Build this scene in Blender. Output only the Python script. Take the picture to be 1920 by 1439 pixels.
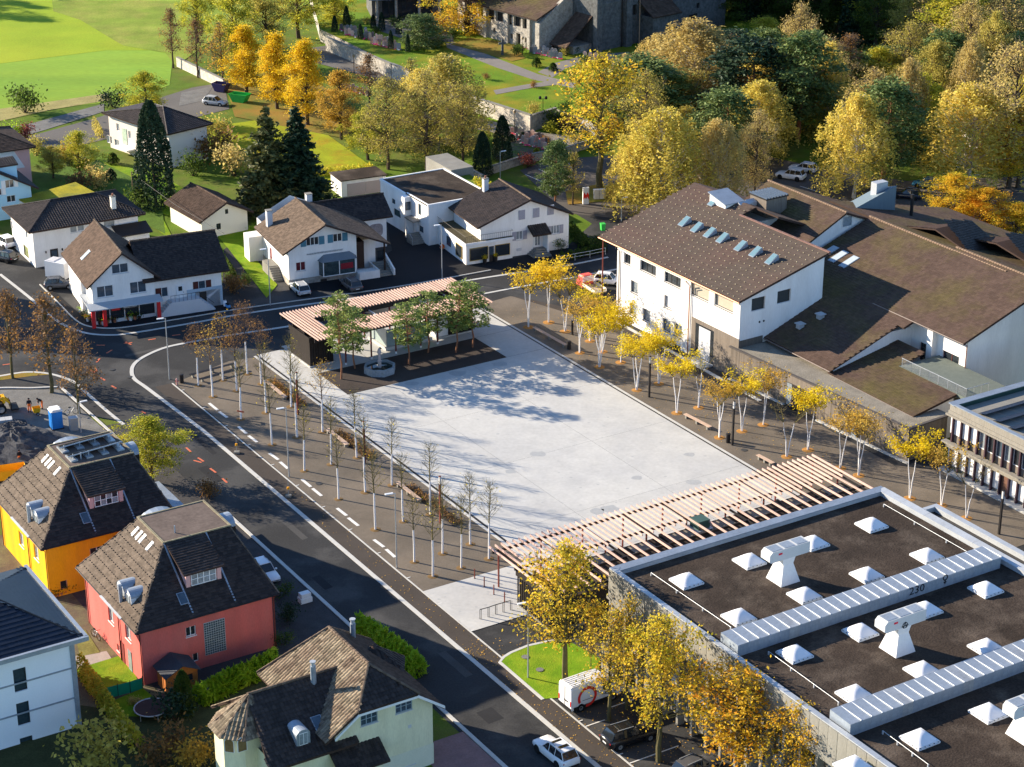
import bpy, math, random
import numpy as np
from mathutils import Vector, Matrix

for o in list(bpy.data.objects): bpy.data.objects.remove(o)
SC = bpy.context.scene
COL = SC.collection
R = random.Random(7)
rad = math.radians

# ---------------------------------------------------------------- camera
CAM_H = 96.0; PITCH = rad(23.0); FPX = 3883.0          # metres, angle below the horizon, focal length in photo pixels
cam_d = bpy.data.cameras.new('camera'); cam_d.sensor_width = 36.0; cam_d.lens = FPX/1920*36.0
cam_d.clip_start = 1.0; cam_d.clip_end = 5000.0
cam = bpy.data.objects.new('camera', cam_d); COL.objects.link(cam)
cam.location = (0, 0, CAM_H); cam.rotation_euler = (rad(90)-PITCH, 0, 0)
SC.camera = cam
SC.render.resolution_x = 1024; SC.render.resolution_y = 767

# ---------------------------------------------------------------- sky and sun
SUN_AZ = 293.5; SUN_EL = 19.8
W_ = bpy.data.worlds.new('World'); SC.world = W_; W_.use_nodes = True
nt = W_.node_tree; bg = nt.nodes['Background']
sky = nt.nodes.new('ShaderNodeTexSky'); sky.sky_type = 'NISHITA'; sky.sun_disc = False
sky.sun_elevation = rad(SUN_EL); sky.sun_rotation = rad(SUN_AZ); sky.altitude = 1600; sky.air_density = 1.0; sky.dust_density = 0.0; sky.ozone_density = 3.5
nt.links.new(sky.outputs[0], bg.inputs[0]); bg.inputs[1].default_value = 0.11
sun_d = bpy.data.lights.new('sun', 'SUN'); sun_d.energy = 5.0; sun_d.angle = rad(0.5); sun_d.color = (1.0, 0.87, 0.68)
sun = bpy.data.objects.new('sun', sun_d); COL.objects.link(sun)
SV = Vector((math.sin(rad(SUN_AZ))*math.cos(rad(SUN_EL)), math.cos(rad(SUN_AZ))*math.cos(rad(SUN_EL)), math.sin(rad(SUN_EL))))
sun.rotation_euler = SV.to_track_quat('Z', 'Y').to_euler(); sun.location = SV*300
SC.view_settings.view_transform = 'Standard'; SC.view_settings.look = 'None'
SC.view_settings.exposure = 1.42; SC.view_settings.gamma = 1.0
SC.render.engine = 'CYCLES'

# ---------------------------------------------------------------- surveying helpers
def ray(px, py):
    x = (px-960)/FPX; y = -(py-719.5)/FPX
    return Vector((x, math.cos(PITCH)+y*math.sin(PITCH), -math.sin(PITCH)+y*math.cos(PITCH)))
def g(px, py, z=0.0):
    """point of the place at height z that the survey photo shows at (px, py)"""
    r = ray(px, py); t = (z-CAM_H)/r.z
    return Vector((r.x*t, r.y*t, z))
AZ = 58.2                                            # compass direction of the town grid
UX, UY = math.sin(rad(AZ)), math.cos(rad(AZ))
def T(u, w, z=0.0): return Vector((u*UX-w*UY, u*UY+w*UX, z))
def uw(px, py, z=0.0):
    p = g(px, py, z); return p.x*UX+p.y*UY, -p.x*UY+p.y*UX

# ---------------------------------------------------------------- mesh builder
class MB:
    def __init__(s): s.v = []; s.f = []; s.m = []
    def add(s, vs, fs, m=0):
        b = len(s.v); s.v.extend([tuple(v) for v in vs]); s.f.extend([tuple(b+i for i in f) for f in fs]); s.m.extend([m]*len(fs))
        return s
    def poly(s, pts, m=0): return s.add(pts, [tuple(range(len(pts)))], m)
    def box(s, x0, y0, z0, x1, y1, z1, m=0):
        x0, x1 = min(x0, x1), max(x0, x1); y0, y1 = min(y0, y1), max(y0, y1); z0, z1 = min(z0, z1), max(z0, z1)
        return s.add([(x0,y0,z0),(x1,y0,z0),(x1,y1,z0),(x0,y1,z0),(x0,y0,z1),(x1,y0,z1),(x1,y1,z1),(x0,y1,z1)],
                     [(3,2,1,0),(4,5,6,7),(0,1,5,4),(1,2,6,5),(2,3,7,6),(3,0,4,7)], m)
    def prism(s, pts, z0, z1, m=0, top=None):
        a = sum(pts[i][0]*pts[(i+1)%len(pts)][1]-pts[(i+1)%len(pts)][0]*pts[i][1] for i in range(len(pts)))
        if a < 0: pts = pts[::-1]
        n = len(pts); vs = [(p[0],p[1],z0) for p in pts]+[(p[0],p[1],z1) for p in pts]
        fs = [tuple(range(n))[::-1], tuple(range(n,2*n))]+[(i,(i+1)%n,n+(i+1)%n,n+i) for i in range(n)]
        return s.add(vs, fs, m)
    def slab(s, pts, t, m=0, vec=None):
        """3D polygon thickened downwards (or along vec)"""
        d = Vector(vec) if vec else Vector((0,0,-t)); P = [Vector(p) for p in pts]
        nrm = (P[1]-P[0]).cross(P[2]-P[0])
        if nrm.dot(d) > 0: P = P[::-1]
        n = len(P); vs = P+[p+d for p in P]
        fs = [tuple(range(n)), tuple(range(n,2*n))[::-1]]+[(i,n+i,n+(i+1)%n,(i+1)%n) for i in range(n)]
        return s.add(vs, fs, m)
    def tube(s, path, rs, n=6, m=0, cap=True, ph=0.0):
        P = [Vector(p) for p in path]
        if not isinstance(rs, (list, tuple)): rs = [rs]*len(P)
        b = len(s.v); up = Vector((0.03,0.05,1))
        for i, p in enumerate(P):
            d = (P[min(i+1,len(P)-1)]-P[max(i-1,0)])
            d = d.normalized() if d.length > 1e-9 else Vector((0,0,1))
            a = d.cross(up)
            if a.length < 0.15: a = d.cross(Vector((1,0.02,0)))
            a.normalize(); c = d.cross(a)
            for k in range(n):
                t = 2*math.pi*k/n+ph; s.v.append(tuple(p+a*(rs[i]*math.cos(t))+c*(rs[i]*math.sin(t))))
        for i in range(len(P)-1):
            for k in range(n):
                s.f.append((b+i*n+k, b+(i+1)*n+k, b+(i+1)*n+(k+1)%n, b+i*n+(k+1)%n)); s.m.append(m)
        if cap:
            s.f.append(tuple(b+k for k in range(n))); s.m.append(m)
            s.f.append(tuple(b+(len(P)-1)*n+k for k in range(n))[::-1]); s.m.append(m)
        return s
    def cyl(s, x, y, z0, z1, r, n=12, m=0, r1=None): return s.tube([(x,y,z0),(x,y,z1)], [r, r if r1 is None else r1], n, m)
    def lathe(s, prof, n=12, m=0, c=(0,0,0), ph=0.0):
        b = len(s.v)
        for r, z in prof:
            for k in range(n):
                t = 2*math.pi*k/n+ph; s.v.append((c[0]+r*math.cos(t), c[1]+r*math.sin(t), c[2]+z))
        for i in range(len(prof)-1):
            for k in range(n): s.f.append((b+i*n+k, b+i*n+(k+1)%n, b+(i+1)*n+(k+1)%n, b+(i+1)*n+k)); s.m.append(m)
        s.f.append(tuple(b+(len(prof)-1)*n+k for k in range(n))); s.m.append(m)
        return s
    def mesh(s, name, mats, smooth=False):
        me = bpy.data.meshes.new(name); me.from_pydata(s.v, [], s.f)
        if not isinstance(mats, (list, tuple)): mats = [mats]
        for m in mats: me.materials.append(m)
        if len(mats) > 1: me.polygons.foreach_set('material_index', s.m)
        if smooth: me.polygons.foreach_set('use_smooth', [True]*len(me.polygons))
        me.update(); return me
    def obj(s, name, mats, parent=None, smooth=False, kind=None):
        return link(name, s.mesh(name, mats, smooth), parent, kind)
def link(name, me, parent=None, kind=None):
    o = bpy.data.objects.new(name, me); COL.objects.link(o)
    if parent is not None: o.parent = parent
    if kind: o['kind'] = kind
    return o
LABELS = {}
def tag(o, label, cat, group=None):
    o['label'] = label; o['category'] = cat
    if group: o['group'] = group
    return o
def thing(name, label, cat, loc=(0,0,0), rz=0.0, group=None, sc=1.0):
    o = bpy.data.objects.new(name, None); COL.objects.link(o); o.empty_display_size = 0.5
    o.location = loc; o.rotation_euler = (0,0,rz); o.scale = (sc,sc,sc) if not isinstance(sc, tuple) else sc
    return tag(o, label, cat, group)
def copy_tree(o, parent=None):
    c = o.copy(); COL.objects.link(c); c.parent = parent
    for ch in o.children: copy_tree(ch, c)
    return c
def structure(name, mb, mats): return mb.obj(name, mats, None, kind='structure')
RZ = rad(90-AZ)
def town(name, label, cat, u=0.0, w=0.0, group=None): return thing(name, label, cat, T(u,w), RZ, group)

# ---------------------------------------------------------------- materials
MATS = {}
def mat(name, c, rough=.8, var=.18, sc=1.5, fine=22., bump=0., isl=0., metal=0., spec=.1, c2=None, c2sc=.35, c2t=.52, c2w=.1, orand=0., stretch=None, trans=0.):
    if name in MATS: return MATS[name]
    m = bpy.data.materials.new(name); m.use_nodes = True; t = m.node_tree; N = t.nodes; L = t.links
    b = N['Principled BSDF']; b.inputs['Roughness'].default_value = rough; b.inputs['Metallic'].default_value = metal
    b.inputs['Specular IOR Level'].default_value = spec
    tc = N.new('ShaderNodeTexCoord'); src = tc.outputs['Object']
    if stretch:
        mp = N.new('ShaderNodeMapping'); mp.inputs['Scale'].default_value = stretch; L.new(src, mp.inputs[0]); src = mp.outputs[0]
    n1 = N.new('ShaderNodeTexNoise'); n1.inputs['Scale'].default_value = sc; n1.inputs['Detail'].default_value = 5; L.new(src, n1.inputs['Vector'])
    n2 = N.new('ShaderNodeTexNoise'); n2.inputs['Scale'].default_value = fine; n2.inputs['Detail'].default_value = 3; L.new(src, n2.inputs['Vector'])
    ad = N.new('ShaderNodeMath'); ad.operation = 'ADD'; L.new(n1.outputs[0], ad.inputs[0]); L.new(n2.outputs[0], ad.inputs[1])
    val = ad.outputs[0]                                    # about 0.6 .. 1.4
    mr = N.new('ShaderNodeMapRange'); mr.inputs[1].default_value = .6; mr.inputs[2].default_value = 1.4
    mr.inputs[3].default_value = 1-var; mr.inputs[4].default_value = 1+var; L.new(val, mr.inputs[0]); f = mr.outputs[0]
    def mul(a, sock, amt):
        q = N.new('ShaderNodeMapRange'); q.inputs[3].default_value = 1-amt; q.inputs[4].default_value = 1+amt; L.new(sock, q.inputs[0])
        k = N.new('ShaderNodeMath'); k.operation = 'MULTIPLY'; L.new(a, k.inputs[0]); L.new(q.outputs[0], k.inputs[1]); return k.outputs[0]
    if isl:
        ge = N.new('ShaderNodeNewGeometry'); f = mul(f, ge.outputs['Random Per Island'], isl)
    if orand:
        oi = N.new('ShaderNodeObjectInfo'); f = mul(f, oi.outputs['Random'], orand)
    colr = N.new('ShaderNodeRGB'); colr.outputs[0].default_value = (*c, 1); col = colr.outputs[0]
    if c2:
        n3 = N.new('ShaderNodeTexNoise'); n3.inputs['Scale'].default_value = c2sc; n3.inputs['Detail'].default_value = 6; n3.inputs['Roughness'].default_value = .65; L.new(src, n3.inputs['Vector'])
        m3 = N.new('ShaderNodeMapRange'); m3.inputs[1].default_value = c2t-c2w; m3.inputs[2].default_value = c2t+c2w; L.new(n3.outputs[0], m3.inputs[0])
        mx = N.new('ShaderNodeMix'); mx.data_type = 'RGBA'; L.new(m3.outputs[0], mx.inputs[0]); L.new(col, mx.inputs[6]); mx.inputs[7].default_value = (*c2, 1); col = mx.outputs[2]
    hs = N.new('ShaderNodeVectorMath'); hs.operation = 'SCALE'; L.new(col, hs.inputs[0]); L.new(f, hs.inputs[3]); L.new(hs.outputs[0], b.inputs['Base Color'])
    if bump:
        bp = N.new('ShaderNodeBump'); bp.inputs['Strength'].default_value = bump; bp.inputs['Distance'].default_value = .05; L.new(n2.outputs[0], bp.inputs['Height']); L.new(bp.outputs[0], b.inputs['Normal'])
    if trans:
        tr = N.new('ShaderNodeBsdfTranslucent'); L.new(hs.outputs[0], tr.inputs[0]); ms = N.new('ShaderNodeMixShader'); ms.inputs[0].default_value = trans
        L.new(b.outputs[0], ms.inputs[1]); L.new(tr.outputs[0], ms.inputs[2]); L.new(ms.outputs[0], N['Material Output'].inputs[0])
    MATS[name] = m; return m
def leafmat(name, cols, trans=.55):
    """foliage: colour varies leaf by leaf and tree by tree"""
    if name in MATS: return MATS[name]
    m = bpy.data.materials.new(name); m.use_nodes = True; t = m.node_tree; N = t.nodes; L = t.links
    b = N['Principled BSDF']; b.inputs['Roughness'].default_value = .6; b.inputs['Specular IOR Level'].default_value = .15
    ge = N.new('ShaderNodeNewGeometry'); oi = N.new('ShaderNodeObjectInfo')
    tc = N.new('ShaderNodeTexCoord'); n1 = N.new('ShaderNodeTexNoise'); n1.inputs['Scale'].default_value = .55; L.new(tc.outputs['Object'], n1.inputs['Vector'])
    a1 = N.new('ShaderNodeMath'); a1.operation = 'MULTIPLY_ADD'; L.new(ge.outputs['Random Per Island'], a1.inputs[0]); a1.inputs[1].default_value = .45
    s1 = N.new('ShaderNodeMath'); s1.operation = 'MULTIPLY_ADD'; L.new(n1.outputs[0], s1.inputs[0]); s1.inputs[1].default_value = 1.3; s1.inputs[2].default_value = -.42
    L.new(s1.outputs[0], a1.inputs[2])
    a2 = N.new('ShaderNodeMath'); a2.operation = 'MULTIPLY_ADD'; L.new(oi.outputs['Random'], a2.inputs[0]); a2.inputs[1].default_value = .25; L.new(a1.outputs[0], a2.inputs[2])
    cr = N.new('ShaderNodeValToRGB'); el = cr.color_ramp.elements
    for i, c in enumerate(cols):
        p = .1+.8*i/max(1, len(cols)-1)
        e = el[i] if i < 2 else el.new(p)
        e.position = p; e.color = (*c, 1)
    L.new(a2.outputs[0], cr.inputs[0]); L.new(cr.outputs[0], b.inputs['Base Color'])
    tr = N.new('ShaderNodeBsdfTranslucent'); L.new(cr.outputs[0], tr.inputs[0]); ms = N.new('ShaderNodeMixShader'); ms.inputs[0].default_value = trans
    L.new(b.outputs[0], ms.inputs[1]); L.new(tr.outputs[0], ms.inputs[2]); L.new(ms.outputs[0], N['Material Output'].inputs[0])
    MATS[name] = m; return m

asphalt = mat('asphalt', (.040,.040,.041), .9, .3, .18, 6, .1, c2=(.060,.059,.058), c2sc=.09, c2w=.05)
asphalt_new = mat('asphalt_dark', (.020,.020,.022), .85, .2, .25, 8, .1)
pavement_m = mat('asphalt_brown', (.066,.055,.047), .9, .2, .3, 9, .1)
kerb_m = mat('kerb_stone', (.50,.49,.46), .8, .12, 1.2, 12)
paint_w = mat('road_paint', (.66,.65,.62), .7, .15, 3, 20)
paint_o = mat('spray_paint_orange', (.55,.15,.08), .7, .2, 3, 20)
concrete = mat('plaza_concrete', (.495,.485,.455), .75, .10, .5, 2.5, 0, c2=(.43,.425,.41), c2sc=.09, orand=.025)
concrete_d = mat('concrete_grey', (.225,.215,.19), .85, .2, .8, 9, .15, stretch=(1,1,.35))
gravel_m = mat('gravel_bound', (.165,.136,.106), .95, .3, .25, 11, .35, c2=(.130,.110,.088), c2sc=.12)
gravel_dark = mat('gravel_dark', (.062,.050,.044), .95, .3, .5, 12, .6)
gravel_grey = mat('gravel_grey', (.17,.165,.155), .95, .35, .6, 9, .7)
soil_m = mat('soil', (.11,.085,.06), .95, .3, .4, 8, .5, c2=(.16,.15,.08))
grass_m = mat('grass', (.09,.15,.012), .9, .35, .35, 7, .8, c2=(.12,.135,.025), c2sc=.15)
field_m = mat('meadow', (.25,.34,.018), .9, .22, .08, 3, .6, c2=(.31,.36,.022), c2sc=.03, stretch=(1,1,1))
field2_m = mat('meadow_stubble', (.19,.32,.035), .9, .25, .06, 2.5, .6, c2=(.24,.35,.035), c2sc=.04, stretch=(.3,1.6,1))
rough_m = mat('rough_grass', (.19,.26,.03), .95, .35, .2, 3, .9, c2=(.26,.28,.05), c2sc=.12)
litter_m = mat('leafy_grass', (.26,.16,.030), .95, .35, .3, 8, .6, c2=(.12,.13,.02), c2sc=.15)
white_m = mat('render_white', (.80,.775,.74), .9, .08, .6, 6, 0, stretch=(1.2,1.2,.25), c2=(.74,.71,.67), c2sc=.4)
white_d = mat('render_plinth', (.55,.55,.56), .9, .08, .6, 8)
cream_m = mat('render_cream', (.72,.68,.58), .9, .06, .5, 8)
beige_m = mat('render_pale_yellow', (.72,.68,.47), .9, .12, .6, 9, 0, stretch=(1.2,1.2,.3), c2=(.64,.60,.40), c2sc=.4)
yellow_m = mat('render_yellow', (.80,.38,.012), .9, .13, .7, 9, 0, stretch=(1.2,1.2,.3), c2=(.72,.33,.02), c2sc=.4)
pink_m = mat('render_coral', (.58,.135,.115), .9, .16, .7, 10, .1, stretch=(1.2,1.2,.3), c2=(.52,.14,.12), c2sc=.4)
pale_pink = mat('render_pink', (.62,.36,.33), .9, .06, .5, 8)
blue_m = mat('render_blue', (.36,.60,.74), .9, .05, .5, 8)
wood_grey = mat('weathered_boards', (.165,.138,.113), .9, .35, 1.5, 10, .4, stretch=(5,5,.25), orand=.22)
wood_dark = mat('dark_boards', (.030,.025,.022), .85, .3, 1.5, 10, .3, stretch=(5,5,.3))
wood_slat = mat('larch_slat', (.56,.38,.315), .75, .14, 2, 12, orand=.12)
wood_red = mat('shed_boards', (.42,.15,.04), .8, .2, 2, 10, .2)
wood_bench = mat('bench_timber', (.50,.36,.27), .8, .2, 2, 15)
metal_z = mat('zinc_sheet', (.28,.32,.37), .45, .2, .8, 5, metal=.3, spec=.5)
metal_l = mat('aluminium_sheet', (.42,.44,.46), .5, .16, .7, 6, metal=.25, spec=.5)
metal_d = mat('dark_steel', (.035,.032,.032), .5, .1, 2, 10, metal=.4)
metal_r = mat('rust_red_steel', (.16,.045,.035), .6, .15, 2, 10)
metal_g = mat('galvanised_steel', (.45,.47,.48), .45, .12, 2, 10, metal=.5)
copper = mat('copper_pipe', (.36,.17,.11), .5, .15, 2, 8, metal=.4)
bark = mat('bark', (.085,.062,.045), .95, .3, 3, 20, .5)
bark_g = mat('bark_mossy', (.11,.095,.045), .95, .3, 3, 20, .5)
bark_p = mat('bark_pine', (.26,.12,.065), .95, .3, 3, 20, .5)
bark_w = mat('limewash', (.74,.72,.71), .85, .1, 5, 25)
bark_birch = mat('bark_birch', (.5,.46,.40), .9, .3, 3, 12)
twig_m = mat('twigs', (.125,.088,.066), .95, .25, 2, 9)
twig_g = mat('twigs_olive', (.15,.125,.052), .95, .25, 2, 9)
twig_b = mat('twigs_bare', (.20,.15,.12), .95, .25, 2, 9)
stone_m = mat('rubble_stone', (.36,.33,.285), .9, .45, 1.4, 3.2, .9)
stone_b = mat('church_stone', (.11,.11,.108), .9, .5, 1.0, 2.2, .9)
stone_g = mat('grave_stone', (.30,.28,.27), .7, .15, 2, 10, orand=.6)
roofgravel = mat('roof_gravel', (.042,.031,.024), .95, .5, .35, 6, .9, c2=(.080,.062,.048), c2sc=.28, c2t=.55, c2w=.08)
roofgravel_g = mat('roof_gravel_grey', (.23,.205,.165), .95, .35, .8, 7, .8)
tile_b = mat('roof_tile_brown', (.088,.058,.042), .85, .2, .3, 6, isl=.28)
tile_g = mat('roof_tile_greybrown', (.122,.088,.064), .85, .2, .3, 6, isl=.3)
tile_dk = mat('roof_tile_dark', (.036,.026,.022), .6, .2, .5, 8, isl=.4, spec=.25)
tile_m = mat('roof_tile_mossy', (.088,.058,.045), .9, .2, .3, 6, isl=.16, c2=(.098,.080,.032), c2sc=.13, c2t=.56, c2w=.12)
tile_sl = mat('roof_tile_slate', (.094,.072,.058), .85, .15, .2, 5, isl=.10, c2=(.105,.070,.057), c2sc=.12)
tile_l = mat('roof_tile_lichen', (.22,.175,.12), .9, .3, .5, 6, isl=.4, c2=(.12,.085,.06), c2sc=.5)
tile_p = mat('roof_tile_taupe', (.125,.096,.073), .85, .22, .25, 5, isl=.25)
verge_m = mat('verge_board', (.055,.035,.028), .8, .2, 2, 8)
glass_m = mat('window_glass', (.022,.028,.034), .08, .3, .7, 3, spec=.7)
glass_b = mat('window_glass_bluish', (.05,.075,.10), .1, .4, .7, 3, spec=.7)
glass_c = mat('window_curtained', (.22,.25,.27), .25, .35, 1.2, 4, spec=.5)
glass_s = mat('skylight_glass', (.13,.22,.25), .1, .2, .7, 3, spec=.7)
glass_l = mat('light_glass', (.30,.37,.36), .1, .1, .7, 3, spec=.6)
frame_w = mat('frame_white', (.75,.75,.74), .6, .05, 2, 8)
frame_d = mat('frame_dark', (.04,.035,.032), .6, .1, 2, 8)
frame_y = mat('frame_ochre', (.45,.30,.08), .6, .1, 2, 8)
dome_m = mat('dome_acrylic', (.74,.73,.74), .3, .03, 1, 6, spec=.5)
rubber = mat('rubber', (.018,.018,.019), .9, .1, 3, 10)
chrome = mat('rim_alloy', (.42,.43,.45), .35, .1, 3, 9, metal=.7)
orange_cloth = mat('hi_vis_orange', (.85,.17,.02), .8, .1, 4, 20)
dark_cloth = mat('dark_jacket', (.02,.021,.028), .85, .15, 4, 20)
skin_m = mat('skin', (.5,.28,.2), .6, .05, 4, 20)
red_paint = mat('red_paint', (.62,.035,.035), .5, .08, 2, 8)
blue_paint = mat('blue_plastic', (.03,.22,.62), .5, .1, 2, 8)
green_paint = mat('green_plastic', (.05,.45,.08), .5, .1, 2, 8)
yellow_paint = mat('machine_yellow', (.80,.42,.02), .5, .12, 2, 8)
def plain(name, c, **k): return mat(name, c, **k)
# ---------------------------------------------------------------- building kit
def clip_poly(P, a, b, c):
    """keep the part of 2D polygon P with a*x+b*y<=c"""
    out = []
    for i in range(len(P)):
        p, q = P[i], P[(i+1)%len(P)]; dp = a*p[0]+b*p[1]-c; dq = a*q[0]+b*q[1]-c
        if dp <= 1e-9: out.append(p)
        if dp*dq < -1e-12: k = dp/(dp-dq); out.append((p[0]+(q[0]-p[0])*k, p[1]+(q[1]-p[1])*k))
    return out
def inpoly(x, y, P):
    r = False; n = len(P); j = n-1
    for i in range(n):
        if (P[i][1] > y) != (P[j][1] > y) and x < (P[j][0]-P[i][0])*(y-P[i][1])/(P[j][1]-P[i][1])+P[i][0]: r = not r
        j = i
    return r
class B:
    """a building: an Empty at its base; local x runs along the grid, local y away from the square"""
    def __init__(s, name, label, cat, loc, az=AZ, group=None):
        s.o = Vector(loc); s.az = az; s.rz = rad(90-az)
        s.e = thing(name, label, cat, loc, s.rz, group)
        s.X = Vector((math.cos(s.rz), math.sin(s.rz), 0)); s.Y = Vector((-math.sin(s.rz), math.cos(s.rz), 0))
    def loc(s, px, py, z):
        d = g(px, py, z+s.o.z)-s.o; return d.dot(s.X), d.dot(s.Y)
    def hit(s, face, c, px, py):
        """where the line of sight meets the wall plane: (along, height)"""
        r = ray(px, py); n = s.X if face[0] == 'x' else s.Y; al = s.Y if face[0] == 'x' else s.X
        o = Vector((0,0,CAM_H))-s.o; t = (c-o.dot(n))/r.dot(n); p = o+r*t
        return p.dot(al), p.z
    def P(s, face, c, a, z, d=0.0):
        k = c+(d if face[1] == '+' else -d)
        return (k, a, z) if face[0] == 'x' else (a, k, z)
    def fbox(s, mb, face, c, a0, a1, z0, z1, d0, d1, m=0):
        p = s.P(face, c, a0, z0, d0); q = s.P(face, c, a1, z1, d1); mb.box(*p, *q, m); return mb
    def wall(s, mb, face, c, outline, opens=(), depth=.18, m=0):
        """wall surface with real openings and reveals; outline is a convex polygon in (along, z)"""
        A = sorted({p[0] for p in outline} | {v for o in opens for v in (o[0], o[1])}); Z = sorted({p[1] for p in outline} | {v for o in opens for v in (o[2], o[3])})
        amn, amx = min(p[0] for p in outline), max(p[0] for p in outline)
        A = [a for a in A if amn <= a <= amx]
        ar = sum(outline[i][0]*outline[(i+1)%len(outline)][1]-outline[(i+1)%len(outline)][0]*outline[i][1] for i in range(len(outline)))
        O = list(outline) if ar > 0 else list(outline)[::-1]
        flip = face in ('x-', 'y+')
        def emit(pts):
            if len(pts) < 3: return
            v = [s.P(face, c, a, z) for a, z in pts]; mb.poly(v[::-1] if flip else v, m)
        for i in range(len(A)-1):
            for j in range(len(Z)-1):
                ca, cz = (A[i]+A[i+1])/2, (Z[j]+Z[j+1])/2
                if any(o[0] < ca < o[1] and o[2] < cz < o[3] for o in opens): continue
                cell = [(A[i],Z[j]),(A[i+1],Z[j]),(A[i+1],Z[j+1]),(A[i],Z[j+1])]
                for k in range(len(O)):
                    p, q = O[k], O[(k+1)%len(O)]; ex, ez = q[0]-p[0], q[1]-p[1]
                    cell = clip_poly(cell, ez, -ex, ez*p[0]-ex*p[1])
                    if len(cell) < 3: break
                emit(cell)
        for a0, a1, z0, z1 in [o[:4] for o in opens]:
            for p, q in (((a0,z0),(a1,z0)),((a1,z0),(a1,z1)),((a1,z1),(a0,z1)),((a0,z1),(a0,z0))):
                v = [s.P(face,c,*p), s.P(face,c,*q), s.P(face,c,*q,-depth), s.P(face,c,*p,-depth)]
                mb.poly(v if flip else v[::-1], m)
            b_ = [s.P(face,c,a,z,-depth-.12) for a, z in ((a0,z0),(a1,z0),(a1,z1),(a0,z1))]
    def op(s, face, c, px, py, w, h):
        a, z = s.hit(face, c, px, py); return (a-w/2, a+w/2, z-h/2, z+h/2)
    def window(s, face, c, o, depth=.18, nx=2, nz=1, frame=None, pane=None, sill=None, sh=None, shw=None, name='window', bar=.06, shsides=(-1,1), transom=None):
        frame = frame or frame_w; pane = pane or glass_m
        a0, a1, z0, z1 = o[:4]; mb = MB(); d1 = -depth+.07; d0 = -depth
        s.fbox(mb,face,c,a0,a1,z0,z0+bar,d0,d1); s.fbox(mb,face,c,a0,a1,z1-bar,z1,d0,d1)
        s.fbox(mb,face,c,a0,a0+bar,z0+bar,z1-bar,d0,d1); s.fbox(mb,face,c,a1-bar,a1,z0+bar,z1-bar,d0,d1)
        xs = [a0+bar+(a1-a0-2*bar)*i/nx for i in range(nx+1)]; zs = [z0+bar+(z1-z0-2*bar)*i/nz for i in range(nz+1)]
        if transom: zs = [z0+bar, z0+(z1-z0)*transom, z1-bar]; nz = 2
        for x in xs[1:-1]: s.fbox(mb,face,c,x-bar*.6,x+bar*.6,z0+bar,z1-bar,d0,d1-.01)
        for z in zs[1:-1]: s.fbox(mb,face,c,a0+bar,a1-bar,z-bar*.4,z+bar*.4,d0,d1-.015)
        f = mb.obj(name, frame, s.e)
        for i in range(nx):
            for j in range(nz):
                p = MB(); s.fbox(p,face,c,xs[i]+.012,xs[i+1]-.012,zs[j]+.006,zs[j+1]-.006,d0-.03,d0+.02)
                p.obj('pane', pane if not isinstance(pane,(list,tuple)) else pane[(i+j)%len(pane)], f)
        if sill is not None: s.fbox(MB(),face,c,a0-.06,a1+.06,z0-.07,z0-.004,-depth+.02,.07).obj('sill', sill, f)
        if sh is not None:
            w = shw or (a1-a0)/2
            for sg in shsides:
                q = MB(); e0 = a0-w-.03 if sg < 0 else a1+.03
                s.fbox(q,face,c,e0,e0+w,z0,z1,.015,.06)
                for k in range(7): zz = z0+.1+(z1-z0-.2)*k/7; s.fbox(q,face,c,e0+.08,e0+w-.08,zz,zz+.05,.06,.075)
                q.obj('shutter', sh, s.e)
        return f
    def part(s, name, mats, mb, parent=None, smooth=False, kind=None): return mb.obj(name, mats, parent or s.e, smooth, kind)
    def walls(s, x0, x1, y0, y1, z0, h, mats, gable=None, rp=None, rh=None, h2=None, opens={}, depth=.18, name='wall'):
        """four outer walls; gable='y': ridge runs along y. h / h2 eave heights on the low / high side"""
        h2 = h if h2 is None else h2; mb = MB()
        def prof(a0, a1, g_):
            if g_: return [(a0,z0),(a1,z0),(a1,h2)]+([(rp,rh)] if rp is not None else [])+[(a0,h)]
            return [(a0,z0),(a1,z0),(a1,h),(a0,h)]
        for face, c, a0, a1, gx in (('x-',x0,y0,y1,gable=='x'),('x+',x1,y0,y1,gable=='x'),('y-',y0,x0,x1,gable=='y'),('y+',y1,x0,x1,gable=='y')):
            if gable == 'y' and face == 'x+': pr = [(a0,z0),(a1,z0),(a1,h2),(a0,h2)]
            elif gable == 'x' and face == 'y+': pr = [(a0,z0),(a1,z0),(a1,h2),(a0,h2)]
            else: pr = prof(a0, a1, gx)
            s.wall(mb, face, c, pr, opens.get(face, ()), depth)
        return mb.obj(name, mats, s.e)
    def roof(s, pts, tilemat, slabmat=None, t=.2, tw=.34, th=.36, style='flat', parent=None, name='roof', lift=.0, skip=()):
        """one roof slope; pts[0]->pts[1] is the eave. A slab with the tiles laid on it"""
        P_ = [Vector(p) for p in pts]
        r = MB().slab(P_, t).obj(name, slabmat or verge_m, parent or s.e)
        tiles(P_, tilemat, r, tw, th, style, skip)
        return r
    def ridge(s, pts, m, r=.14, name='ridge_cap', parent=None):
        mb = MB()
        P_ = [Vector(p) for p in pts]
        L_ = (P_[1]-P_[0]).length; n = max(2, int(L_/.42)); 
        for i in range(n):
            a = P_[0].lerp(P_[1], i/n); b = P_[0].lerp(P_[1], (i+1.12)/n); mb.tube([a,b],[r*1.1,r*.85],6,0,True)
        return mb.obj(name, m, parent or s.e, kind='stuff')
    def gutter(s, a, b, m, r=.075): return MB().tube([a,b],r,6).obj('gutter', m, s.e)
    def pipe(s, pts, m, r=.05): return MB().tube(pts,r,6).obj('downpipe', m, s.e)
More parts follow.
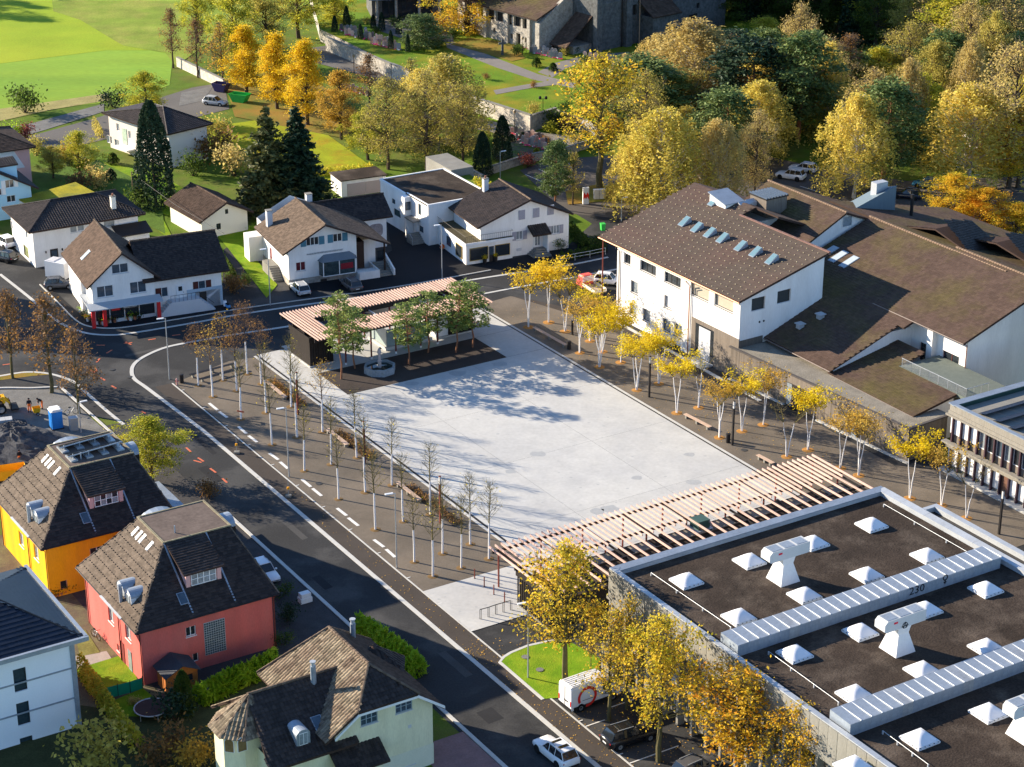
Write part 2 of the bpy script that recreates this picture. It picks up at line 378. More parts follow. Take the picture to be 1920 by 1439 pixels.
def tiles(P, m, parent, tw, th, style='flat', skip=(), name='roof_tiles'):
    """roof covering laid as real overlapping tiles"""
    ax = (P[1]-P[0]).normalized(); n = (P[1]-P[0]).cross(P[2]-P[0]).normalized()
    if n.z < 0: n = -n
    up = n.cross(ax)
    if up.z < 0: up = -up
    Q = [((p-P[0]).dot(ax), (p-P[0]).dot(up)) for p in P]
    s0, s1 = min(q[0] for q in Q), max(q[0] for q in Q); t0, t1 = min(q[1] for q in Q), max(q[1] for q in Q)
    ns = max(1, round((s1-s0)/tw)); tw = (s1-s0)/ns; ntt = max(1, round((t1-t0)/th)); th = (t1-t0)/ntt
    V_ = []; F_ = []; rr = R.random
    A = np.array(ax); Un = np.array(up); Nn = np.array(n); O = np.array(P[0])
    for j in range(ntt):
        off = (tw/2 if (j % 2 and style != 'pan') else 0)
        for i in range(-1 if off else 0, ns):
            a = s0+i*tw+off; b = t0+j*th
            if not inpoly(a+tw*.5, b+th*.5, Q): continue
            a1 = a+tw
            if any(k[0] < a+tw/2 < k[1] and k[2] < b+th/2 < k[3] for k in skip): continue
            lo = .055+rr()*.012; hi = .018; jt = (rr()-.5)*.012
            a_, a1_ = max(a+.004, s0), min(a1-.004, s1)
            bl = b-.02+jt; bu = b+th+.03
            if style == 'pan':
                am = a_+(a1_-a_)*.38; pk = .055
                q = [(a_,bl,lo),(am,bl,lo+pk),(a1_,bl,lo),(a1_,bu,hi),(am,bu,hi+pk),(a_,bu,hi),(a_,bl,0),(a1_,bl,0)]
                f = [(0,1,4,5),(1,2,3,4),(6,7,2,1,0)]
            else:
                q = [(a_,bl,lo),(a1_,bl,lo),(a1_,bu,hi),(a_,bu,hi),(a_,bl,0),(a1_,bl,0)]
                f = [(0,1,2,3),(4,5,1,0)]
            k = len(V_); V_.extend(q); F_.extend([tuple(k+x for x in ff) for ff in f])
    if not V_: return
    v = np.array(V_); v = O+v[:,0:1]*A+v[:,1:2]*Un+v[:,2:3]*Nn
    me = bpy.data.meshes.new(name); me.from_pydata(v.tolist(), [], F_); me.materials.append(m)
    return link(name, me, parent, 'stuff')
def text_mesh(txt, size, m, name='lettering', depth=.02, parent=None, loc=(0,0,0), rot=(0,0,0), width=None):
    c = bpy.data.curves.new(name, 'FONT'); c.body = txt; c.size = size; c.extrude = depth; c.align_x = 'CENTER'; c.align_y = 'CENTER'; c.resolution_u = 2
    o = bpy.data.objects.new(name, c); me = bpy.data.meshes.new_from_object(o); bpy.data.objects.remove(o); bpy.data.curves.remove(c)
    if width:
        xs = [v.co.x for v in me.vertices]; k = width/max(1e-6, max(xs)-min(xs))
        for v in me.vertices: v.co.x *= k
    me.materials.clear(); me.materials.append(m)
    o = link(name, me, parent); o.location = loc; o.rotation_euler = rot; return o
def face_rot(face):
    return {'y-': (rad(90),0,0), 'x-': (rad(90),0,rad(-90)), 'y+': (rad(90),0,rad(180)), 'x+': (rad(90),0,rad(90))}[face]
# ---------------------------------------------------------------- ground, roads, square
def sheet(name, pts, z, m, kind='structure', parent=None):
    P_ = [(p[0], p[1], z) for p in pts]
    a = sum(P_[i][0]*P_[(i+1)%len(P_)][1]-P_[(i+1)%len(P_)][0]*P_[i][1] for i in range(len(P_)))
    o = MB().poly(P_ if a > 0 else P_[::-1]).obj(name, m, parent)
    if parent is None: o['kind'] = kind
    return o
def px(*pts, z=0.0): return [g(x, y, z)[:2] for x, y in pts]
def ug(*pts): return [T(u, w)[:2] for u, w in pts]
def band(name, pts, width, z, m, h=.02, closed=False, parent=None, kind='structure'):
    """kerb or painted line following a polyline"""
    P_ = [Vector((p[0], p[1])) for p in pts]; Lft = []; Rgt = []
    for i, p in enumerate(P_):
        a = P_[max(i-1,0)]; b = P_[min(i+1,len(P_)-1)]; d = (b-a).normalized(); n = Vector((-d.y, d.x))*width/2
        Lft.append(p+n); Rgt.append(p-n)
    mb = MB()
    for i in range(len(P_)-1):
        q = [Lft[i], Lft[i+1], Rgt[i+1], Rgt[i]]
        mb.slab([(v.x,v.y,z+h) for v in q], h)
    o = mb.obj(name, m, parent)
    if parent is None: o['kind'] = kind
    return o
def smooth_path(pts, n=6):
    out = []
    P_ = [Vector(p) for p in pts]
    for i in range(len(P_)-1):
        p0 = P_[max(i-1,0)]; p1 = P_[i]; p2 = P_[i+1]; p3 = P_[min(i+2,len(P_)-1)]
        for k in range(n):
            t = k/n; out.append(.5*((2*p1)+(p2-p0)*t+(2*p0-5*p1+4*p2-p3)*t*t+(3*p1-p0-3*p2+p3)*t**3))
    return out+[P_[-1]]

# terrain: flat valley floor, wooded slope at the far right
tb = MB(); NX, NY = 60, 50
def hz(x, y):
    k = max(0.0, (y-400)/160.0)*max(0.0, min(1.0, (x-25)/70.0)); return -.0+ (22*k*k*(3-2*k) if k < 1 else 22+30*(k-1))
gx = [-1500+i*3000/30 for i in range(31)]; gx = sorted(set([x for x in gx if abs(x) > 260]+[-260+i*13 for i in range(41)]))
gy = sorted(set([-200, 0, 100, 200, 300, 380]+[400+i*20 for i in range(20)]+[850, 1000, 1300, 1800, 2500]))
for j, y in enumerate(gy):
    for i, x in enumerate(gx): tb.v.append((x, y, hz(x, y)))
for j in range(len(gy)-1):
    for i in range(len(gx)-1): tb.f.append((j*len(gx)+i, j*len(gx)+i+1, (j+1)*len(gx)+i+1, (j+1)*len(gx)+i)); tb.m.append(0)
structure('terrain', tb, grass_m)

# meadow and rough grass, far left
sheet('field', px((-500,-40),(420,-40),(330,60),(318,160),(240,188),(90,205),(0,222),(-500,300)), .03, field2_m)
sheet('field', px((-500,-60),(330,-60),(322,80),(280,95),(200,95),(120,105),(0,120),(-500,190)), .05, field_m)
sheet('field', px((90,-60),(700,-60),(560,20),(420,60),(330,125),(310,100),(230,86),(150,38),(100,22)), .07, rough_m)
sheet('verge', px((-300,280),(0,205),(90,192),(200,176),(208,188),(100,206),(0,228),(-300,310)), .06, mat('dry_grass',(.30,.26,.10),.95,.35,.4,4,.8))
# lanes of the village
sheet('road', px((-420,470),(-60,440),(25,452),(90,498),(180,515),(300,560),(415,565),(420,468),(440,455),(470,478),(545,532),(660,520),(722,402),(790,452),(873,490),(1064,462),(1110,420),(1060,390),(1100,395),(1170,360),(1300,420),(1500,700),(1790,880),(2250,1100),(2250,1650),(1300,1650))+ug((75.4,95),(75.4,206),(66,222))+px((-420,800)), .02, asphalt)
sheet('road', px((-200,290),(0,262),(60,255),(180,222),(360,165),(420,155),(430,205),(330,230),(200,262),(105,282),(60,270),(-200,330)), .035, mat('asphalt_pale',(.135,.125,.115),.9,.2,.1,4,.1))
sheet('gravel_strip', px((-200,268),(60,232),(195,195),(195,210),(60,252),(-200,300)), .055, gravel_grey)
sheet('gravel_strip', px((340,175),(400,162),(380,190),(335,200)), .06, gravel_grey)
sheet('road', px((975,320),(1030,300),(1180,290),(1300,330),(1420,290),(1560,320),(1700,340),(1950,330),(2200,330),(2200,500),(1800,440),(1500,430),(1250,420),(1060,400)), .032, mat('asphalt_car_park',(.105,.094,.086),.9,.2,.15,5,.1))
sheet('road', px((722,402),(790,452),(830,452),(873,496),(960,486),(1064,462),(1140,440),(1140,475),(905,520),(760,548),(680,548),(545,545),(548,536),(660,522),(735,470)), .028, asphalt_new)
# square ------------------------------------------------------------
sheet('gravel_strip', ug((84.95,153.3),(97.1,153.3),(97.1,215.6),(93.5,216.2),(85.2,213.4)), .04, gravel_m)
sheet('gravel_strip', ug((128.75,130),(146.0,130),(146.0,147),(142.4,151),(142.4,171),(141.0,204.5),(134.5,217.3),(128.9,216.6)), .04, gravel_m)
sheet('pavement', ug((82.75,95),(84.85,95),(84.85,213.5),(82.75,213.5)), .045, pavement_m)
sheet('pavement', ug((140.6,165),(142.6,165),(141.0,204.4),(136.5,214),(134.6,217.2),(138.5,205)), .046, pavement_m)
plaza = thing('town_square', 'pale concrete square between the two timber pergolas', 'square', (0,0,0)); del plaza['label']; del plaza['category']; plaza['kind'] = 'structure'
US = [97.35, 106.7, 118.0, 128.55]; WS = [141.5, 151.0, 159.7, 173.55, 187.0, 199.4]
def slabpiece(pts): sheet('concrete_slab', ug(*pts), .06, concrete, parent=plaza)
for i in range(3):
    for j in range(5):
        e = .011; slabpiece(((US[i]+e,WS[j]+e),(US[i+1]-e,WS[j]+e),(US[i+1]-e,WS[j+1]-e),(US[i]+e,WS[j+1]-e)))
slabpiece(((97.35,199.44),(101.0,199.44),(101.0,209.4),(97.35,209.4))); slabpiece(((97.35,209.44),(101.0,209.44),(101.0,216.2),(97.35,216.2)))
slabpiece(((122.9,199.44),(128.55,199.44),(128.55,207.0),(122.9,207.0))); slabpiece(((122.9,207.04),(128.55,207.04),(128.55,216.4),(122.9,216.4)))
for a, b in ((101.04,108.3),(108.34,115.6),(115.64,122.86)): slabpiece(((a,207.0),(b,207.0),(b,217.2),(a,217.2)))
slabpiece(((84.95,144.2),(91.0,144.2),(97.2,146.0),(97.2,153.25),(84.95,153.25)))
sheet('gravel_bed', ug((101.05,199.45),(122.85,199.45),(122.85,206.95),(101.05,206.95)), .05, gravel_dark)
band('drain_channel', ug((128.66,130),(128.66,216.4)), .16, .05, metal_d, .012)
band('drain_channel', ug((97.23,153.4),(97.23,216)), .16, .05, metal_d, .012)
band('kerb', ug((128.95,150),(128.95,216.4)), .34, .045, kerb_m, .02)
band('kerb', ug((96.9,153.4),(96.9,216)), .34, .045, kerb_m, .02)
band('kerb', ug((84.9,95),(84.9,213.4)), .16, .045, kerb_m, .03)
# dirt blotches on the pale concrete
wet = mat('damp_stain', (.36,.365,.36), .6, .1, 2, 8)
for i, (x, y) in enumerate(((1293,853),(1194,897),(1300,905),(1119,960),(1142,955),(1033,960),(957,885),(1010,853),(858,701),(937,684),(772,720),(1020,733),(731,745))):
    c = g(x, y); n = 11; ang = [2*math.pi*k/n for k in range(n)]; r0 = .42+R.random()*.5
    sheet('damp_stain', [(c.x+r0*(.8+R.random()*.4)*math.cos(a)*1.15, c.y+r0*(.7+R.random()*.5)*math.sin(a)) for a in ang], .064, wet)
for i in range(150):
    u, w = R.uniform(98,128), 153+46*R.random()**1.7; r0 = R.uniform(.04,.16); c = T(u, w)
    sheet('spot', [(c.x+r0*(.7+R.random()*.5)*math.cos(a), c.y+r0*(.7+R.random()*.5)*math.sin(a)) for a in [2*math.pi*k/6 for k in range(6)]], .063, wet) if False else None
sp = MB()
for i in range(190):
    u, w = (R.uniform(98,128), 153+46*R.random()**1.7) if i < 130 else (R.uniform(85.5,96), R.uniform(145.5,153))
    r0 = R.uniform(.03,.14); c = T(u, w); sp.poly([(c.x+r0*(.7+R.random()*.6)*math.cos(a)*1.5, c.y+r0*(.7+R.random()*.5)*math.sin(a), .0635) for a in [2*math.pi*k/6 for k in range(6)]])
sp.obj('paint_drips', wet, None, kind='stuff')
# kerb stones along the main road and round the junction ------------------------------------------------
main_line = smooth_path([g(*p)[:2] for p in ((640,596),(540,613),(440,628),(365,641),(312,652),(275,667),(254,681),(247,695),(252,711),(275,728),(320,762))])
band('kerb', main_line+[Vector(v) for v in ug((82.45,199),(82.5,95))], .46, .03, kerb_m, .03)
band('kerb', smooth_path([g(*p)[:2] for p in ((905,552),(985,537),(1080,520),(1160,505))]), .4, .03, kerb_m, .03)
band('kerb', smooth_path([g(*p)[:2] for p in ((0,515),(57,560),(88,588),(120,610),(160,625),(205,629),(250,625),(370,605),(440,592),(560,574),(740,549),(920,520),(1060,499),(1140,483))]), .42, .03, kerb_m, .03)
band('kerb', smooth_path([g(*p)[:2] for p in ((75,535),(110,570),(140,600),(165,613),(205,617),(250,613),(370,594),(440,582),(560,565),(740,540),(920,508))]), .16, .05, kerb_m, .10)
sheet('pavement', px((75,535),(110,570),(140,600),(165,613),(205,617),(250,613),(370,594),(440,582),(420,573),(300,592),(185,612),(150,590),(100,545)), .05, asphalt_new)
band('kerb', ug((75.9,95),(75.95,140),(76.0,178)), .36, .03, kerb_m, .09)
band('kerb', smooth_path([g(*p)[:2] for p in ((-60,716),(0,706),(45,699),(80,700),(110,706),(140,718),(165,740),(200,771),(232,797))]), .40, .03, kerb_m, .03)
band('kerb', smooth_path([g(*p)[:2] for p in ((-60,735),(0,729),(60,729),(110,727),(118,731),(145,755),(195,800),(215,818))]), .30, .03, kerb_m, .11)
sheet('pavement', px((-60,716),(0,708),(45,701),(80,702),(110,708),(140,720),(118,731),(60,728),(0,728),(-60,734)), .036, asphalt)
patch_m = mat('asphalt_patch',(.028,.028,.030),.9,.2,.4,8); patch_l = mat('asphalt_patch_light',(.070,.068,.066),.9,.2,.4,8)
for i, (u, w, a, b) in enumerate(((78.5,188,1.2,4.5),(80.3,172,.7,6),(77.6,160,.9,3),(80.8,140,.8,5),(79,131,1.6,2.2),(78,205,2.2,1.2),(81,196,.6,7),(86,224.5,5,.8),(98,227,3,1),(112,225,6,.7),(124,223,2.4,1.2))): sheet('road_repair', ug((u-a/2,w-b/2),(u+a/2,w-b/2+.1),(u+a/2,w+b/2),(u-a/2,w+b/2-.1)), .026, patch_m if i % 2 == 0 else patch_l)
# painted dashes of the cycle stands and parking
dl = [((505,851),(522,863)),((525,867),(540,880)),((566,900),(583,914)),((586,917),(603,931)),((632,954),(650,968)),((653,972),(672,987)),((701,1013),(720,1027)),((724,1031),(741,1046)),((392,757),(408,770)),((411,773),(426,784)),((447,801),(462,814)),((466,818),(482,830))]
for a, b in dl: band('painted_dash', px(a, b), .34, .05, paint_w, .008)
for w in [108+6.05*i for i in range(18)]: band('painted_tick', ug((84.98,w),(85.35,w)), .1, .055, paint_w, .012)
# orange survey marks sprayed on the asphalt
om = [((181,648),(197,648)),((200,663),(210,657)),((181,680),(187,673)),((168,695),(178,699)),((179,692),(182,698)),((189,709),(197,714)),((209,724),(218,729)),((265,772),(273,776)),((288,789),(294,794)),((349,840),(358,848)),((363,864),(378,868)),((371,859),(382,866)),((394,879),(405,887)),((417,898),(426,906)),((278,638),(292,636)),((232,645),(248,643)),((125,612),(131,609)),((323,630),(338,628)),((5,685),(20,683)),((235,642),(246,647))]
for a, b in om: band('spray_mark', px(a, b), .22, .03, paint_o, .006)
# car park bay lines
for a, b in (((985,328),(1040,352)),((1010,318),(1065,345)),((1062,300),(1075,322)),((1120,355),(1180,362)),((1440,340),(1470,352)),((1500,350),(1540,362))): band('bay_line', px(a, b), .12, .045, paint_w, .008)
for a, b in (((84.95,125.2),(87.0,125.2)),((84.95,118.6),(90,118.6)),((88.6,126.6),(91.0,126.6))): band('bay_line', ug(a, b), .12, .035, paint_w, .008)
# yards of the houses on the left -----------------------------------------------------------------
sheet('yard', ug((40,140),(56.2,140),(56.2,186),(40,186)), .03, soil_m)
sheet('yard', ug((56.2,137),(75.7,137),(75.7,206),(56.2,206)), .028, mat('pavers_dark',(.060,.056,.056),.9,.3,.8,7,.3))
sheet('building_site', px((-420,800),(-420,738),(0,732),(110,731),(140,757),(192,803),(215,822),(230,900),(120,930),(0,960),(-420,1050)), .04, gravel_grey)
sheet('grass_island', px((-60,712),(0,704),(45,697),(80,698),(98,703),(60,706),(0,714)), .05, litter_m)
LZ = [.055]
def lawn(pts, m=grass_m, z=None, name='lawn'):
    LZ[0] += .006; return sheet(name, pts, LZ[0], m)
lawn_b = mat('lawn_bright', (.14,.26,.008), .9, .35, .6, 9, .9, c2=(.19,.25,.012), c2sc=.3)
lawn(px((142,1256),(240,1226),(262,1288),(205,1312),(165,1300)), lawn_b)
lawn(px((205,1318),(268,1292),(300,1318),(270,1345),(230,1345)), lawn_b)
lawn(px((140,1190),(160,1182),(188,1225),(150,1232)), mat('worn_grass',(.17,.17,.05),.95,.4,.6,6,.5))
sheet('paving', px((140,1232),(200,1222),(212,1240),(145,1256)), .06, mat('pavers_pale',(.34,.32,.29),.9,.15,1,9,.3))
sheet('ground', px((60,1310),(300,1345),(520,1240),(520,1330),(400,1450),(60,1560),(-200,1560)), .04, mat('garden_soil',(.055,.06,.025),.95,.4,.6,7,.6))
sheet('paving', ug((70.9,108),(75.7,108),(75.7,130),(70.9,130)), .045, mat('pavers_red',(.26,.155,.145),.9,.2,1,6,.3))
# lawn with the lamp, near the school
lw = [g(*p)[:2] for p in ((938,1243),(952,1228),(985,1214),(1060,1200),(1125,1236),(1122,1262),(1100,1270),(1050,1310),(1020,1312))]
lawn(lw, lawn_b)
band('kerb', [Vector(v) for v in px((1018,1313),(937,1243),(945,1233),(958,1225),(990,1212),(1040,1201))], .3, .03, kerb_m, .06)
# lawns behind
lawn(px((405,440),(470,430),(470,475),(520,535),(500,560),(430,470)), lawn_b)
lawn(px((180,300),(240,330),(280,420),(330,460),(300,400),(440,455),(470,430),(430,400),(300,330)), lawn_b)
lawn(px((60,330),(180,300),(300,360),(310,440),(270,420),(200,380),(60,385)), mat('lawn_dark',(.08,.14,.02),.9,.35,.5,6,.8))  # a darker green for this lawn
lawn(px((390,240),(560,215),(720,330),(600,350),(420,320)), mat('lawn_autumn',(.26,.29,.012),.95,.3,.3,5,.8,c2=(.30,.20,.015),c2sc=.2,c2t=.6))
lawn(px((420,150),(560,130),(700,230),(640,260),(440,220)), litter_m)
lawn(px((1065,385),(1180,375),(1200,350),(1130,345),(1060,360)), litter_m)
# ---------------------------------------------------------------- school with the flat gravel roof
S = B('school_building', 'grey concrete flat-roofed school building with white dome skylights', 'building', T(91.7,131.7))
SX, SY, SZ, DK = 31.1, -52.0, 10.5, 9.95
S.part('roof', roofgravel, MB().box(.75,-.75,9.6,SX-.75,SY,DK))
cp = MB()
for k in range(9):
    x0, x1 = k*SX/9, (k+1)*SX/9; cp.slab([(x0+.01,.05,SZ),(x1-.01,.05,SZ),(x1-.01,-.8,SZ-.08),(x0+.01,-.8,SZ-.08)], .1)
S.part('coping', metal_z, cp)
cp = MB()
for k in range(16):
    y0, y1 = -k*3.2-.02, -(k+1)*3.2; cp.slab([(-.05,y0,SZ+.002),(-.05,y1,SZ+.002),(.5,y1,SZ-.06),(.5,y0,SZ-.06)], .1); cp.slab([(SX+.05,y0-.3,SZ+.002),(SX+.05,y1-.3,SZ+.002),(SX-.75,y1-.3,SZ-.08),(SX-.75,y0-.3,SZ-.08)], .1)
S.part('coping', metal_l, cp, kind='stuff')
S.part('parapet', metal_l, MB().box(.02,-.02,9.3,SX-.02,-.75,SZ-.1).box(.02,-.76,9.3,.46,SY,SZ-.1).box(SX-.02,-.76,9.3,SX-.7,SY,SZ-.1))
pm = MB().box(-.12,0,0,.0,1.06,2.45).mesh('panel', concrete_d)
for k in range(46):                                       # fascia of concrete panels, each its own piece
    o = link('panel', pm, S.e); o.location = (0, -1.1-k*1.1, 7.95); o.location.x = -.01+R.uniform(-.012,.012)
S.part('wall', concrete_d, MB().box(1.1,-1,0,SX,SY,9.3).box(0,0,0,SX,-1.0,9.3).box(0,-1,7.0,1.1,SY,7.9).box(-.5,.3,0,.9,-1.6,3.0))
S.part('ledge', concrete_d, MB().box(-.25,.05,7.55,.4,SY,7.92))
for k in range(24):
    y = -2.4-k*2.0
    S.part('column', concrete_d, MB().box(.05,y-.14,0,.75,y+.14,7.5))
    if k < 22:
        S.window('x-', 1.1, (y-1.75,y-.3,3.9,6.9), -.02, 1, 1, frame_w, [glass_b,glass_c][k%2], transom=.3)
        S.window('x-', 1.1, (y-1.75,y-.3,.9,3.2), -.02, 1, 1, frame_w, glass_b)
        S.part('blind_box', frame_w, MB().box(.55,y-1.8,3.3,1.05,y-.25,3.75))
S.part('roof', metal_d, MB().box(SX,-5.2,9.0,SX+1.9,SY,9.75))
S.part('parapet', metal_l, MB().box(SX+1.6,-5.2,9.3,SX+2.2,SY,10.25).box(SX+.05,-5.2,9.3,SX+1.6,-5.65,10.25))
# dome skylights
dm = MB(); nn = 8
for i in range(nn+1):
    for j in range(nn+1):
        a, b = -1+2*i/nn, -1+2*j/nn; e = min(1,(abs(a)**5+abs(b)**5)**.2); h = .62*(1-e**1.7)
        dm.v.append((a*1.0, b*1.0, .24+h*.95))
for i in range(nn):
    for j in range(nn): dm.f.append((i*(nn+1)+j,(i+1)*(nn+1)+j,(i+1)*(nn+1)+j+1,i*(nn+1)+j+1)); dm.m.append(0)
dome_me = dm.mesh('dome', dome_m, True)
fr_me = MB().box(-1.1,-1.1,.0,1.1,1.1,.17).box(-1.03,-1.03,.17,1.03,1.03,.25).mesh('skylight', mat('acrylic_frame',(.68,.69,.70),.5,.05,2,8))
bolt = MB()
for k in range(5):
    for sg in (-1,1): bolt.box(-.9+k*.45-.03,sg*1.11-.02,.16,-.9+k*.45+.03,sg*1.11+.02,.22); bolt.box(sg*1.11-.02,-.9+k*.45-.03,.16,sg*1.11+.02,-.9+k*.45+.03,.22)
bolt_me = bolt.mesh('clips', metal_d)
seam_me = MB().box(-.03,0,0,.03,2.34,.07).mesh('seam', mat('seam_white',(.72,.74,.76),.5))
for pxy in ((1287,1092),(1385,1160),(1405,1055),(1524,1021),(1508,1119),(1634,987),(1738,1045),(1625,1081),(1848,1108),(1734,1146),(1613,1188),(1490,1229),(1849,1217),(1729,1260),(1602,1305),(1853,1340),(1724,1389),(1960,1290),(1600,1440)):
    x, y = S.loc(*pxy, DK); o = link('skylight', fr_me, S.e); o.location = (x, y, DK)
    d = link('dome', dome_me, o); link('clips', bolt_me, o)['kind'] = 'stuff'
# sheet-metal ducts with standing seams
def duct(y0, y1, x0, x1):
    n = round((x1-x0)/1.07); w = (x1-x0)/n
    pm = MB().slab([(0,y0,1.12),(w-.015,y0,1.12),(w-.015,y1,1.22),(0,y1,1.22)], 1.2)
    ms = [pm.mesh('duct_panel', metal_z), pm.mesh('duct_panel', mat('zinc_weathered',(.36,.38,.40),.5,.25,.9,5,metal=.5))]
    ms[1].materials.clear(); ms[1].materials.append(MATS['zinc_weathered'])
    d = S.part('roof_duct', metal_l, MB().box(x0+.05,y0+.06,DK,x1-.05,y1-.06,DK+.5))
    for k in range(n):
        o = link('duct_panel', ms[1 if R.random() < .12 else 0], d); o.location = (x0+k*w, 0, DK-.06); q_ = link('seam', seam_me, d); q_.location = (x0+(k+1)*w, y0-.02, DK+1.09)
    return d
d1 = duct(-17.3,-15.0,.75,29.7); d2 = duct(-31.2,-28.8,.75,30.2); duct(-45,-42.6,.75,30)
graf = mat('graffiti_black', (.015,.015,.018), .8, .1, 3, 9)
def on_duct(txt, px_, py_, size, width=None):
    a, z = S.hit('y-', -17.3, px_, py_)
    text_mesh(txt, size, graf, 'graffiti', .004, d1, (a, -17.33, z), face_rot('y-'), width)
on_duct('230', 1719, 1106, 1.05, 1.7); on_duct('\u2640', 1772, 1087, .9)
# roof ventilators
lbl_red = mat('label_red', (.65,.02,.05), .5)
for i, pxy in enumerate(((1468,1087),(1682,1218),(1922,1380))):
    x, y = S.loc(*pxy, DK); v = MB()
    v.add([(-1.05,-1.05,0),(1.05,-1.05,0),(1.05,1.05,0),(-1.05,1.05,0),(-.55,-.6,1.75),(.55,-.6,1.75),(.55,.6,1.75),(-.55,.6,1.75)], [(0,1,5,4),(1,2,6,5),(2,3,7,6),(3,0,4,7)])
    v.add([(-.55,-.6,1.75),(.55,-.6,1.75),(.55,.6,1.75),(-.55,.6,1.75),(-.65,-.62,2.35),(.75,-.62,2.35),(.75,.62,2.35),(-.65,.62,2.35)], [(0,1,5,4),(1,2,6,5),(2,3,7,6),(3,0,4,7)])
    ro = v.obj('roof_ventilator', mat('vent_white',(.66,.65,.64),.5,.07,1,6), S.e); ro.location = (x, y, DK)
    hd = MB().prism([(-1.9,2.35),(-2.1,2.5),(-2.1,3.1),(-1.8,3.38),(2.3,3.38),(2.3,2.35)], -.62, .62)
    hd.v = [(a, c, b) for a, b, c in hd.v]; hd.f = [f[::-1] for f in hd.f]
    hd.obj('duct_head', mat('vent_grey',(.50,.51,.51),.5,.06,1,6), ro)
    for k in (-1.2,.15,1.5): MB().box(k-.55,-.5,3.385,k+.55,.5,3.41).obj('hatch', metal_z, ro)
    MB().box(-1.15,-.64,2.95,-.75,-.622,3.12).obj('label', lbl_red, ro)
    if i == 1:
        q = MB().tube([(.05+.26*math.cos(t), -.65, 2.55+.26*math.sin(t)) for t in [k*math.pi/6 for k in range(13)]], .03, 4).tube([(-.12,-.65,2.3),(.05,-.65,2.85),(.22,-.65,2.3)], .03, 4).tube([(-.3,-.65,2.47),(.4,-.65,2.52)], .03, 4)
        q.obj('graffiti', graf, ro)
for a, b in (((1221,1080),(1370,1182)),((1657,951),(1838,1055)),((1441,1228),(1572,1323)),((1655,1377),(1740,1440))):
    p = S.loc(*a, DK); q = S.loc(*b, DK); wi = MB().tube([(*p,DK+.3),(*q,DK+.3)], .022, 5)
    for t in (0,.33,.66,1): wi.box(p[0]+(q[0]-p[0])*t-.05,p[1]+(q[1]-p[1])*t-.05,DK,p[0]+(q[0]-p[0])*t+.05,p[1]+(q[1]-p[1])*t+.05,DK+.3)
    S.part('lightning_wire', metal_l, wi)

# ---------------------------------------------------------------- timber pergola beside the school, storage under it
Pg = B('timber_pergola', 'long pergola of pale timber slats beside the grey school', 'pergola', T(91.0,140.2))
ns = 61; sp_ = 39.6/(ns-1)
sl_long = MB().box(-.045,-.6,0,.045,10.7,.22).mesh('slat', wood_slat); sl_short = MB().box(-.045,5.0,0,.045,10.7,.22).mesh('slat', wood_slat)
for k in range(ns):
    o = link('slat', sl_long if k % 2 == 0 else sl_short, Pg.e); o.location = (k*sp_, 0, 4.12+R.uniform(-.01,.01))
Pg.part('beam', metal_d, MB().box(-.1,9.9,3.85,39.7,10.05,4.11)); Pg.part('beam', metal_d, MB().box(-.1,5.9,3.85,39.7,6.05,4.11)); Pg.part('beam', metal_d, MB().box(.2,2.4,3.85,39.7,2.55,4.11))
for k in range(9):
    x = .6+k*4.82
    Pg.part('post', metal_r, MB().box(x-.06,9.9,0,x+.06,10.05,3.85)); Pg.part('post', metal_r, MB().box(x-.06,5.9,0,x+.06,6.05,3.85)); Pg.part('rafter', metal_d, MB().box(x-.05,.2,3.87,x+.05,9.9,4.1))
Pg.part('storage_wall', wood_dark, MB().box(.3,-.2,.3,39.4,5.6,3.0))
Pg.part('storage_roof', roofgravel, MB().box(.4,-.1,3.0,39.3,5.5,3.2))
Pg.part('plinth', concrete_d, MB().box(.2,-.3,0,39.5,5.7,.3))
for k in range(8):
    x = 2.6+k*4.82; Pg.part('gravel_tray', roofgravel_g, MB().box(x,3.6,3.2,x+2.5,5.2,3.26)); Pg.part('roof_batten', metal_d, MB().box(x-.9,-.1,3.2,x-.6,5.5,3.5))
for k in range(17): Pg.part('grille_bar', wood_dark, MB().box(.02,.1+k*.34,.4,.12,.22+k*.34,3.3))
Pg.part('fascia', wood_dark, MB().box(.05,-.2,3.3,.25,6.0,3.95))
x, y = Pg.loc(1312,990,3.4); Pg.part('roof_hatch', mat('hatch_green',(.055,.10,.085),.5,.1,1,6), MB().box(x-.7,y-.7,3.2,x+.7,y+.7,4.45)); Pg.part('hatch_collar', metal_l, MB().box(x-.95,y-.95,3.2,x+.95,y+.95,3.55))

# ---------------------------------------------------------------- pavilion at the north end
Pv = B('timber_pavilion', 'open pavilion with slatted timber roof and dark end blocks behind the pines', 'pavilion', T(101.0,207.1))
n2 = 57; s2 = 24.2/(n2-1)
full = MB().box(-.06,-.6,0,.06,9.9,.17).mesh('slat', wood_slat); fr = MB().box(-.06,-.6,0,.06,3.4,.17).mesh('slat', wood_slat); bk = MB().box(-.06,6.4,0,.06,9.9,.17).mesh('slat', wood_slat)
for k in range(n2):
    x = k*s2
    for me in ([full] if x < 2.9 or x > 21.6 else [fr, bk]):
        o = link('slat', me, Pv.e); o.location = (x, 0, 4.40)
Pv.part('beam', metal_d, MB().box(0,.5,3.75,24.3,.65,4.39)); Pv.part('beam', metal_d, MB().box(0,3.3,3.75,24.3,3.45,4.39)); Pv.part('beam', metal_d, MB().box(0,6.45,3.75,24.3,6.6,4.39)); Pv.part('beam', metal_d, MB().box(0,9.6,3.75,24.3,9.75,4.39))
for k in range(6): x = 3.4+k*3.55; Pv.part('rafter', metal_l, MB().box(x-.06,.65,3.8,x+.06,9.6,3.98))
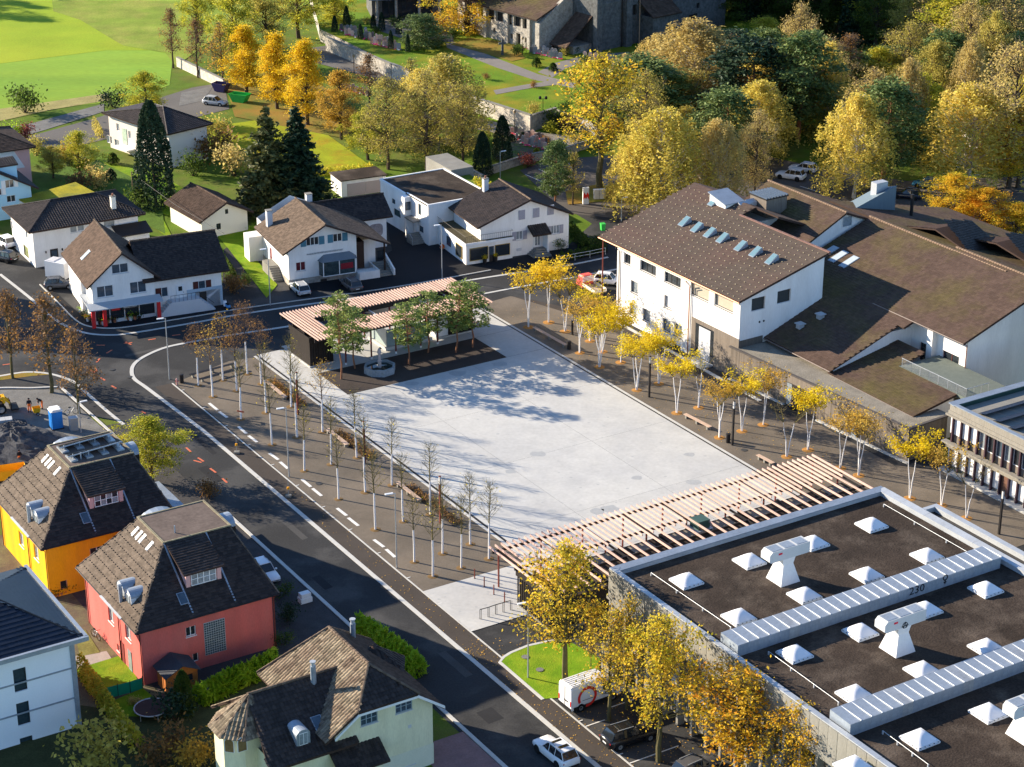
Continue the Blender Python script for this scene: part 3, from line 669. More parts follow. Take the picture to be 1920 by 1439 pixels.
Pv.part('roof_sheet', metal_d, MB().box(.3,6.7,4.14,23.9,9.5,4.28)); Pv.part('roof_sheet', metal_d, MB().box(.3,-.35,4.14,23.9,3.2,4.28))
Pv.part('end_block', wood_dark, MB().box(.05,2.1,.18,3.2,7.4,3.72)); Pv.part('plinth', concrete, MB().box(-.1,1.95,.06,3.35,7.5,.2))
for k in range(9): Pv.part('board', wood_dark, MB().box(.25+k*.33,2.0,.25,.42+k*.33,2.1,3.3))
Pv.part('fascia', wood_dark, MB().box(.0,1.93,3.3,3.3,2.0,3.9).box(-.06,1.95,3.3,.0,7.5,3.9))
Pv.part('end_block', white_m, MB().box(17.6,2.3,.1,19.4,6.4,3.72)); Pv.part('end_block', wood_dark, MB().box(19.42,2.1,.18,22.9,7.2,3.72)); Pv.part('plinth', concrete, MB().box(17.5,1.95,.06,23.0,7.3,.19))
for k in range(10): Pv.part('board', wood_dark, MB().box(19.5+k*.33,2.0,.25,19.66+k*.33,2.1,3.3))
for x, y in ((4.1,.57),(7.6,.57),(11.0,.57),(14.5,.57),(6.2,6.5),(9.8,6.5),(13.4,6.5),(16.9,.57)):
    Pv.part('post', metal_r, MB().box(x-.08,y-.08,.06,x+.08,y+.08,3.75)); Pv.part('post_foot', frame_w, MB().cyl(x,y,.06,.32,.13,8))
gb = Pv.part('glass_screen', glass_l, MB().box(10.6,2.2,.45,10.64,6.4,2.7).box(10.6,2.2,.45,16.6,2.24,2.7))
Pv.part('low_wall', concrete, MB().box(10.3,1.9,.06,10.66,6.6,.45).box(10.66,1.9,.06,16.9,2.26,.45))
Pv.part('green_carpet', mat('mint_floor',(.40,.47,.40),.8,.06,2,8), MB().box(12.4,.1,.062,16.6,1.7,.07))
vine = leafmat('vine_leaf', [(.05,.09,.015),(.12,.14,.02),(.3,.2,.03)])
# ---------------------------------------------------------------- white office building with the brown roof
def plane_hit(bl, p0, p1, p2, px_, py_):
    p0, p1, p2 = Vector(p0), Vector(p1), Vector(p2); n = (p1-p0).cross(p2-p0).normalized()
    o = Vector((0,0,CAM_H))-bl.o; r = ray(px_, py_); o = Vector((o.dot(bl.X), o.dot(bl.Y), o.z)); r = Vector((r.dot(bl.X), r.dot(bl.Y), r.z))
    return o+r*((p0-o).dot(n)/r.dot(n))
def roof_window(bl, pl, px_, py_, w=1.0, l=1.5, pop=.0, glass=None, frame=None, lift=.1, name='roof_window'):
    """window lying in (or tilting out of) the roof plane pl = (origin, eave dir point, upslope point)"""
    c = plane_hit(bl, *pl, px_, py_); ax = (Vector(pl[1])-Vector(pl[0])).normalized(); n = ax.cross(Vector(pl[2])-Vector(pl[0])).normalized()
    if n.z < 0: n = -n
    up = n.cross(ax); up = up if up.z > 0 else -up
    def q(a, b, h): return c+ax*a+up*b+n*h
    fr = MB().slab([q(-w/2,-l/2,lift),q(w/2,-l/2,lift),q(w/2,l/2,lift+pop),q(-w/2,l/2,lift+pop)], .1, vec=-n*(lift+.12+pop))
    f = fr.obj(name, frame or metal_z, bl.e)
    e = .07
    MB().slab([q(-w/2+e,-l/2+e,lift+.025),q(w/2-e,-l/2+e,lift+.025),q(w/2-e,l/2-e,lift+pop+.025),q(-w/2+e,l/2-e,lift+pop+.025)], .02, vec=-n*.022).obj('pane', glass or glass_s, f)
    return f
Of = B('office_building', 'three-storey white building with brown mono-pitch roof and seven small rooflights in a row', 'building', g(1382,712), 56.8)
def ox(*a): return Of.op('x-', 0, *a)
wl = [(ox(1176,486,1.45,1.35),2,glass_m),(ox(1215,503,3.3,1.35),3,glass_m),(ox(1261,525,3.3,1.35),3,glass_m),(ox(1312,548,3.6,1.6),1,'blind'),(ox(1357,568,3.6,1.6),1,'blind'),
      (ox(1189,539,1.5,1.6),1,glass_c),(ox(1252,567,1.5,1.6),1,'white'),(ox(1187,581,1.5,1.6),1,glass_c),(ox(1212,592,1.5,1.6),1,glass_c),(ox(1250,611,1.6,1.65),1,glass_c),(ox(1271,620,1.6,1.65),1,glass_c),
      (ox(1249,644,1.5,.7),1,glass_m),(ox(1269,652,1.5,.7),1,glass_m)]
blind_b = mat('blind_beige', (.42,.36,.28), .8, .08, 1, 9); blind_w = mat('blind_white', (.66,.65,.62), .8, .05, 1, 9); blind_d = mat('blind_dark', (.05,.055,.055), .7, .1, 1, 9)
def oy(*a): return Of.op('y-', 0, *a)
wr = [(oy(1422,570,2.05,1.6),1,blind_d),(oy(1470,556,2.05,1.6),1,blind_d)]
Of.walls(0,12.7,0,24.6,0,10.1,white_m,'y',None,None,13.3,opens={'x-':[w[0] for w in wl],'y-':[w[0] for w in wr]},depth=.3)
for o, n, p in wl: Of.window('x-',0,o,.3,n,1,frame_d,{'blind':blind_b,'white':blind_w}.get(p,p) if isinstance(p,str) else p,sill=mat('sill_dark',(.10,.09,.085),.7))
for o, n, p in wr: Of.window('y-',0,o,.3,n,1,frame_d,p)
k_ = .255
def rz_(x): return 10.12+k_*(x+.5)
rp0, rp1, rp2 = (-.5,-.4,rz_(-.5)), (-.5,28.0,rz_(-.5)), (13.1,-.4,rz_(13.1))
rpl = (rp0, rp1, rp2)
Of.roof([rp0,rp1,(15.5,29.0,rz_(15.5)),(15.5,16.5,rz_(15.5)),(13.1,16.5,rz_(13.1)),rp2], tile_sl, t=.24, tw=.6, th=.42)
Of.roof([(26,12,rz_(15.5)-4.2),(26,29,rz_(15.5)-4.2),(15.5,29,rz_(15.5)),(15.5,12,rz_(15.5))][::1], tile_sl, t=.24, tw=.6, th=.42)
Of.part('verge', mat('verge_copper',(.20,.115,.095),.7,.2,2,8), MB().slab([(12.95,-.45,rz_(13.1)+.13),(13.25,-.45,rz_(13.1)+.13),(13.25,16.6,rz_(13.1)+.13),(12.95,16.6,rz_(13.1)+.13)],.4))
Of.part('wall', white_m, MB().prism([(13.2,16.4),(24,16.4),(24,24.4),(13.2,24.4)],0,12.2))
guards = MB()
for i in range(16):
    for j in range(28):
        x = -.2+i*.95; y = .1+j*1.02+(.5 if i % 2 else 0)
        if x > 13.2 and y < 16.8: continue
        z = rz_(x)+.06; guards.box(x-.035,y-.035,z,x+.035,y+.035,z+.08)
Of.part('snow_guards', mat('snow_guard',(.62,.52,.33),.6,.2,3,9), guards, kind='stuff')
for p in ((1284,420),(1307,431),(1331,441),(1355,451),(1389,466),(1417,477),(1447,491),(1339,382)): roof_window(Of, rpl, *p, w=.95, l=1.6, pop=.55, lift=.12, glass=mat('skylight_pale',(.13,.22,.26),.15,.1,1,5,spec=.5))
cop = [(0.1,-.62,24.6),(0.1,-.62,20)]
Of.part('gutter', copper, MB().tube([(-.58,-.45,9.92),(-.58,28,9.92)],.09,6))
Of.pipe([(-.72,24.0,9.7),(-.12,24.0,9.2),(-.12,24.0,.1)], metal_d, .06); Of.pipe([(-.72,9.6,9.7),(-.12,9.5,9.0),(-.12,9.5,.1)], copper, .08); Of.pipe([(-.72,9.1,9.6),(-.14,9.2,8.8),(-.14,9.2,.1)], frame_w, .06)
MB().tube([(-.6,26.9,9.7),(-.6,26.9,0)],.09,6).obj('flag_post', metal_r, Of.e)
# boarded base at the corner, with the recessed entrance
a0, zt = Of.hit('x-',-.06,1325,602); b0, _ = Of.hit('x-',-.06,1292,585)
top = 5.15
Of.part('board_cladding', wood_grey, MB().box(-.07,-1.2,0,.05,4.6,4.0).box(-.07,-.07,4.0,.05,4.6,top).box(-.06,8.2,0,.03,9.0,top).box(-.05,4.6,4.65,.03,8.2,top))
bm = MB().box(-.09,0,0,-.07,.15,4.0).mesh('board', wood_grey)
Of.part('board_cladding', wood_grey, MB().box(.05,-.07,1.6,3.6,.04,4.9))
Of.part('entrance', glass_m, MB().box(-.03,4.62,.3,-.01,8.15,4.62)); Of.part('entrance_wall', white_d, MB().box(-.05,5.3,.4,-.032,7.5,4.4)); Of.part('step', concrete, MB().box(-1.2,4.7,0,-.1,8.3,.2))
MB().box(-1.25,-8.5,0,-.12,22,.16).obj('plinth_kerb', kerb_m, Of.e) if False else None
band('kerb', ug((141.05,203.5),(141.05,189.5),(140.9,172.5)), .5, .045, kerb_m, .06)
for p in ((1424,604),(1432,602)):
    a, z = Of.hit('y-',0,*p); Of.part('vent_disc', metal_d, MB().tube([(a,-.03,z),(a,.05,z)],.14,10))
# lift tower and dormer on the back slope
x, y = Of.loc(1440,395,12.5)
Of.part('roof_tower', wood_grey, MB().box(x-1.7,y-1.6,8,x+1.7,y+1.6,14.6)); rf = Of.part('tower_roof', metal_d, MB().box(x-1.85,y-1.75,14.6,x+1.85,y+1.75,14.75))
for k in range(8): MB().box(x-1.8+k*.48,y-1.75,14.76,x-1.6+k*.48,y+1.75,14.9).obj('louvre', mat('louvre_blue',(.12,.16,.22),.4,.1,2,8,metal=.4), rf)
x, y = Of.loc(1375,380,13.6); Of.part('dormer', white_m, MB().slab([(x-2.6,y-1.6,14.1),(x+.2,y-1.6,14.1),(x+.2,y+1.6,14.9),(x-2.6,y+1.6,14.9)],2.4)); Of.part('dormer_roof', metal_z, MB().slab([(x-2.8,y-1.8,14.25),(x+.4,y-1.8,14.25),(x+.4,y+1.8,15.05),(x-2.8,y+1.8,15.05)],.12))
for p in ((1395,388),(1408,383)): x, y = Of.loc(*p,13.7); Of.part('roof_fan', metal_l, MB().slab([(x-.7,y-.35,14.0),(x+.7,y-.35,14.0),(x+.7,y+.35,14.3),(x-.7,y+.35,14.3)],.5))

# ---------------------------------------------------------------- community hall behind it
Ha = B('community_hall', 'large white hall with broad mossy brown roofs and a balcony', 'building', T(146.5,150.0))
KM = .357; gut = mat('gutter_brown',(.20,.16,.14),.6,.15,2,8)
def mz(x): return 4.6+KM*x
hall_pl = ((0,17,mz(0)),(0,29.6,mz(0)),(8,17,mz(8)))
Ha.roof([(0,17,mz(0)),(0,29.4,mz(0)),(8.6,29.4,mz(8.6)),(8.6,38.2,mz(8.6)),(23.5,38.2,mz(23.5)),(23.5,16,mz(23.5)),(10,16,mz(10)),(10,17,mz(10))], tile_m, t=.25, tw=.42, th=.4)
Ha.ridge([(23.5,14.0,mz(23.5)+.06),(23.5,38.2,mz(23.5)+.06)], mat('ridge_tile',(.19,.13,.09),.9,.3,2,8), .18)
Ha.roof([(44,-20,8.5),(44,46,8.5),(23.5,46,13.0),(23.5,-20,13.0)][::1], tile_m, t=.25, tw=.42, th=.4)
def cz(x): return 8.75+KM*(x-11.3)
Ha.roof([(11.3,7.6,cz(11.3)),(11.3,23.0,cz(11.3)),(24.0,23.0,cz(24)),(24.0,7.6,cz(24))], tile_m, t=.25, tw=.42, th=.4)
Ha.roof([(40,7.6,cz(24)-5),(40,23,cz(24)-5),(24,23,cz(24)),(24,7.6,cz(24))], tile_m, t=.25, tw=.42, th=.4)
Ha.ridge([(24,7.6,cz(24)+.06),(24,23,cz(24)+.06)], mat('ridge_tile',(.33,.22,.14)), .16)
hx = 12.5
wins = [Ha.op('x-',hx,1737,664,2.4,2.3), Ha.op('x-',hx,1782,676,2.7,1.7)]
Ha.walls(hx,36,8.2,22.8,0,8.9,white_m,'y',24,cz(24)-.1,8.2,opens={'x-':wins},depth=.25)
Ha.window('x-',hx,wins[0],.25,2,1,metal_r,glass_m); Ha.window('x-',hx,wins[1],.25,2,1,metal_r,glass_m)
for y in (22.3,18.0,13.6): Ha.part('buttress', white_m, MB().box(hx-.75,y-.45,0,hx,y+.45,8.75))
Ha.gutter((11.2,7.6,8.66),(11.2,23,8.66), gut); Ha.pipe([(11.2,8.1,8.7),(12.3,8.1,8.1),(12.3,8.1,3)], metal_r, .07)
# walls below the main roof
Ha.part('wall', white_m, MB().box(.6,17.4,0,8,29.4,4.55).box(8,17.4,0,23,38,7.3).slab([(8.6,38.1,mz(8.6)-.25),(23.5,38.1,mz(23.5)-.25),(23.5,38.1,5),(8.6,38.1,5)],.1,vec=(0,-.2,0)).slab([(.7,17.3,4.5),(9.0,17.3,mz(9)-.25),(9.0,17.3,3),(.7,17.3,3)],.1,vec=(0,.3,0)))
Ha.gutter((-.1,17,4.45),(-.1,29.4,4.45), gut); Ha.pipe([(-.1,18.6,4.5),(.45,18.6,4.0),(.45,18.6,3.6)], metal_r, .07)
for p in ((1554,473),(1572,482),(1592,492)): roof_window(Ha, hall_pl, *p, w=1.15, l=2.6, glass=mat('rooflight_milky',(.40,.46,.50),.2,.1,1,5), lift=.1)
for p in ((1500,615),(1538,597)):
    c = plane_hit(Ha,*hall_pl,*p); Ha.part('roof_vent', metal_l, MB().box(c.x-.35,c.y-.35,c.z-.1,c.x+.35,c.y+.35,c.z+.5).box(c.x-.5,c.y-.5,c.z+.5,c.x+.5,c.y+.5,c.z+.6))
# lower mossy roof with its white walls, terrace and railing
Ha.roof([(.1,3.0,4.1),(.1,17.6,4.1),(10.4,17.6,6.06),(10.4,12.8,6.06),(6.3,12.8,5.28),(6.3,3.0,5.28)], tile_m, t=.22, tw=.42, th=.4)
Ha.part('wall', white_m, MB().box(.6,3.5,0,6.2,17,3.95).slab([(.6,3.35,4.0),(6.2,3.35,5.05),(6.2,3.35,0),(.6,3.35,0)],.1,vec=(0,.15,0)))
Ha.gutter((.0,3.0,3.98),(.0,17,3.98), gut)
Ha.part('terrace', mat('terrace_floor',(.14,.16,.14),.9,.15,2,9), MB().box(6.35,1.8,5.0,12.5,12.6,5.35))
rl = MB()
for k in range(8): y = 1.7+k*1.5; rl.tube([(6.45,y,5.3),(6.45,y,6.4)],.035,5)
rl.tube([(6.45,1.7,6.4),(6.45,12.3,6.4)],.04,5).tube([(6.45,1.7,6.4),(9.8,1.7,6.4)],.04,5)
for k in range(60): y = 1.75+k*.175; rl.box(6.44,y,5.4,6.46,y+.03,6.35)
for k in range(4): rl.tube([(6.45+k*1.1,1.7,5.3),(6.45+k*1.1,1.7,6.4)],.035,5)
Ha.part('railing', metal_g, rl)
st = MB()
for k in range(9): st.box(9.8,1.6-k*.42-.42,4.9-k*.34,11.8,1.6-k*.42,5.05-k*.34)
Ha.part('outside_stair', metal_g, st)
# stepped volumes between hall and office
Ha.roof([(10.8,38.2,9.9),(10.8,54,9.9),(19.6,54,14.2),(19.6,38.2,14.2)], tile_m, t=.22, tw=.42, th=.4)
Ha.roof([(30,38.2,10.2),(30,54,10.2),(19.6,54,14.2),(19.6,38.2,14.2)], tile_m, t=.22, tw=.42, th=.4)
Ha.part('wall', white_m, MB().prism([(11.3,38.9),(29,38.9),(29,53.5),(11.3,53.5)],0,9.8).slab([(11.3,38.7,9.8),(19.6,38.7,13.9),(28,38.7,10.7),(28,38.7,6),(11.3,38.7,6)],.1,vec=(0,.25,0)))
a, z = Ha.hit('y-',38.7,1588,415); Ha.window('y-',38.68,(a-.8,a+.8,z-.7,z+.7),-.02,1,1,frame_w,glass_c)
Ha.ridge([(19.6,38.2,14.26),(19.6,54,14.26)], mat('ridge_tile',(.33,.22,.14)), .16)
x, y = Ha.loc(1630,385,12.5); Ha.part('stage_tower', mat('metal_cladding_blue',(.13,.17,.20),.55,.1,1,6,stretch=(6,6,.3)), MB().slab([(x-4.5,y-.5,12.2),(x+4,y-.5,14.6),(x+4,y+3.5,13.2),(x-4.5,y+3.5,10.8)],4.5))
Ha.part('tower_fan', metal_l, MB().box(x+1.5,y+.5,13.2,x+3.4,y+1.6,15.0)); Ha.part('flue', metal_d, MB().cyl(x+4.6,y-3,11,14,.22,8))
for (a, b, c) in ((26,22.5,13.6),(29.5,15.5,13.2)):
    Ha.roof([(a,b,12.2),(a+9,b,9.4),(a+6,b+6.5,c),(a,b+6.5,c)], tile_dk, t=.2)
    Ha.roof([(a+9,b+13,9.4),(a,b+13,12.2),(a,b+6.5,c),(a+6,b+6.5,c)], tile_dk, t=.2)

# ---------------------------------------------------------------- low timber wing with gravel roof
Tw = B('timber_wing', 'long low wing clad in weathered boards with a grey gravel roof', 'building', g(1700,868), 54.2)
Tw.part('wall', wood_grey, MB().box(.05,.05,.15,6.0,29.0,3.95))
plk = MB().box(-.02,0,0,.03,.19,3.75).mesh('board', wood_grey)
doors = [(14.2,19.3),(6.4,8.7)]
for k in range(145):
    y = .02+k*.2
    if any(a < y+.1 < b for a, b in doors): continue
    o = link('board', plk, Tw.e); o.location = (0, y, .18); o.scale.z = R.uniform(.995,1.004)
for a, b in doors: Tw.part('board_band', wood_grey, MB().box(-.02,a,3.0,.04,b,3.94)); Tw.part('doorway', frame_d, MB().box(.02,a,.15,.045,b,3.0)); Tw.part('door_leaf', glass_c, MB().box(-.01,b-.9,.2,.02,b-.1,2.9))
Tw.part('roof', roofgravel_g, MB().box(.3,.3,3.95,6.5,29.4,4.02))
Tw.part('roof_edge', mat('edge_dark',(.09,.08,.075),.7,.2,2,8), MB().box(-.06,-.06,3.94,.28,29.4,4.1).box(.28,-.06,3.94,6.5,.28,4.1))
Tw.part('plinth', kerb_m, MB().box(-.35,-.3,0,.04,14,.16).box(-.35,19.4,0,.04,29,.16))
pl2 = MB().box(0,-.02,0,.19,.03,3.75).mesh('board', wood_grey)
for k in range(29): o = link('board', pl2, Tw.e); o.location = (.1+k*.2, 0, .18)
Tw.part('gate_post', metal_d, MB().box(-.05,16.6,.2,.08,16.75,3))
ld = thing('ladder', 'aluminium ladder leaning on the end of the timber wing', 'ladder', g(1716,862), rad(90-54.2))
lm = MB()
for sx in (0,.4): lm.tube([(sx,-.5,.05),(sx,.33,3.0)],.03,5)
lm.obj('rail', metal_l, ld)
for k in range(9): MB().tube([(0,-.42+k*.085,.33+k*.3),(.4,-.42+k*.085,.33+k*.3)],.022,5).obj('rung', metal_l, ld)

# ---------------------------------------------------------------- two-storey pavilion school with solar roof, right edge
wood_lt = mat('grey_boards_light',(.25,.23,.195),.9,.25,1.5,10,.3,stretch=(5,5,.3))
D = B('school_annex', 'two-storey annex of white panels and dark fins with solar panels on its roof', 'building', T(146.4,147.5))
DZ = 7.85; DL = -34.0
D.part('wall', concrete_d, MB().box(.5,-.3,0,22,DL,7.3))
D.part('roof_band', wood_lt, MB().box(-.05,.05,6.5,.5,DL,7.0).box(.05,-.05,7.0,.5,DL,7.75).box(.5,.05,6.5,22,-.3,7.75))
D.part('ledge', wood_lt, MB().box(-.25,.25,6.42,.3,DL,6.62).box(-.4,.4,3.25,.3,DL,3.42)); D.part('floor_band', wood_lt, MB().box(-.05,.05,2.75,.5,DL,3.25))
D.part('spandrel', wood_grey, MB().box(.42,-.2,3.42,.5,DL,4.2)); D.part('plinth', concrete, MB().box(-.6,.3,0,.5,DL,.25))
D.part('coping', metal_z, MB().slab([(-.1,.1,DZ),(22,.1,DZ),(22,-.75,DZ-.08),(-.1,-.75,DZ-.08)],.1).slab([(-.1,-.76,DZ),(.5,-.76,DZ-.05),(.5,DL,DZ-.05),(-.1,DL,DZ)],.1))
D.part('roof_deck', roofgravel_g, MB().box(.5,-.75,7.0,22,DL,7.25))
D.part('parapet_lining', mat('parapet_green',(.03,.06,.05),.6), MB().box(.5,-.75,7.25,22,-.85,7.74))
for k in range(26):
    y = -.55-k*1.25
    fin = MB().box(.1,y-.08,.25,.45,y+.08,6.45).obj('fin', mat('fin_aubergine',(.075,.045,.055),.7,.15,2,8,stretch=(4,4,.4)), D.e)
    y0, y1 = y-.1, y-1.15
    if k < 3: D.part('panel', frame_w, MB().box(.36,y1,4.3,.5,y0,6.4))
    else: D.window('x-',.5,(y1,y0,4.25,6.4),-.03,1,1,frame_w,[glass_c,glass_m,glass_b][k%3],sill=frame_w)
    if k % 7 == 6: D.part('door', mat('door_brown',(.16,.085,.06),.6), MB().box(.34,y1,.3,.5,y0,2.7))
    else: D.part('panel', frame_w, MB().box(.36,y1,.65,.5,y0,2.7))
D.part('panel', frame_w, MB().box(.36,-.45,.65,.5,-.05,2.7)); D.part('panel', frame_w, MB().box(.36,-.45,4.3,.5,-.05,6.4))
pv = MB().slab([(0,0,.12),(1.65,0,.12),(1.65,-1.1,.42),(0,-1.1,.42)],.04).mesh('solar_panel', mat('solar_cells',(.012,.018,.035),.4,.2,1,5,spec=.25))
for j in range(7):
    for k in range(11):
        o = link('solar_panel', pv, D.e); o.location = (1.3+j*.0+k*1.7, -3.0-j*2.2, 7.3)
# ---------------------------------------------------------------- houses north of the square
def gable_y(b, x0, x1, y0, y1, ze0, ze1, xr, zr, tm, style='flat', tw=.34, th=.36, rm=None, t=.2):
    """gable roof, ridge along y"""
    a = b.roof([(x0,y0,ze0),(x0,y1,ze0),(xr,y1,zr),(xr,y0,zr)], tm, t=t, style=style, tw=tw, th=th)
    c = b.roof([(x1,y1,ze1),(x1,y0,ze1),(xr,y0,zr),(xr,y1,zr)], tm, t=t, style=style, tw=tw, th=th)
    b.ridge([(xr,y0,zr+.06),(xr,y1,zr+.06)], rm or tm)
    return a, c
def gable_x(b, x0, x1, y0, y1, ze0, ze1, yr, zr, tm, style='flat', tw=.34, th=.36, rm=None, t=.2):
    a = b.roof([(x0,y0,ze0),(x1,y0,ze0),(x1,yr,zr),(x0,yr,zr)], tm, t=t, style=style, tw=tw, th=th)
    c = b.roof([(x1,y1,ze1),(x0,y1,ze1),(x0,yr,zr),(x1,yr,zr)], tm, t=t, style=style, tw=tw, th=th)
    b.ridge([(x0,yr,zr+.06),(x1,yr,zr+.06)], rm or tm)
    return a, c
def hip(b, x0, x1, y0, y1, ze, xr0, xr1, yr, zr, tm, style='pan', tw=.34, th=.36, rm=None):
    E_ = [(x0,y0,ze),(x1,y0,ze),(x1,y1,ze),(x0,y1,ze)]; A, C = (xr0,yr,zr), (xr1,yr,zr)
    b.roof([E_[0],E_[1],C,A], tm, style=style, tw=tw, th=th); b.roof([E_[2],E_[3],A,C], tm, style=style, tw=tw, th=th)
    b.roof([E_[1],E_[2],C], tm, style=style, tw=tw, th=th); b.roof([E_[3],E_[0],A], tm, style=style, tw=tw, th=th)
    rm = rm or tm
    for p, q in ((A,C),(E_[0],A),(E_[3],A),(E_[1],C),(E_[2],C)): b.ridge([(p[0],p[1],p[2]+.07),(q[0],q[1],q[2]+.07)], rm, .11)
def chimney(b, x, y, z0, z1, w=.6, m=None, cap=True):
    c = b.part('chimney', m or white_d, MB().box(x-w/2,y-w/2,z0,x+w/2,y+w/2,z1))
    MB().box(x-w/2-.06,y-w/2-.06,z1,x+w/2+.06,y+w/2+.06,z1+.1).obj('chimney_cap', concrete_d, c)
    if cap: MB().cyl(x,y,z1+.1,z1+.45,.14,8).obj('flue', copper, c)
def glazing(b, face, c, o, m, frame, nx=3, name='shop_window'): return b.window(face, c, o, -.03, nx, 1, frame, m, name=name)

# flower shop house on the corner
H = B('corner_shop_house', 'white gabled corner house with flower shop and red pillars', 'house', g(178,610), 66)
oy_ = lambda b, y, *a: b.op('y-', y, *a)
w1 = [oy_(H,0,225,504,2.1,1.25), oy_(H,0,197,547,2.1,1.5), oy_(H,0,259,539,2.1,1.55)]
xl = [H.op('x-',0,132,540,1.0,1.2), H.op('x-',0,135,572,2.6,1.4)]
H.walls(0,8.0,0,13.6,0,5.6,white_m,'y',4.0,9.05,5.6,opens={'y-':w1,'x-':xl})
for o in w1: H.window('y-',0,o,.15,2,1,frame_w,glass_b,sill=white_d)
for o in xl: H.window('x-',0,o,.15,2,1,frame_w,glass_b)
gable_y(H,-.75,8.7,-.6,14.0,5.25,5.3,4.0,9.25,tile_b,tw=.3,th=.32,rm=tile_g)
roof_window(H,((-.75,0,5.25),(-.75,5,5.25),(4,0,9.25)),161,479,w=.9,l=1.6,glass=mat('rooflight_milky',(.40,.46,.50),.2,.1,1,5))
w2 = [oy_(H,.5,309,548,.85,1.3), oy_(H,.5,379,536,.95,1.35), oy_(H,.5,336,520,1.0,.55)]
H.walls(8.0,17.0,.5,11,0,5.15,white_m,'x',5.6,8.2,5.15,opens={'y-':w2})
H.window('y-',.5,w2[0],.15,1,1,frame_w,glass_b,sh=mat('shutter_brown',(.09,.03,.025),.7,.1,2,9),shw=.75,shsides=(-1,)); H.window('y-',.5,w2[1],.15,1,1,frame_w,glass_b,sh=MATS['shutter_brown'],shw=.7); H.window('y-',.5,w2[2],.15,2,1,frame_w,glass_b)
gable_x(H,6.5,17.9,-.4,11.8,4.95,4.95,5.6,8.5,tile_dk,tw=.3,th=.32,rm=tile_g)
a, z = H.hit('y-',.5,338,548); dd = H.part('door', frame_w, MB().box(a-.5,.4,z-1.05,a+.5,.5,z+1.05)); MB().box(a-.25,.38,z+.2,a+.25,.4,z+.8).obj('pane', glass_m, dd); MB().cyl(a+.4,.36,z-.1,z+.05,.025,6).obj('handle', metal_d, dd)
a, z = H.hit('y-',.5,391,575); H.part('garage_door', white_d, MB().box(a-1.6,.42,0,a+1.6,.5,2.3)); H.part('garage_door', frame_d, MB().box(a-1.1,.38,0,a-.2,.43,2.2)); H.part('plinth', mat('plinth_blue',(.36,.45,.52),.9,.08,1,8), MB().box(12.3,.42,0,17.02,.49,2.7))
sp2 = MB().box(9.8,-1.0,0,13.6,.42,1.85)
for k in range(7): sp2.box(13.6+k*.28,-1.0,0,13.88+k*.28,.42,1.7-k*.25); sp2.box(9.8-k*.27-.27,-1.0,0,9.8-k*.27,.42,1.7-k*.25)
H.part('stair', white_d, sp2)
rl = MB().tube([(9.8,-.95,2.75),(13.6,-.95,2.75),(15.4,-.95,1.0)],.03,5)
for k in range(8): rl.tube([(9.8+k*.54,-.95,1.85),(9.8+k*.54,-.95,2.75)],.02,4)
H.part('railing', metal_d, rl)
H.part('awning', mat('awning_grey',(.40,.43,.46),.8,.08,1,8), MB().slab([(-.9,0,2.95),(8.6,0,2.95),(8.6,-1.7,2.6),(-.9,-1.7,2.6)],.12).slab([(-.9,0,2.95),(-.9,-1.7,2.6),(-.05,-1.7,2.6),(-.05,4,2.95),(-.9,4,2.95)],.12))
for x in (-.55,.9,7.9): H.part('pillar', red_paint, MB().box(x,-1.2,0,x+.45,-.9,2.6))
H.part('shop_front', glass_m, MB().box(.2,-.12,.5,7.8,-.04,2.5)); H.part('shop_base', white_d, MB().box(.1,-.1,0,7.9,-.02,.5))
for x in (2.0,3.9,5.8): H.part('mullion', frame_w, MB().box(x-.05,-.16,.5,x+.05,-.1,2.5))
H.part('sign', red_paint, MB().box(2.1,-.9,1.9,3.2,-.84,2.5)); sg = H.part('sign', frame_d, MB().box(3.4,-.9,1.85,5.6,-.84,2.45)); text_mesh('Blumen', .42, frame_w, 'lettering', .01, sg, (4.5,-.92,2.15), face_rot('y-'), 1.7)
H.part('bay', white_m, MB().box(-.5,4.2,0,.02,5.6,5.2))

# hipped house at the far left
H = B('hipped_shop_house', 'long white house with dark ribbed hip roof behind the flower shop', 'house', g(67,503), 60.5)
wy = [oy_(H,0,138,431,.95,.85), oy_(H,0,152,428,.95,.85), oy_(H,0,205,420,1.6,1.0)]; wx = [H.op('x-',0,22,422,.9,1.1), H.op('x-',0,50,440,.9,1.1), H.op('x-',0,49,472,2.2,1.6)]
H.walls(0,15.0,0,10.0,0,5.6,white_m,opens={'y-':wy,'x-':wx})
for o in wy: H.window('y-',0,o,.15,1,1,frame_w,glass_c,sill=white_d)
for o in wx[:2]: H.window('x-',0,o,.15,1,1,frame_w,glass_c)
H.window('x-',0,wx[2],.15,1,1,frame_d,mat('shop_poster',(.20,.22,.10),.5,.7,.9,3))
hip(H,-.8,15.8,-1.1,11.2,5.55,4.4,10.8,5.0,7.6,tile_dk,tw=.36,th=.42)
chimney(H,12.0,1.2,5.6,8.0,.65,cream_m)
dr = H.part('door', frame_d, MB().box(2.2,-.05,0,3.3,.0,2.3)); MB().box(2.35,-.07,.9,3.15,-.05,2.1).obj('pane', glass_b, dr)
for x in (1.6,3.9): H.part('wall_lamp', metal_d, MB().box(x-.07,-.2,1.9,x+.07,0,2.2))
H.part('lean_to_roof', tile_dk, MB().slab([(11,-.3,4.3),(16.0,-.3,4.3),(16,-3.0,3.5),(11,-3.0,3.5)],.15)); H.part('lean_to_wall', white_m, MB().box(12.2,-2.6,0,15.6,-.2,3.4))

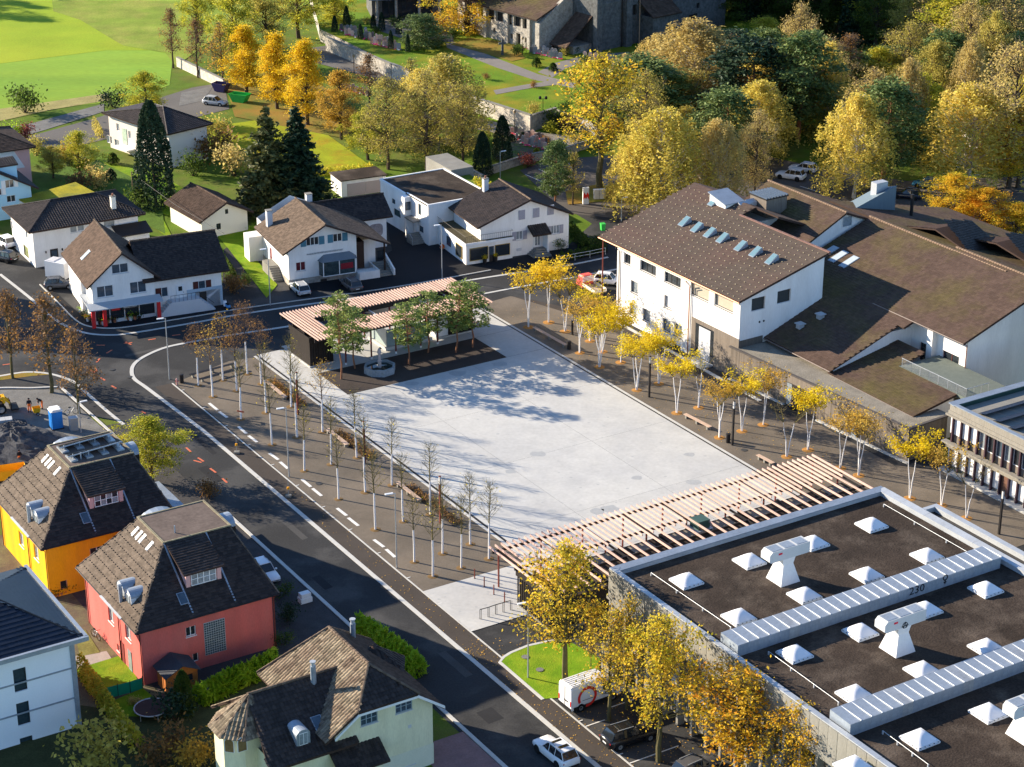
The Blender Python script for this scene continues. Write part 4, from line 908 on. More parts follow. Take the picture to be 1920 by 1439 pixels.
# small outbuilding
H = B('tiled_outbuilding', 'small cream outbuilding with brown tiled gable roof beside the spruces', 'house', g(395,447), 55)
wy = [oy_(H,0,410,425,.7,.9), oy_(H,0,425,397,.5,.7)]
H.walls(-1.3,6.0,0,9.9,0,2.95,cream_m,'y',2.5,4.75,2.95,opens={'y-':wy})
H.window('y-',0,wy[0],.12,2,1,frame_d,glass_m); H.window('y-',0,wy[1],.12,1,1,frame_d,glass_m)
gable_y(H,-1.9,6.7,-.7,10.6,2.85,2.85,2.5,5.0,tile_b,style='pan',tw=.34,th=.4)

# cooperative house with bay window
H = B('cooperative_house', 'white chalet-style house with blue shutters, shop bay window and lettering', 'house', g(543,537), 66)
wy = [oy_(H,0,586,453,1.75,1.15), oy_(H,0,633,446,1.25,1.15), oy_(H,0,564,500,1.35,1.25)]; wx = [H.op('x-',-.0,478,448,.6,1.4), H.op('x-',0,487,453,.6,1.4), H.op('x-',0,508,478,.9,2.0)]
H.walls(0,9.6,0,13.6,0,5.5,white_m,'y',4.9,8.05,6.0,opens={'y-':wy,'x-':wx})
teal = mat('shutter_teal', (.075,.20,.27), .7, .1, 2, 9)
H.window('y-',0,wy[0],.14,3,1,frame_w,glass_m,sh=teal,shw=.75); H.window('y-',0,wy[1],.14,2,1,frame_w,glass_m,sh=teal,shw=.75); H.window('y-',0,wy[2],.14,2,1,frame_w,mat('pane_dark_red',(.10,.02,.025),.2,.2,1,4),sill=white_d)
for o in wx[:2]: H.window('x-',0,o,.14,1,1,frame_w,glass_c)
H.part('door', mat('door_wine',(.16,.04,.05),.6), MB().box(.02,wx[2][0],wx[2][2],.1,wx[2][1],wx[2][3]))
gable_y(H,-1.15,13.9,-1.35,11.2,5.0,4.45,4.9,8.35,tile_g,tw=.3,th=.32)
chimney(H,.3,8.8,5.5,7.9,.75,cap=False)
H.walls(9.6,17.6,9.8,16.4,0,4.75,white_m,'x',12.9,6.5,4.75); gable_x(H,5.5,18.4,9.2,16.8,4.55,4.55,12.9,6.75,tile_dk,tw=.3,th=.32); chimney(H,7.6,13.6,6,7.9,.8,cap=False)
a, z = H.hit('y-',9.8,705,432); H.part('mural', mat('mural_grey',(.30,.25,.24),.9,.3,1.5,6), MB().add([(a+1.15*math.cos(t)*abs(math.cos(t))**-.4*.9, 9.775, z+1.05*math.sin(t)*abs(math.sin(t)+1e-6)**-.4*.9) for t in [k*2*math.pi/24+.01 for k in range(24)]], [tuple(range(24))]))
H.walls(9.6,13.0,2.0,9.8,0,4.3,white_m); a, z = H.hit('y-',2.0,713,478); H.window('y-',2.0,(a-.5,a+.5,z-.7,z+.7),-.03,1,1,frame_d,glass_m)
H.part('entrance', mat('timber_dark',(.05,.03,.022),.8), MB().box(9.62,.1,1.0,10.7,2.0,4.8)); H.part('support', MATS['timber_dark'], MB().box(13.3,-.6,0,13.5,-.4,4.4))
H.part('stone_base', stone_m, MB().box(-.06,-.06,0,9.66,.02,.85).box(-.06,.02,0,.02,13.6,.85))
for pxx in (566,607): a, z = H.hit('y-',-.06,pxx,532 if pxx < 590 else 526); H.part('cellar_window', frame_d, MB().box(a-.45,-.09,z-.2,a+.45,-.05,z+.2))
bay = MB().prism([(4.2,-.02),(4.5,-1.0),(9.0,-1.0),(9.3,-.02)],1.0,3.0); b_ = H.part('bay_window', mat('bay_glass',(.035,.055,.06),.06,.5,1.2,3,spec=.7), bay)
H.part('bay_roof', mat('bay_roof_slate',(.16,.19,.22),.6,.1,1,6), MB().add([(4.0,.0,3.02),(4.3,-1.2,3.02),(9.2,-1.2,3.02),(9.5,0,3.02),(4.9,-.02,3.75),(8.6,-.02,3.75)], [(0,1,4),(1,2,5,4),(2,3,5),(0,3,2,1)]))
for x in (4.5,6.75,9.0): H.part('bay_mullion', frame_w, MB().box(x-.05,-1.05,1.0,x+.05,-.98,3.0))
H.part('bay_display', mat('display_red',(.22,.02,.03),.6,.2,1,5), MB().box(6.95,-1.03,1.7,8.7,-1.005,2.5)); H.part('bay_rail', frame_w, MB().box(4.4,-1.06,.95,9.1,-.9,1.05))
a0, z0 = H.hit('y-',0,575,478); a1, z1 = H.hit('y-',0,643,468)
text_mesh('PRODUKTENVERWERTUNGSGENOSSENSCHAFT', .34, mat('letter_grey',(.30,.31,.33),.6), 'lettering', .02, H.e, ((a0+a1)/2,-.04,(z0+z1)/2), face_rot('y-'), a1-a0)
H.part('planter', white_m, MB().box(9.3,-1.8,0,12.2,-1.6,1.1).box(12.0,-1.6,0,12.2,2,1.1).box(9.3,-1.6,0,12.0,.0,.9))
st = MB()
for k in range(7): st.box(12.3,-1.6+k*.42,0,14.2,-1.18+k*.42,.17*(k+1))
H.part('stair', concrete_d, st); H.part('stair_wall', white_m, MB().slab([(14.2,-1.7,.9),(14.45,-1.7,.9),(14.45,2.2,2.2),(14.2,2.2,2.2)],1.2))
st = MB().box(-1.4,4.5,0,-.05,7.4,1.5)
for k in range(6): st.box(-1.4,4.5-k*.36-.36,0,-.05,4.5-k*.36,1.4-k*.22)
H.part('side_stair', concrete_d, st)
H.part('terrace_wall', white_m, MB().box(-2.0,11.2,0,.0,13.6,3.6))

# flat-roofed white house
H = B('flat_roof_house', 'white flat-roofed house with gravel roof and entrance steps', 'house', g(800,462), 60)
wx = [H.op('x-',.0,738,378,1.0,.7), H.op('x-',0,745,400,2.0,1.0)]
H.walls(0,10.4,6.6,14.2,0,5.8,white_m,opens={'x-':wx}); wx2 = [H.op('x-',.35,787,393,.8,1.6), H.op('x-',.35,790,430,1.2,.9)]
H.walls(.35,10.4,0,6.6,0,5.8,white_m,opens={'x-':wx2})
for o in wx: H.window('x-',0,o,.12,1,1,frame_d,glass_b)
for o in wx2: H.window('x-',.35,o,.12,1,1,frame_d,glass_b)
H.part('bay', white_m, MB().box(-.7,5.2,2.9,.4,6.7,5.8)); H.window('y-',5.2,(-.55,.2,3.9,5.1),-.03,1,1,frame_d,glass_b)
H.part('roof', roofgravel, MB().box(.25,.25,5.8,10.2,14,5.95)); H.part('roof_edge', frame_w, MB().box(-.06,6.5,5.7,.2,14.3,6.05).box(.3,-.06,5.7,.5,6.5,6.05).box(.5,-.06,5.7,10.5,.2,6.05).box(.2,14.05,5.7,10.5,14.3,6.05).box(10.25,.2,5.7,10.5,14.05,6.05))
H.part('porch', concrete_d, MB().box(-.9,2.4,2.9,.3,5.0,3.1)); H.part('porch_wall', white_m, MB().box(-.8,4.6,0,.3,4.95,2.9))
st = MB()
for k in range(6): st.box(-1.6,1.2+k*.0-.0+k*.3,0,.3,1.5+k*.3,.2*(k+1))
H.part('stair', concrete_d, st); H.part('railing', metal_g, MB().tube([(-1.6,1.2,1.0),(-1.6,3.0,2.2)],.035,5).tube([(-1.6,1.2,0),(-1.6,1.2,1.0)],.03,5).tube([(-1.6,3,1.2),(-1.6,3,2.2)],.03,5))
H.part('door', frame_w, MB().box(.2,3.2,1.2,.34,4.3,3.2)); a, z = H.hit('y-',0,813,447); H.part('letter_box', frame_w, MB().box(a-.3,-.1,z-.3,a+.3,0,z+.3))
H.part('upper_lawn', grass_m, MB().box(10.5,4.5,0,13.5,12,5.2)); H.part('retaining_wall', concrete_d, MB().box(10.5,12,0,14.2,20,6.3))

# gabled house with shop front
H = B('gabled_shop_house', 'white house with ribbed brown roof, grey shutters and a terrace over its shop', 'house', g(873,497), 65)
gs = mat('shutter_grey', (.33,.32,.36), .7, .1, 2, 9)
wy = [oy_(H,.3,p,q,1.0,1.35) for p, q in ((978,403),(1005,399),(1032,394))]; wy2 = [oy_(H,.3,974,442,1.0,1.25), oy_(H,.3,1041,431,1.3,1.25)]
H.walls(2.4,15.9,.3,9.4,0,5.3,white_m,'y',9.7,7.9,5.3,opens={'y-':wy2})
for o in wy:
    f_ = H.part('window', frame_w, MB().box(o[0]-.03,.24,o[2]-.03,o[1]+.03,.295,o[3]+.03))
    for k in (0,1): MB().box(o[0]+k*(o[1]-o[0])/2+.015,.19,o[2],o[0]+(k+1)*(o[1]-o[0])/2-.015,.24,o[3]).obj('shutter', gs, f_)
H.window('y-',.3,wy2[0],.14,2,1,frame_w,glass_c,sill=white_d,sh=gs,shw=.6); H.window('y-',.3,wy2[1],.14,3,1,frame_w,glass_c,sill=white_d,sh=gs,shw=.55)
gable_y(H,1.7,16.3,-.35,10.1,5.15,5.15,9.7,8.1,tile_dk,style='pan',tw=.36,th=.42,rm=tile_g)
chimney(H,7.0,8.8,6.5,8.9,.7,white_d)
H.walls(0,7.0,-.2,9.9,0,3.0,white_m); H.part('terrace', mat('terrace_moss',(.10,.085,.05),.9,.3,1,6), MB().box(-.05,-.3,3.0,7.1,9.9,3.12)); H.part('terrace_edge', frame_w, MB().box(-.15,-.4,2.8,7.15,-.3,3.15).box(-.15,-.3,2.8,-.05,9.9,3.15))
glazing(H,'y-',-.2,(.5,3.3,.5,2.35),glass_m,frame_y,1); glazing(H,'y-',-.2,(4.3,6.6,.6,2.3),glass_m,frame_y,1); glazing(H,'x-',0,(1.0,3.2,.5,2.3),glass_m,frame_y,1); glazing(H,'x-',0,(5.0,6.3,1.0,2.3),glass_b,frame_d,1)
dr = H.part('door', frame_d, MB().box(3.45,-.26,0,4.15,-.2,2.2)); MB().box(3.5,-.28,1.0,4.1,-.262,2.1).obj('pane', glass_b, dr)
rl = MB().tube([(-.1,9.5,4.1),(-.1,-.35,4.1),(7.0,-.35,4.1),(7.0,.2,4.1)],.025,5)
for k in range(34): rl.box(-.11,-.3+k*.29,3.12,-.09,-.28+k*.29,4.1)
for k in range(24): rl.box(-.1+k*.29,-.36,3.12,-.08+k*.29,-.34,4.1)
H.part('railing', metal_d, rl)
a, z = H.hit('y-',.3,1007,462); dr = H.part('door', frame_w, MB().box(a-.55,.2,.9,a+.55,.3,3.0)); MB().box(a-.35,.17,1.2,a-.05,.2,2.8).obj('pane', glass_c, dr); MB().box(a+.05,.17,1.2,a+.35,.2,2.8).obj('pane', glass_c, dr)
H.roof([(a-1.5,-1.6,3.3),(a+1.3,-1.6,3.3),(a+1.3,.3,4.2),(a-1.5,.3,4.2)], tile_dk, style='pan', tw=.33, name='porch_roof'); H.part('porch_wall', white_m, MB().box(a+.9,-1.2,0,a+1.15,.3,3.3))
for k in range(4): H.part('step', concrete_d, MB().prism([(a-1.5+k*.3,.3),(a-1.4+k*.3,-1.6+k*.35),(a+1.2-k*.1,-1.9+k*.35),(a+1.5-k*.1,.3)],.02+.22*k,.22*(k+1)))
a, z = H.hit('y-',.3,973,468); H.part('letter_box', white_d, MB().box(a-.35,.2,z-.2,a+.35,.3,z+.2))

# garage
H = B('flat_garage', 'low white double garage with flat roof behind the cooperative house', 'garage', g(643,370), 65)
H.part('wall', white_m, MB().box(-.2,0,0,7,4.5,2.5)); H.part('roof', roofgravel, MB().box(-.4,-.25,2.5,7.2,4.7,2.65)); 
for k in range(2): H.part('garage_door', mat('garage_pink',(.42,.35,.33),.7,.06,1,8), MB().box(.7+k*2.95,-.06,.05,3.6+k*2.95,.0,1.95))

# pale house with the hipped roof, top left
H = B('pale_hipped_house', 'cream house with dark hip roof behind the tall dark cypress', 'house', g(320,316), 45)
wx = [H.op('x-',0,221,239,.8,1.2), H.op('x-',0,243,253,.7,1.2), H.op('x-',0,205,262,1.4,1.2), H.op('x-',0,219,268,1.2,1.0)]
H.walls(0,7.4,0,16.2,0,5.9,mat('render_blush',(.74,.66,.58),.9,.05,.5,8),opens={'x-':wx})
for o in wx: H.window('x-',0,o,.14,2,1,frame_w,glass_c)
a, z = H.hit('x-',0,234,256); H.part('glass_bricks', mat('glass_brick_pale',(.45,.55,.42),.3,.3,2,5), MB().box(-.06,a-.6,z-1.3,.0,a+.6,z+1.3)); a, z = H.hit('x-',0,238,275); H.part('porch', white_m, MB().box(-1.6,a-2.2,z-.2,0,a+1.6,z+.05))
hip(H,-.7,8.1,-.8,17.0,5.8,3.6,3.8,6.0,8.0,tile_dk,tw=.38,th=.45)

# pink and pale blue houses cut by the left edge
c = g(54,272,6.6)
H = B('pink_corner_house', 'pink and white house cut off by the left edge of the picture', 'house', (c.x,c.y,0), 60)
H.part('wall', pale_pink, MB().box(-16,0,0,0,11,6.4)); H.part('wall_panel', mat('render_offwhite',(.62,.61,.62),.9,.05,1,8), MB().add([(-9,-.03,6.4),(-2.6,-.03,6.4),(-.9,-.03,3.2),(-9,-.03,3.2)],[(0,3,2,1)]))
hip(H,-16.8,.8,-.8,11.8,6.4,-11,-5,5.5,8.6,tile_b,style='flat')
c = g(57,344,4.9)
H = B('pale_blue_house', 'light blue gabled house with white shutters at the left edge', 'house', (c.x,c.y,0), 60)
wy = [oy_(H,0,18,345,1.3,1.2), oy_(H,0,21,373,1.3,1.0), oy_(H,0,-3,361,1.0,1.0)]
H.walls(-11,0,0,9,0,4.7,blue_m,'y',-5.5,7.6,4.7,opens={'y-':wy})
for i, o in enumerate(wy): H.window('y-',0,o,.12,2,1,frame_w,glass_m,sh=frame_w if i != 1 else None,shw=.55)
gable_y(H,-11.8,1.0,-.6,9.6,4.4,4.1,-5.5,7.85,tile_dk,style='pan')
H.roof([(-5,1.2,7.7),(-1.2,1.2,7.7),(-1.2,3.4,8.3),(-5,3.4,8.3)],tile_dk,style='pan',name='dormer_roof'); H.part('dormer', blue_m, MB().box(-4.6,1.4,5.2,-1.4,3.4,7.6))
gp = [g(*p, 2.8) for p in ((33,372),(140,342),(178,362),(57,386))]
c = gp[0].copy(); c.z = 0
t = thing('mossy_garage', 'low garage with bright moss on its flat roof beside the blue house', 'garage', c)
MB().prism([(p.x-c.x,p.y-c.y) for p in gp],0,2.6).obj('wall', white_m, t); MB().prism([((p.x-c.x)*1.015,(p.y-c.y)*1.015) for p in gp],2.6,2.8).obj('roof', mat('roof_moss',(.33,.28,.02),.95,.4,.4,4,.8,c2=(.20,.20,.03),c2sc=.3), t)

# ---------------------------------------------------------------- yellow and coral houses with mansard roofs
def barrel(b, x, y, z, dx, dy, r, L, wallm, wm=None, front=True):
    """barrel-vaulted dormer looking along (dx,dy)"""
    mb = MB(); n = 10; ax = Vector((dx,dy,0)); pr = Vector((-dy,dx,0)); O = Vector((x,y,z))
    ring = [O+pr*(r*math.cos(math.pi*k/n))+Vector((0,0,r*.75*math.sin(math.pi*k/n)+.55)) for k in range(n+1)]
    for k in range(n): mb.add([ring[k],ring[k+1],ring[k+1]-ax*L,ring[k]-ax*L],[(0,1,2,3)])
    d = mb.obj('dormer', metal_z, b.e, True)
    fm = MB().add([O+pr*(r*.95)-ax*.05-Vector((0,0,.8)),O-pr*(r*.95)-ax*.05-Vector((0,0,.8))]+[p-ax*.05 for p in ring[::-1]],[tuple(range(n+3))]).add([O+pr*r*.97-Vector((0,0,.8)),O+pr*r*.97+Vector((0,0,.55)),O+pr*r*.97-ax*L+Vector((0,0,.55)),O+pr*r*.97-ax*L-Vector((0,0,.8))],[(0,1,2,3)]).add([O-pr*r*.97-Vector((0,0,.8)),O-pr*r*.97+Vector((0,0,.55)),O-pr*r*.97-ax*L+Vector((0,0,.55)),O-pr*r*.97-ax*L-Vector((0,0,.8))],[(3,2,1,0)])
    fm.obj('dormer_front', wallm, d)
    if front:
        q = MB(); e = O+ax*.01; q.add([e+pr*r*.6-Vector((0,0,.35)),e-pr*r*.6-Vector((0,0,.35)),e-pr*r*.6+Vector((0,0,.75)),e+pr*r*.6+Vector((0,0,.75))],[(3,2,1,0)]); q.obj('window', frame_w, d)
        for s_ in (-1,1):
            q = MB(); e = O+ax*.03; q.add([e+pr*(s_*r*.3+r*.25)-Vector((0,0,.28)),e+pr*(s_*r*.3-r*.25)-Vector((0,0,.28)),e+pr*(s_*r*.3-r*.25)+Vector((0,0,.68)),e+pr*(s_*r*.3+r*.25)+Vector((0,0,.68))],[(3,2,1,0)]); q.obj('pane', glass_c, d)
    return d
def mansard(name, label, u, w, wallm, coral):
    b = B(name, label, 'house', T(u,w)); X1, Y1 = 12.7, 13.4; ze, zt = 5.7, 10.3
    if coral:
        oy2 = [oy_(b,0,358,1184,.95,.95), oy_(b,0,367,1233,.55,.85)]; ox2 = [b.op('x-',0,208,1155,1.3,1.5), b.op('x-',0,240,1187,1.3,1.5), b.op('x-',0,222,1215,.6,.7)]
    else:
        oy2 = [oy_(b,0,182,1034,1.4,.9), oy_(b,0,120,1097,.7,.9)]; ox2 = [b.op('x-',0,40,1012,1.3,1.5), b.op('x-',0,68,1037,1.3,1.5)]
    b.walls(0,X1,0,Y1,0,5.6,wallm,opens={'y-':oy2,'x-':ox2},depth=.2)
    b.window('y-',0,oy2[0],.16,2,1,frame_w,glass_m,sill=frame_w); b.window('y-',0,oy2[1],.16,1,1,frame_w if coral else mat('pane_pinkish',(.45,.25,.2),.6),glass_m)
    for o in ox2: b.window('x-',0,o,.2,2,1,frame_w,glass_c,sill=frame_w)
    E_ = [(-.55,-.5,ze),(X1+.5,-.5,ze),(X1+.5,Y1+.4,ze),(-.55,Y1+.4,ze)]; K = [(5.0,5.7,zt),(11.4,5.7,zt),(11.4,11.5,zt),(5.0,11.5,zt)]
    for i in range(4): b.roof([E_[i],E_[(i+1)%4],K[(i+1)%4],K[i]], tile_p if i == 3 else tile_dk if i == 0 else tile_b, t=.18, tw=.36, th=.3)  # shade put into the tiles: dark on the street slope, paler towards the sun
    for i in range(4): b.ridge([E_[i],K[i]], tile_p, .09)
    b.part('roof_deck', mat('slab_roof',(.13,.10,.085),.9,.3,.8,3), MB().box(4.95,5.65,zt-.1,11.45,11.55,zt+.05)); b.part('deck_edge', mat('lichen_edge',(.24,.21,.14),.9,.4,3,9), MB().box(4.85,5.55,zt,5.05,11.65,zt+.12).box(11.35,5.55,zt,11.55,11.65,zt+.12).box(5.05,5.55,zt,11.35,5.7,zt+.12).box(5.05,11.5,zt,11.35,11.65,zt+.12))
    # guards, dots of the snow stops
    sgd = MB()
    for j in range(9):
        for k in range(30):
            t = .08+j*.1; y = -.3+k*.45; x = -.55+5.55*t; z = ze+(zt-ze)*t
            y0 = -.5+6.2*t; y1 = Y1+.4-2.3*t
            if y0 < y < y1: sgd.box(x-.05,y-.05,z+.06,x+.03,y+.05,z+.12)
    b.part('snow_guards', metal_d, sgd, kind='stuff')
    # dormers
    base = Vector((250-262,0)) if False else None
    for dy in (3.6,5.4): barrel(b,.45,dy,ze+.95,-1,0,.78,2.6,frame_w)
    b.part('flue', metal_z, MB().cyl(.15,4.5,ze-.2,ze+2.3,.17,10)); b.part('lead_gutter', metal_l, MB().slab([(-.75,2.6,ze-.0),(-.75,7.6,ze),(.5,6.9,ze+.35),(.5,2.9,ze+.35)],.12))
    barrel(b,X1+.1,8.6,ze+2.9,1,0,1.15,3.0,metal_d,front=False); barrel(b,7.2,Y1-.6,ze+2.55,0,1,2.0,2.6,metal_d,front=False)
    # wide dormer on the street side
    dx0, dx1, dyy = 5.3, 8.7, 1.9; zb, ztp = ze+1.75, ze+3.1
    b.part('dormer', pale_pink, MB().box(dx0,dyy,zb-.8,dx1,5.0,ztp)); b.roof([(dx0-.25,dyy-.3,ztp),(dx1+.25,dyy-.3,ztp),(dx1+.25,5.6,zt+.02),(dx0-.25,5.6,zt+.02)],tile_dk,t=.14,tw=.36,th=.3,name='dormer_roof'); b.part('dormer_flashing', metal_z, MB().slab([(dx1+.27,dyy-2.2,ze+.2),(dx1+.42,dyy-2.2,ze+.2),(dx1+.42,5.6,zt+.05),(dx1+.27,5.6,zt+.05)],.06).slab([(dx0-.42,dyy-2.2,ze+.2),(dx0-.27,dyy-2.2,ze+.2),(dx0-.27,5.6,zt+.05),(dx0-.42,5.6,zt+.05)],.06))
    b.window('y-',dyy,(dx0+.5,dx1-.5,zb+.0,ztp-.12),-.04,4,2,frame_w,glass_c if coral else [glass_m,glass_c])
    for x in (dx0+.2,dx1-.2): b.part('pilaster', pale_pink, MB().box(x-.2,dyy-.12,zb-.4,x+.2,dyy,ztp-.02))
    rpl_ = ((-.55,0,ze),(-.55,5,ze),(5.0,0,zt))
    for dy in (10.4,9.5,8.7,7.0): 
        b.part('roof_window', frame_w, MB().slab([(3.75,dy-.22,9.36),(3.75,dy+.22,9.36),(4.5,dy+.22,9.98),(4.5,dy-.22,9.98)],.22))
    roof_window(b,((0,-.5,ze),(5,-.5,ze),(0,5.7,zt)),*((342,1123) if coral else (160,972)),w=.8,l=1.2,glass=glass_b)
    b.gutter((-.62,-.55,ze-.06),(-.62,Y1+.4,ze-.06),metal_d); b.gutter((-.6,-.58,ze-.06),(X1+.5,-.58,ze-.06),metal_d)
    b.pipe([(-.55,-.5,ze-.1),(-.1,-.1,ze-.5),(-.1,-.1,.1)],metal_d); b.pipe([(X1+.45,-.5,ze-.1),(X1+.1,-.1,ze-.5),(X1+.1,-.1,.1)],metal_r,.07); b.pipe([(-.6,5.0,ze-.1),(-.1,5.0,ze-.5),(-.1,5.0,.1)],metal_r)
    b.pipe([(-.1,12.9,ze-.2),(-.1,12.9,.1)],metal_r); b.part('vent_pipe', metal_z, MB().cyl(6.6,6.9,zt,zt+.75,.07,8))
    return b
Yh = mansard('yellow_house', 'bright yellow house with steep brown mansard roof and solar frames on top', 54.1, 170.7, yellow_m, False)
for j in range(2):
    fr_ = MB().tube([(5.4,7.2+j*2.4,10.75),(11.0,7.2+j*2.4,11.05)],.07,5)
    for k in range(4): fr_.tube([(5.9+k*1.6,7.2+j*2.4,10.3),(5.9+k*1.6,7.2+j*2.4,10.95)],.05,5); fr_.box(5.5+k*1.6,6.6+j*2.4,10.35,6.2+k*1.6,8.3+j*2.4,10.5)
    Yh.part('solar_frame', metal_g, fr_); Yh.part('solar_collector', glass_m, MB().slab([(5.6,7.35+j*2.4,10.85),(10.8,7.35+j*2.4,11.0),(10.8,8.6+j*2.4,10.5),(5.6,8.6+j*2.4,10.4)],.05))
x, y = Yh.loc(372,900,2.8); Yh.part('annex_wall', frame_w, MB().box(13.2,4.0,0,16.6,13.0,2.7)); Yh.part('annex_roof', metal_z, MB().box(13.1,3.9,2.7,16.8,13.1,2.85)); Yh.part('annex_canopy', glass_b, MB().slab([(16.8,4,2.6),(19.2,4,2.4),(19.2,7,2.4),(16.8,7,2.6)],.06))
Ch = mansard('coral_house', 'coral red house with mansard roof, glass-brick panel and white dormer window', 55.6, 151.3, pink_m, True)
a, z = Ch.hit('y-',0,403,1194); gbm = mat('glass_brick',(.055,.085,.10),.15,.3,1,5,spec=.6); gf = Ch.part('glass_brick_panel', mat('mortar_grey',(.36,.40,.42),.9), MB().box(a-1.02,-.03,z-1.65,a+1.02,.0,z+1.65))
gbk = MB().box(0,-.05,0,.17,-.03,.17).mesh('glass_brick', gbm)
for i in range(9):
    for j in range(14): o = link('glass_brick', gbk, gf); o.location = (a-.98+i*.222, 0, z-1.6+j*.232)
for i in range(3): pass
for p in ((235,1275),(248,1280)): 
    a, z = Ch.hit('x-',0,*p); Ch.part('door', mat('door_red_dark',(.20,.045,.04),.6) if p[0] < 240 else glass_c, MB().box(-.05,a-.42,.05,.0,a+.42,2.1))

# ---------------------------------------------------------------- pale yellow villa at the bottom
H = B('pale_yellow_villa', 'pale yellow villa with dark tiled hip roofs and a small corner turret', 'house', T(56.0,127.2))
wy = [oy_(H,0,692,1347,1.55,1.05), oy_(H,0,757,1324,1.55,1.05), oy_(H,0,767,1425,1.1,1.0)]
H.walls(6.3,15.2,0,11.2,0,5.7,beige_m,opens={}); vw = MB(); H.wall(vw,'y-',-.02,[(6.3,0),(15.2,0),(15.2,5.9),(13.0,7.5),(8.4,7.5),(6.3,5.9)],wy,.18); vw.obj('wall', beige_m, H.e)
for o in wy: H.window('y-',-.02,o,.1,3,2,mat('frame_bluegrey',(.28,.35,.40),.6),glass_b,sill=white_d)
tl, tr = tile_l, tile_dk
H.roof([(5.1,-.75,5.75),(5.1,11.9,5.75),(10.8,9.6,9.5),(10.8,2.6,9.5),(8.0,-.75,7.66)], tile_l, t=.2, style='pan', tw=.34, th=.38)
H.roof([(15.9,12.0,5.6),(15.9,-.75,5.6),(13.3,-.75,7.6),(10.8,2.6,9.5),(10.8,9.6,9.5)], tile_b, t=.2, style='pan', tw=.34, th=.38)
H.roof([(5.1,11.9,5.75),(15.9,12,5.6),(10.8,9.6,9.5)][::-1], tile_l, t=.2, style='pan', tw=.34, th=.38)
H.roof([(8.0,-.75,7.62),(13.3,-.75,7.62),(10.8,2.6,9.5)], tile_dk, t=.2, style='pan', tw=.34, th=.38)  # near slopes in darker tiles, their shade put into the colour
H.ridge([(10.8,2.6,9.58),(10.8,9.6,9.58)], tile_g, .15); H.ridge([(10.8,9.6,9.58),(5.1,11.9,5.85)], tile_g, .12); H.ridge([(10.8,9.6,9.58),(15.9,12,5.7)], tile_g, .12); H.ridge([(10.8,2.6,9.58),(13.6,-.75,7.65)], tile_g, .12); H.ridge([(10.8,2.6,9.58),(8.0,-.75,7.65)], tile_g, .12)
H.part('bargeboard', frame_w, MB().slab([(13.5,-.8,7.5),(15.95,-.8,5.7),(15.95,-.8,5.45),(13.5,-.8,7.25)],.1,vec=(0,.1,0)).slab([(8.1,-.8,7.5),(5.9,-.8,5.9),(5.9,-.8,5.7),(8.1,-.8,7.25)],.1,vec=(0,.1,0)).slab([(8.0,-.78,7.45),(13.6,-.78,7.45),(13.6,-.78,7.25),(8.0,-.78,7.25)],.1,vec=(0,.1,0)))
# west wing
H.walls(.8,6.4,.0,10.0,0,4.9,beige_m)
H.roof([(.2,-.55,4.75),(8.0,-.55,4.75),(9.2,5.2,8.4),(1.2,5.2,8.4)], tile_dk, t=.2, style='pan', tw=.34, th=.38)
H.roof([(9.2,10.6,4.75),(.2,10.6,4.75),(1.2,5.2,8.4),(9.2,5.2,8.4)], tile_l, t=.2, style='pan', tw=.34, th=.38)
H.ridge([(1.2,5.2,8.46),(9.8,5.2,8.46)], tile_g, .14)
rpl_ = ((.2,-.55,4.75),(8,-.55,4.75),(1.2,5.2,8.4))
roof_window(H,rpl_,596,1356,w=.9,l=1.25,glass=glass_b); c = plane_hit(H,*rpl_,563,1385); barrel(H,c.x,c.y-.6,c.z+.1,0,-1,.62,1.7,metal_z)
for p, h_ in (((588,1280),1.9),((662,1195),1.7)):
    q = plane_hit(H,*(rpl_ if p[0] < 600 else ((15.9,12,5.6),(15.9,-.7,5.6),(10.8,2.6,9.5))),*p); H.part('flue', metal_z, MB().cyl(q.x,q.y,q.z-.6,q.z+h_-.35,.24,10)); H.part('flue_cap', metal_l, MB().cyl(q.x,q.y,q.z+h_-.35,q.z+h_,.17,10).cyl(q.x,q.y,q.z+h_,q.z+h_+.08,.26,10))
tc = (.6,5.0); oc = [(tc[0]+2.35*math.cos(math.pi*k/4+math.pi/8), tc[1]+2.35*math.sin(math.pi*k/4+math.pi/8)) for k in range(8)]
H.part('turret', beige_m, MB().prism(oc,0,6.1)); tr_ = H.part('turret_roof', verge_m, MB().add([(tc[0]+(p[0]-tc[0])*1.18,tc[1]+(p[1]-tc[1])*1.18,6.05) for p in oc]+[(1.3,5.1,8.5)],[(k,(k+1)%8,8) for k in range(8)]))
for k in range(8):
    A_ = Vector((tc[0]+(oc[k][0]-tc[0])*1.18,tc[1]+(oc[k][1]-tc[1])*1.18,6.07)); B_ = Vector((tc[0]+(oc[(k+1)%8][0]-tc[0])*1.18,tc[1]+(oc[(k+1)%8][1]-tc[1])*1.18,6.07)); tiles([A_,B_,Vector((1.3,5.1,8.52))], tile_l, tr_, .34, .38, 'pan'); H.ridge([A_,(1.3,5.1,8.55)], tile_g, .09)
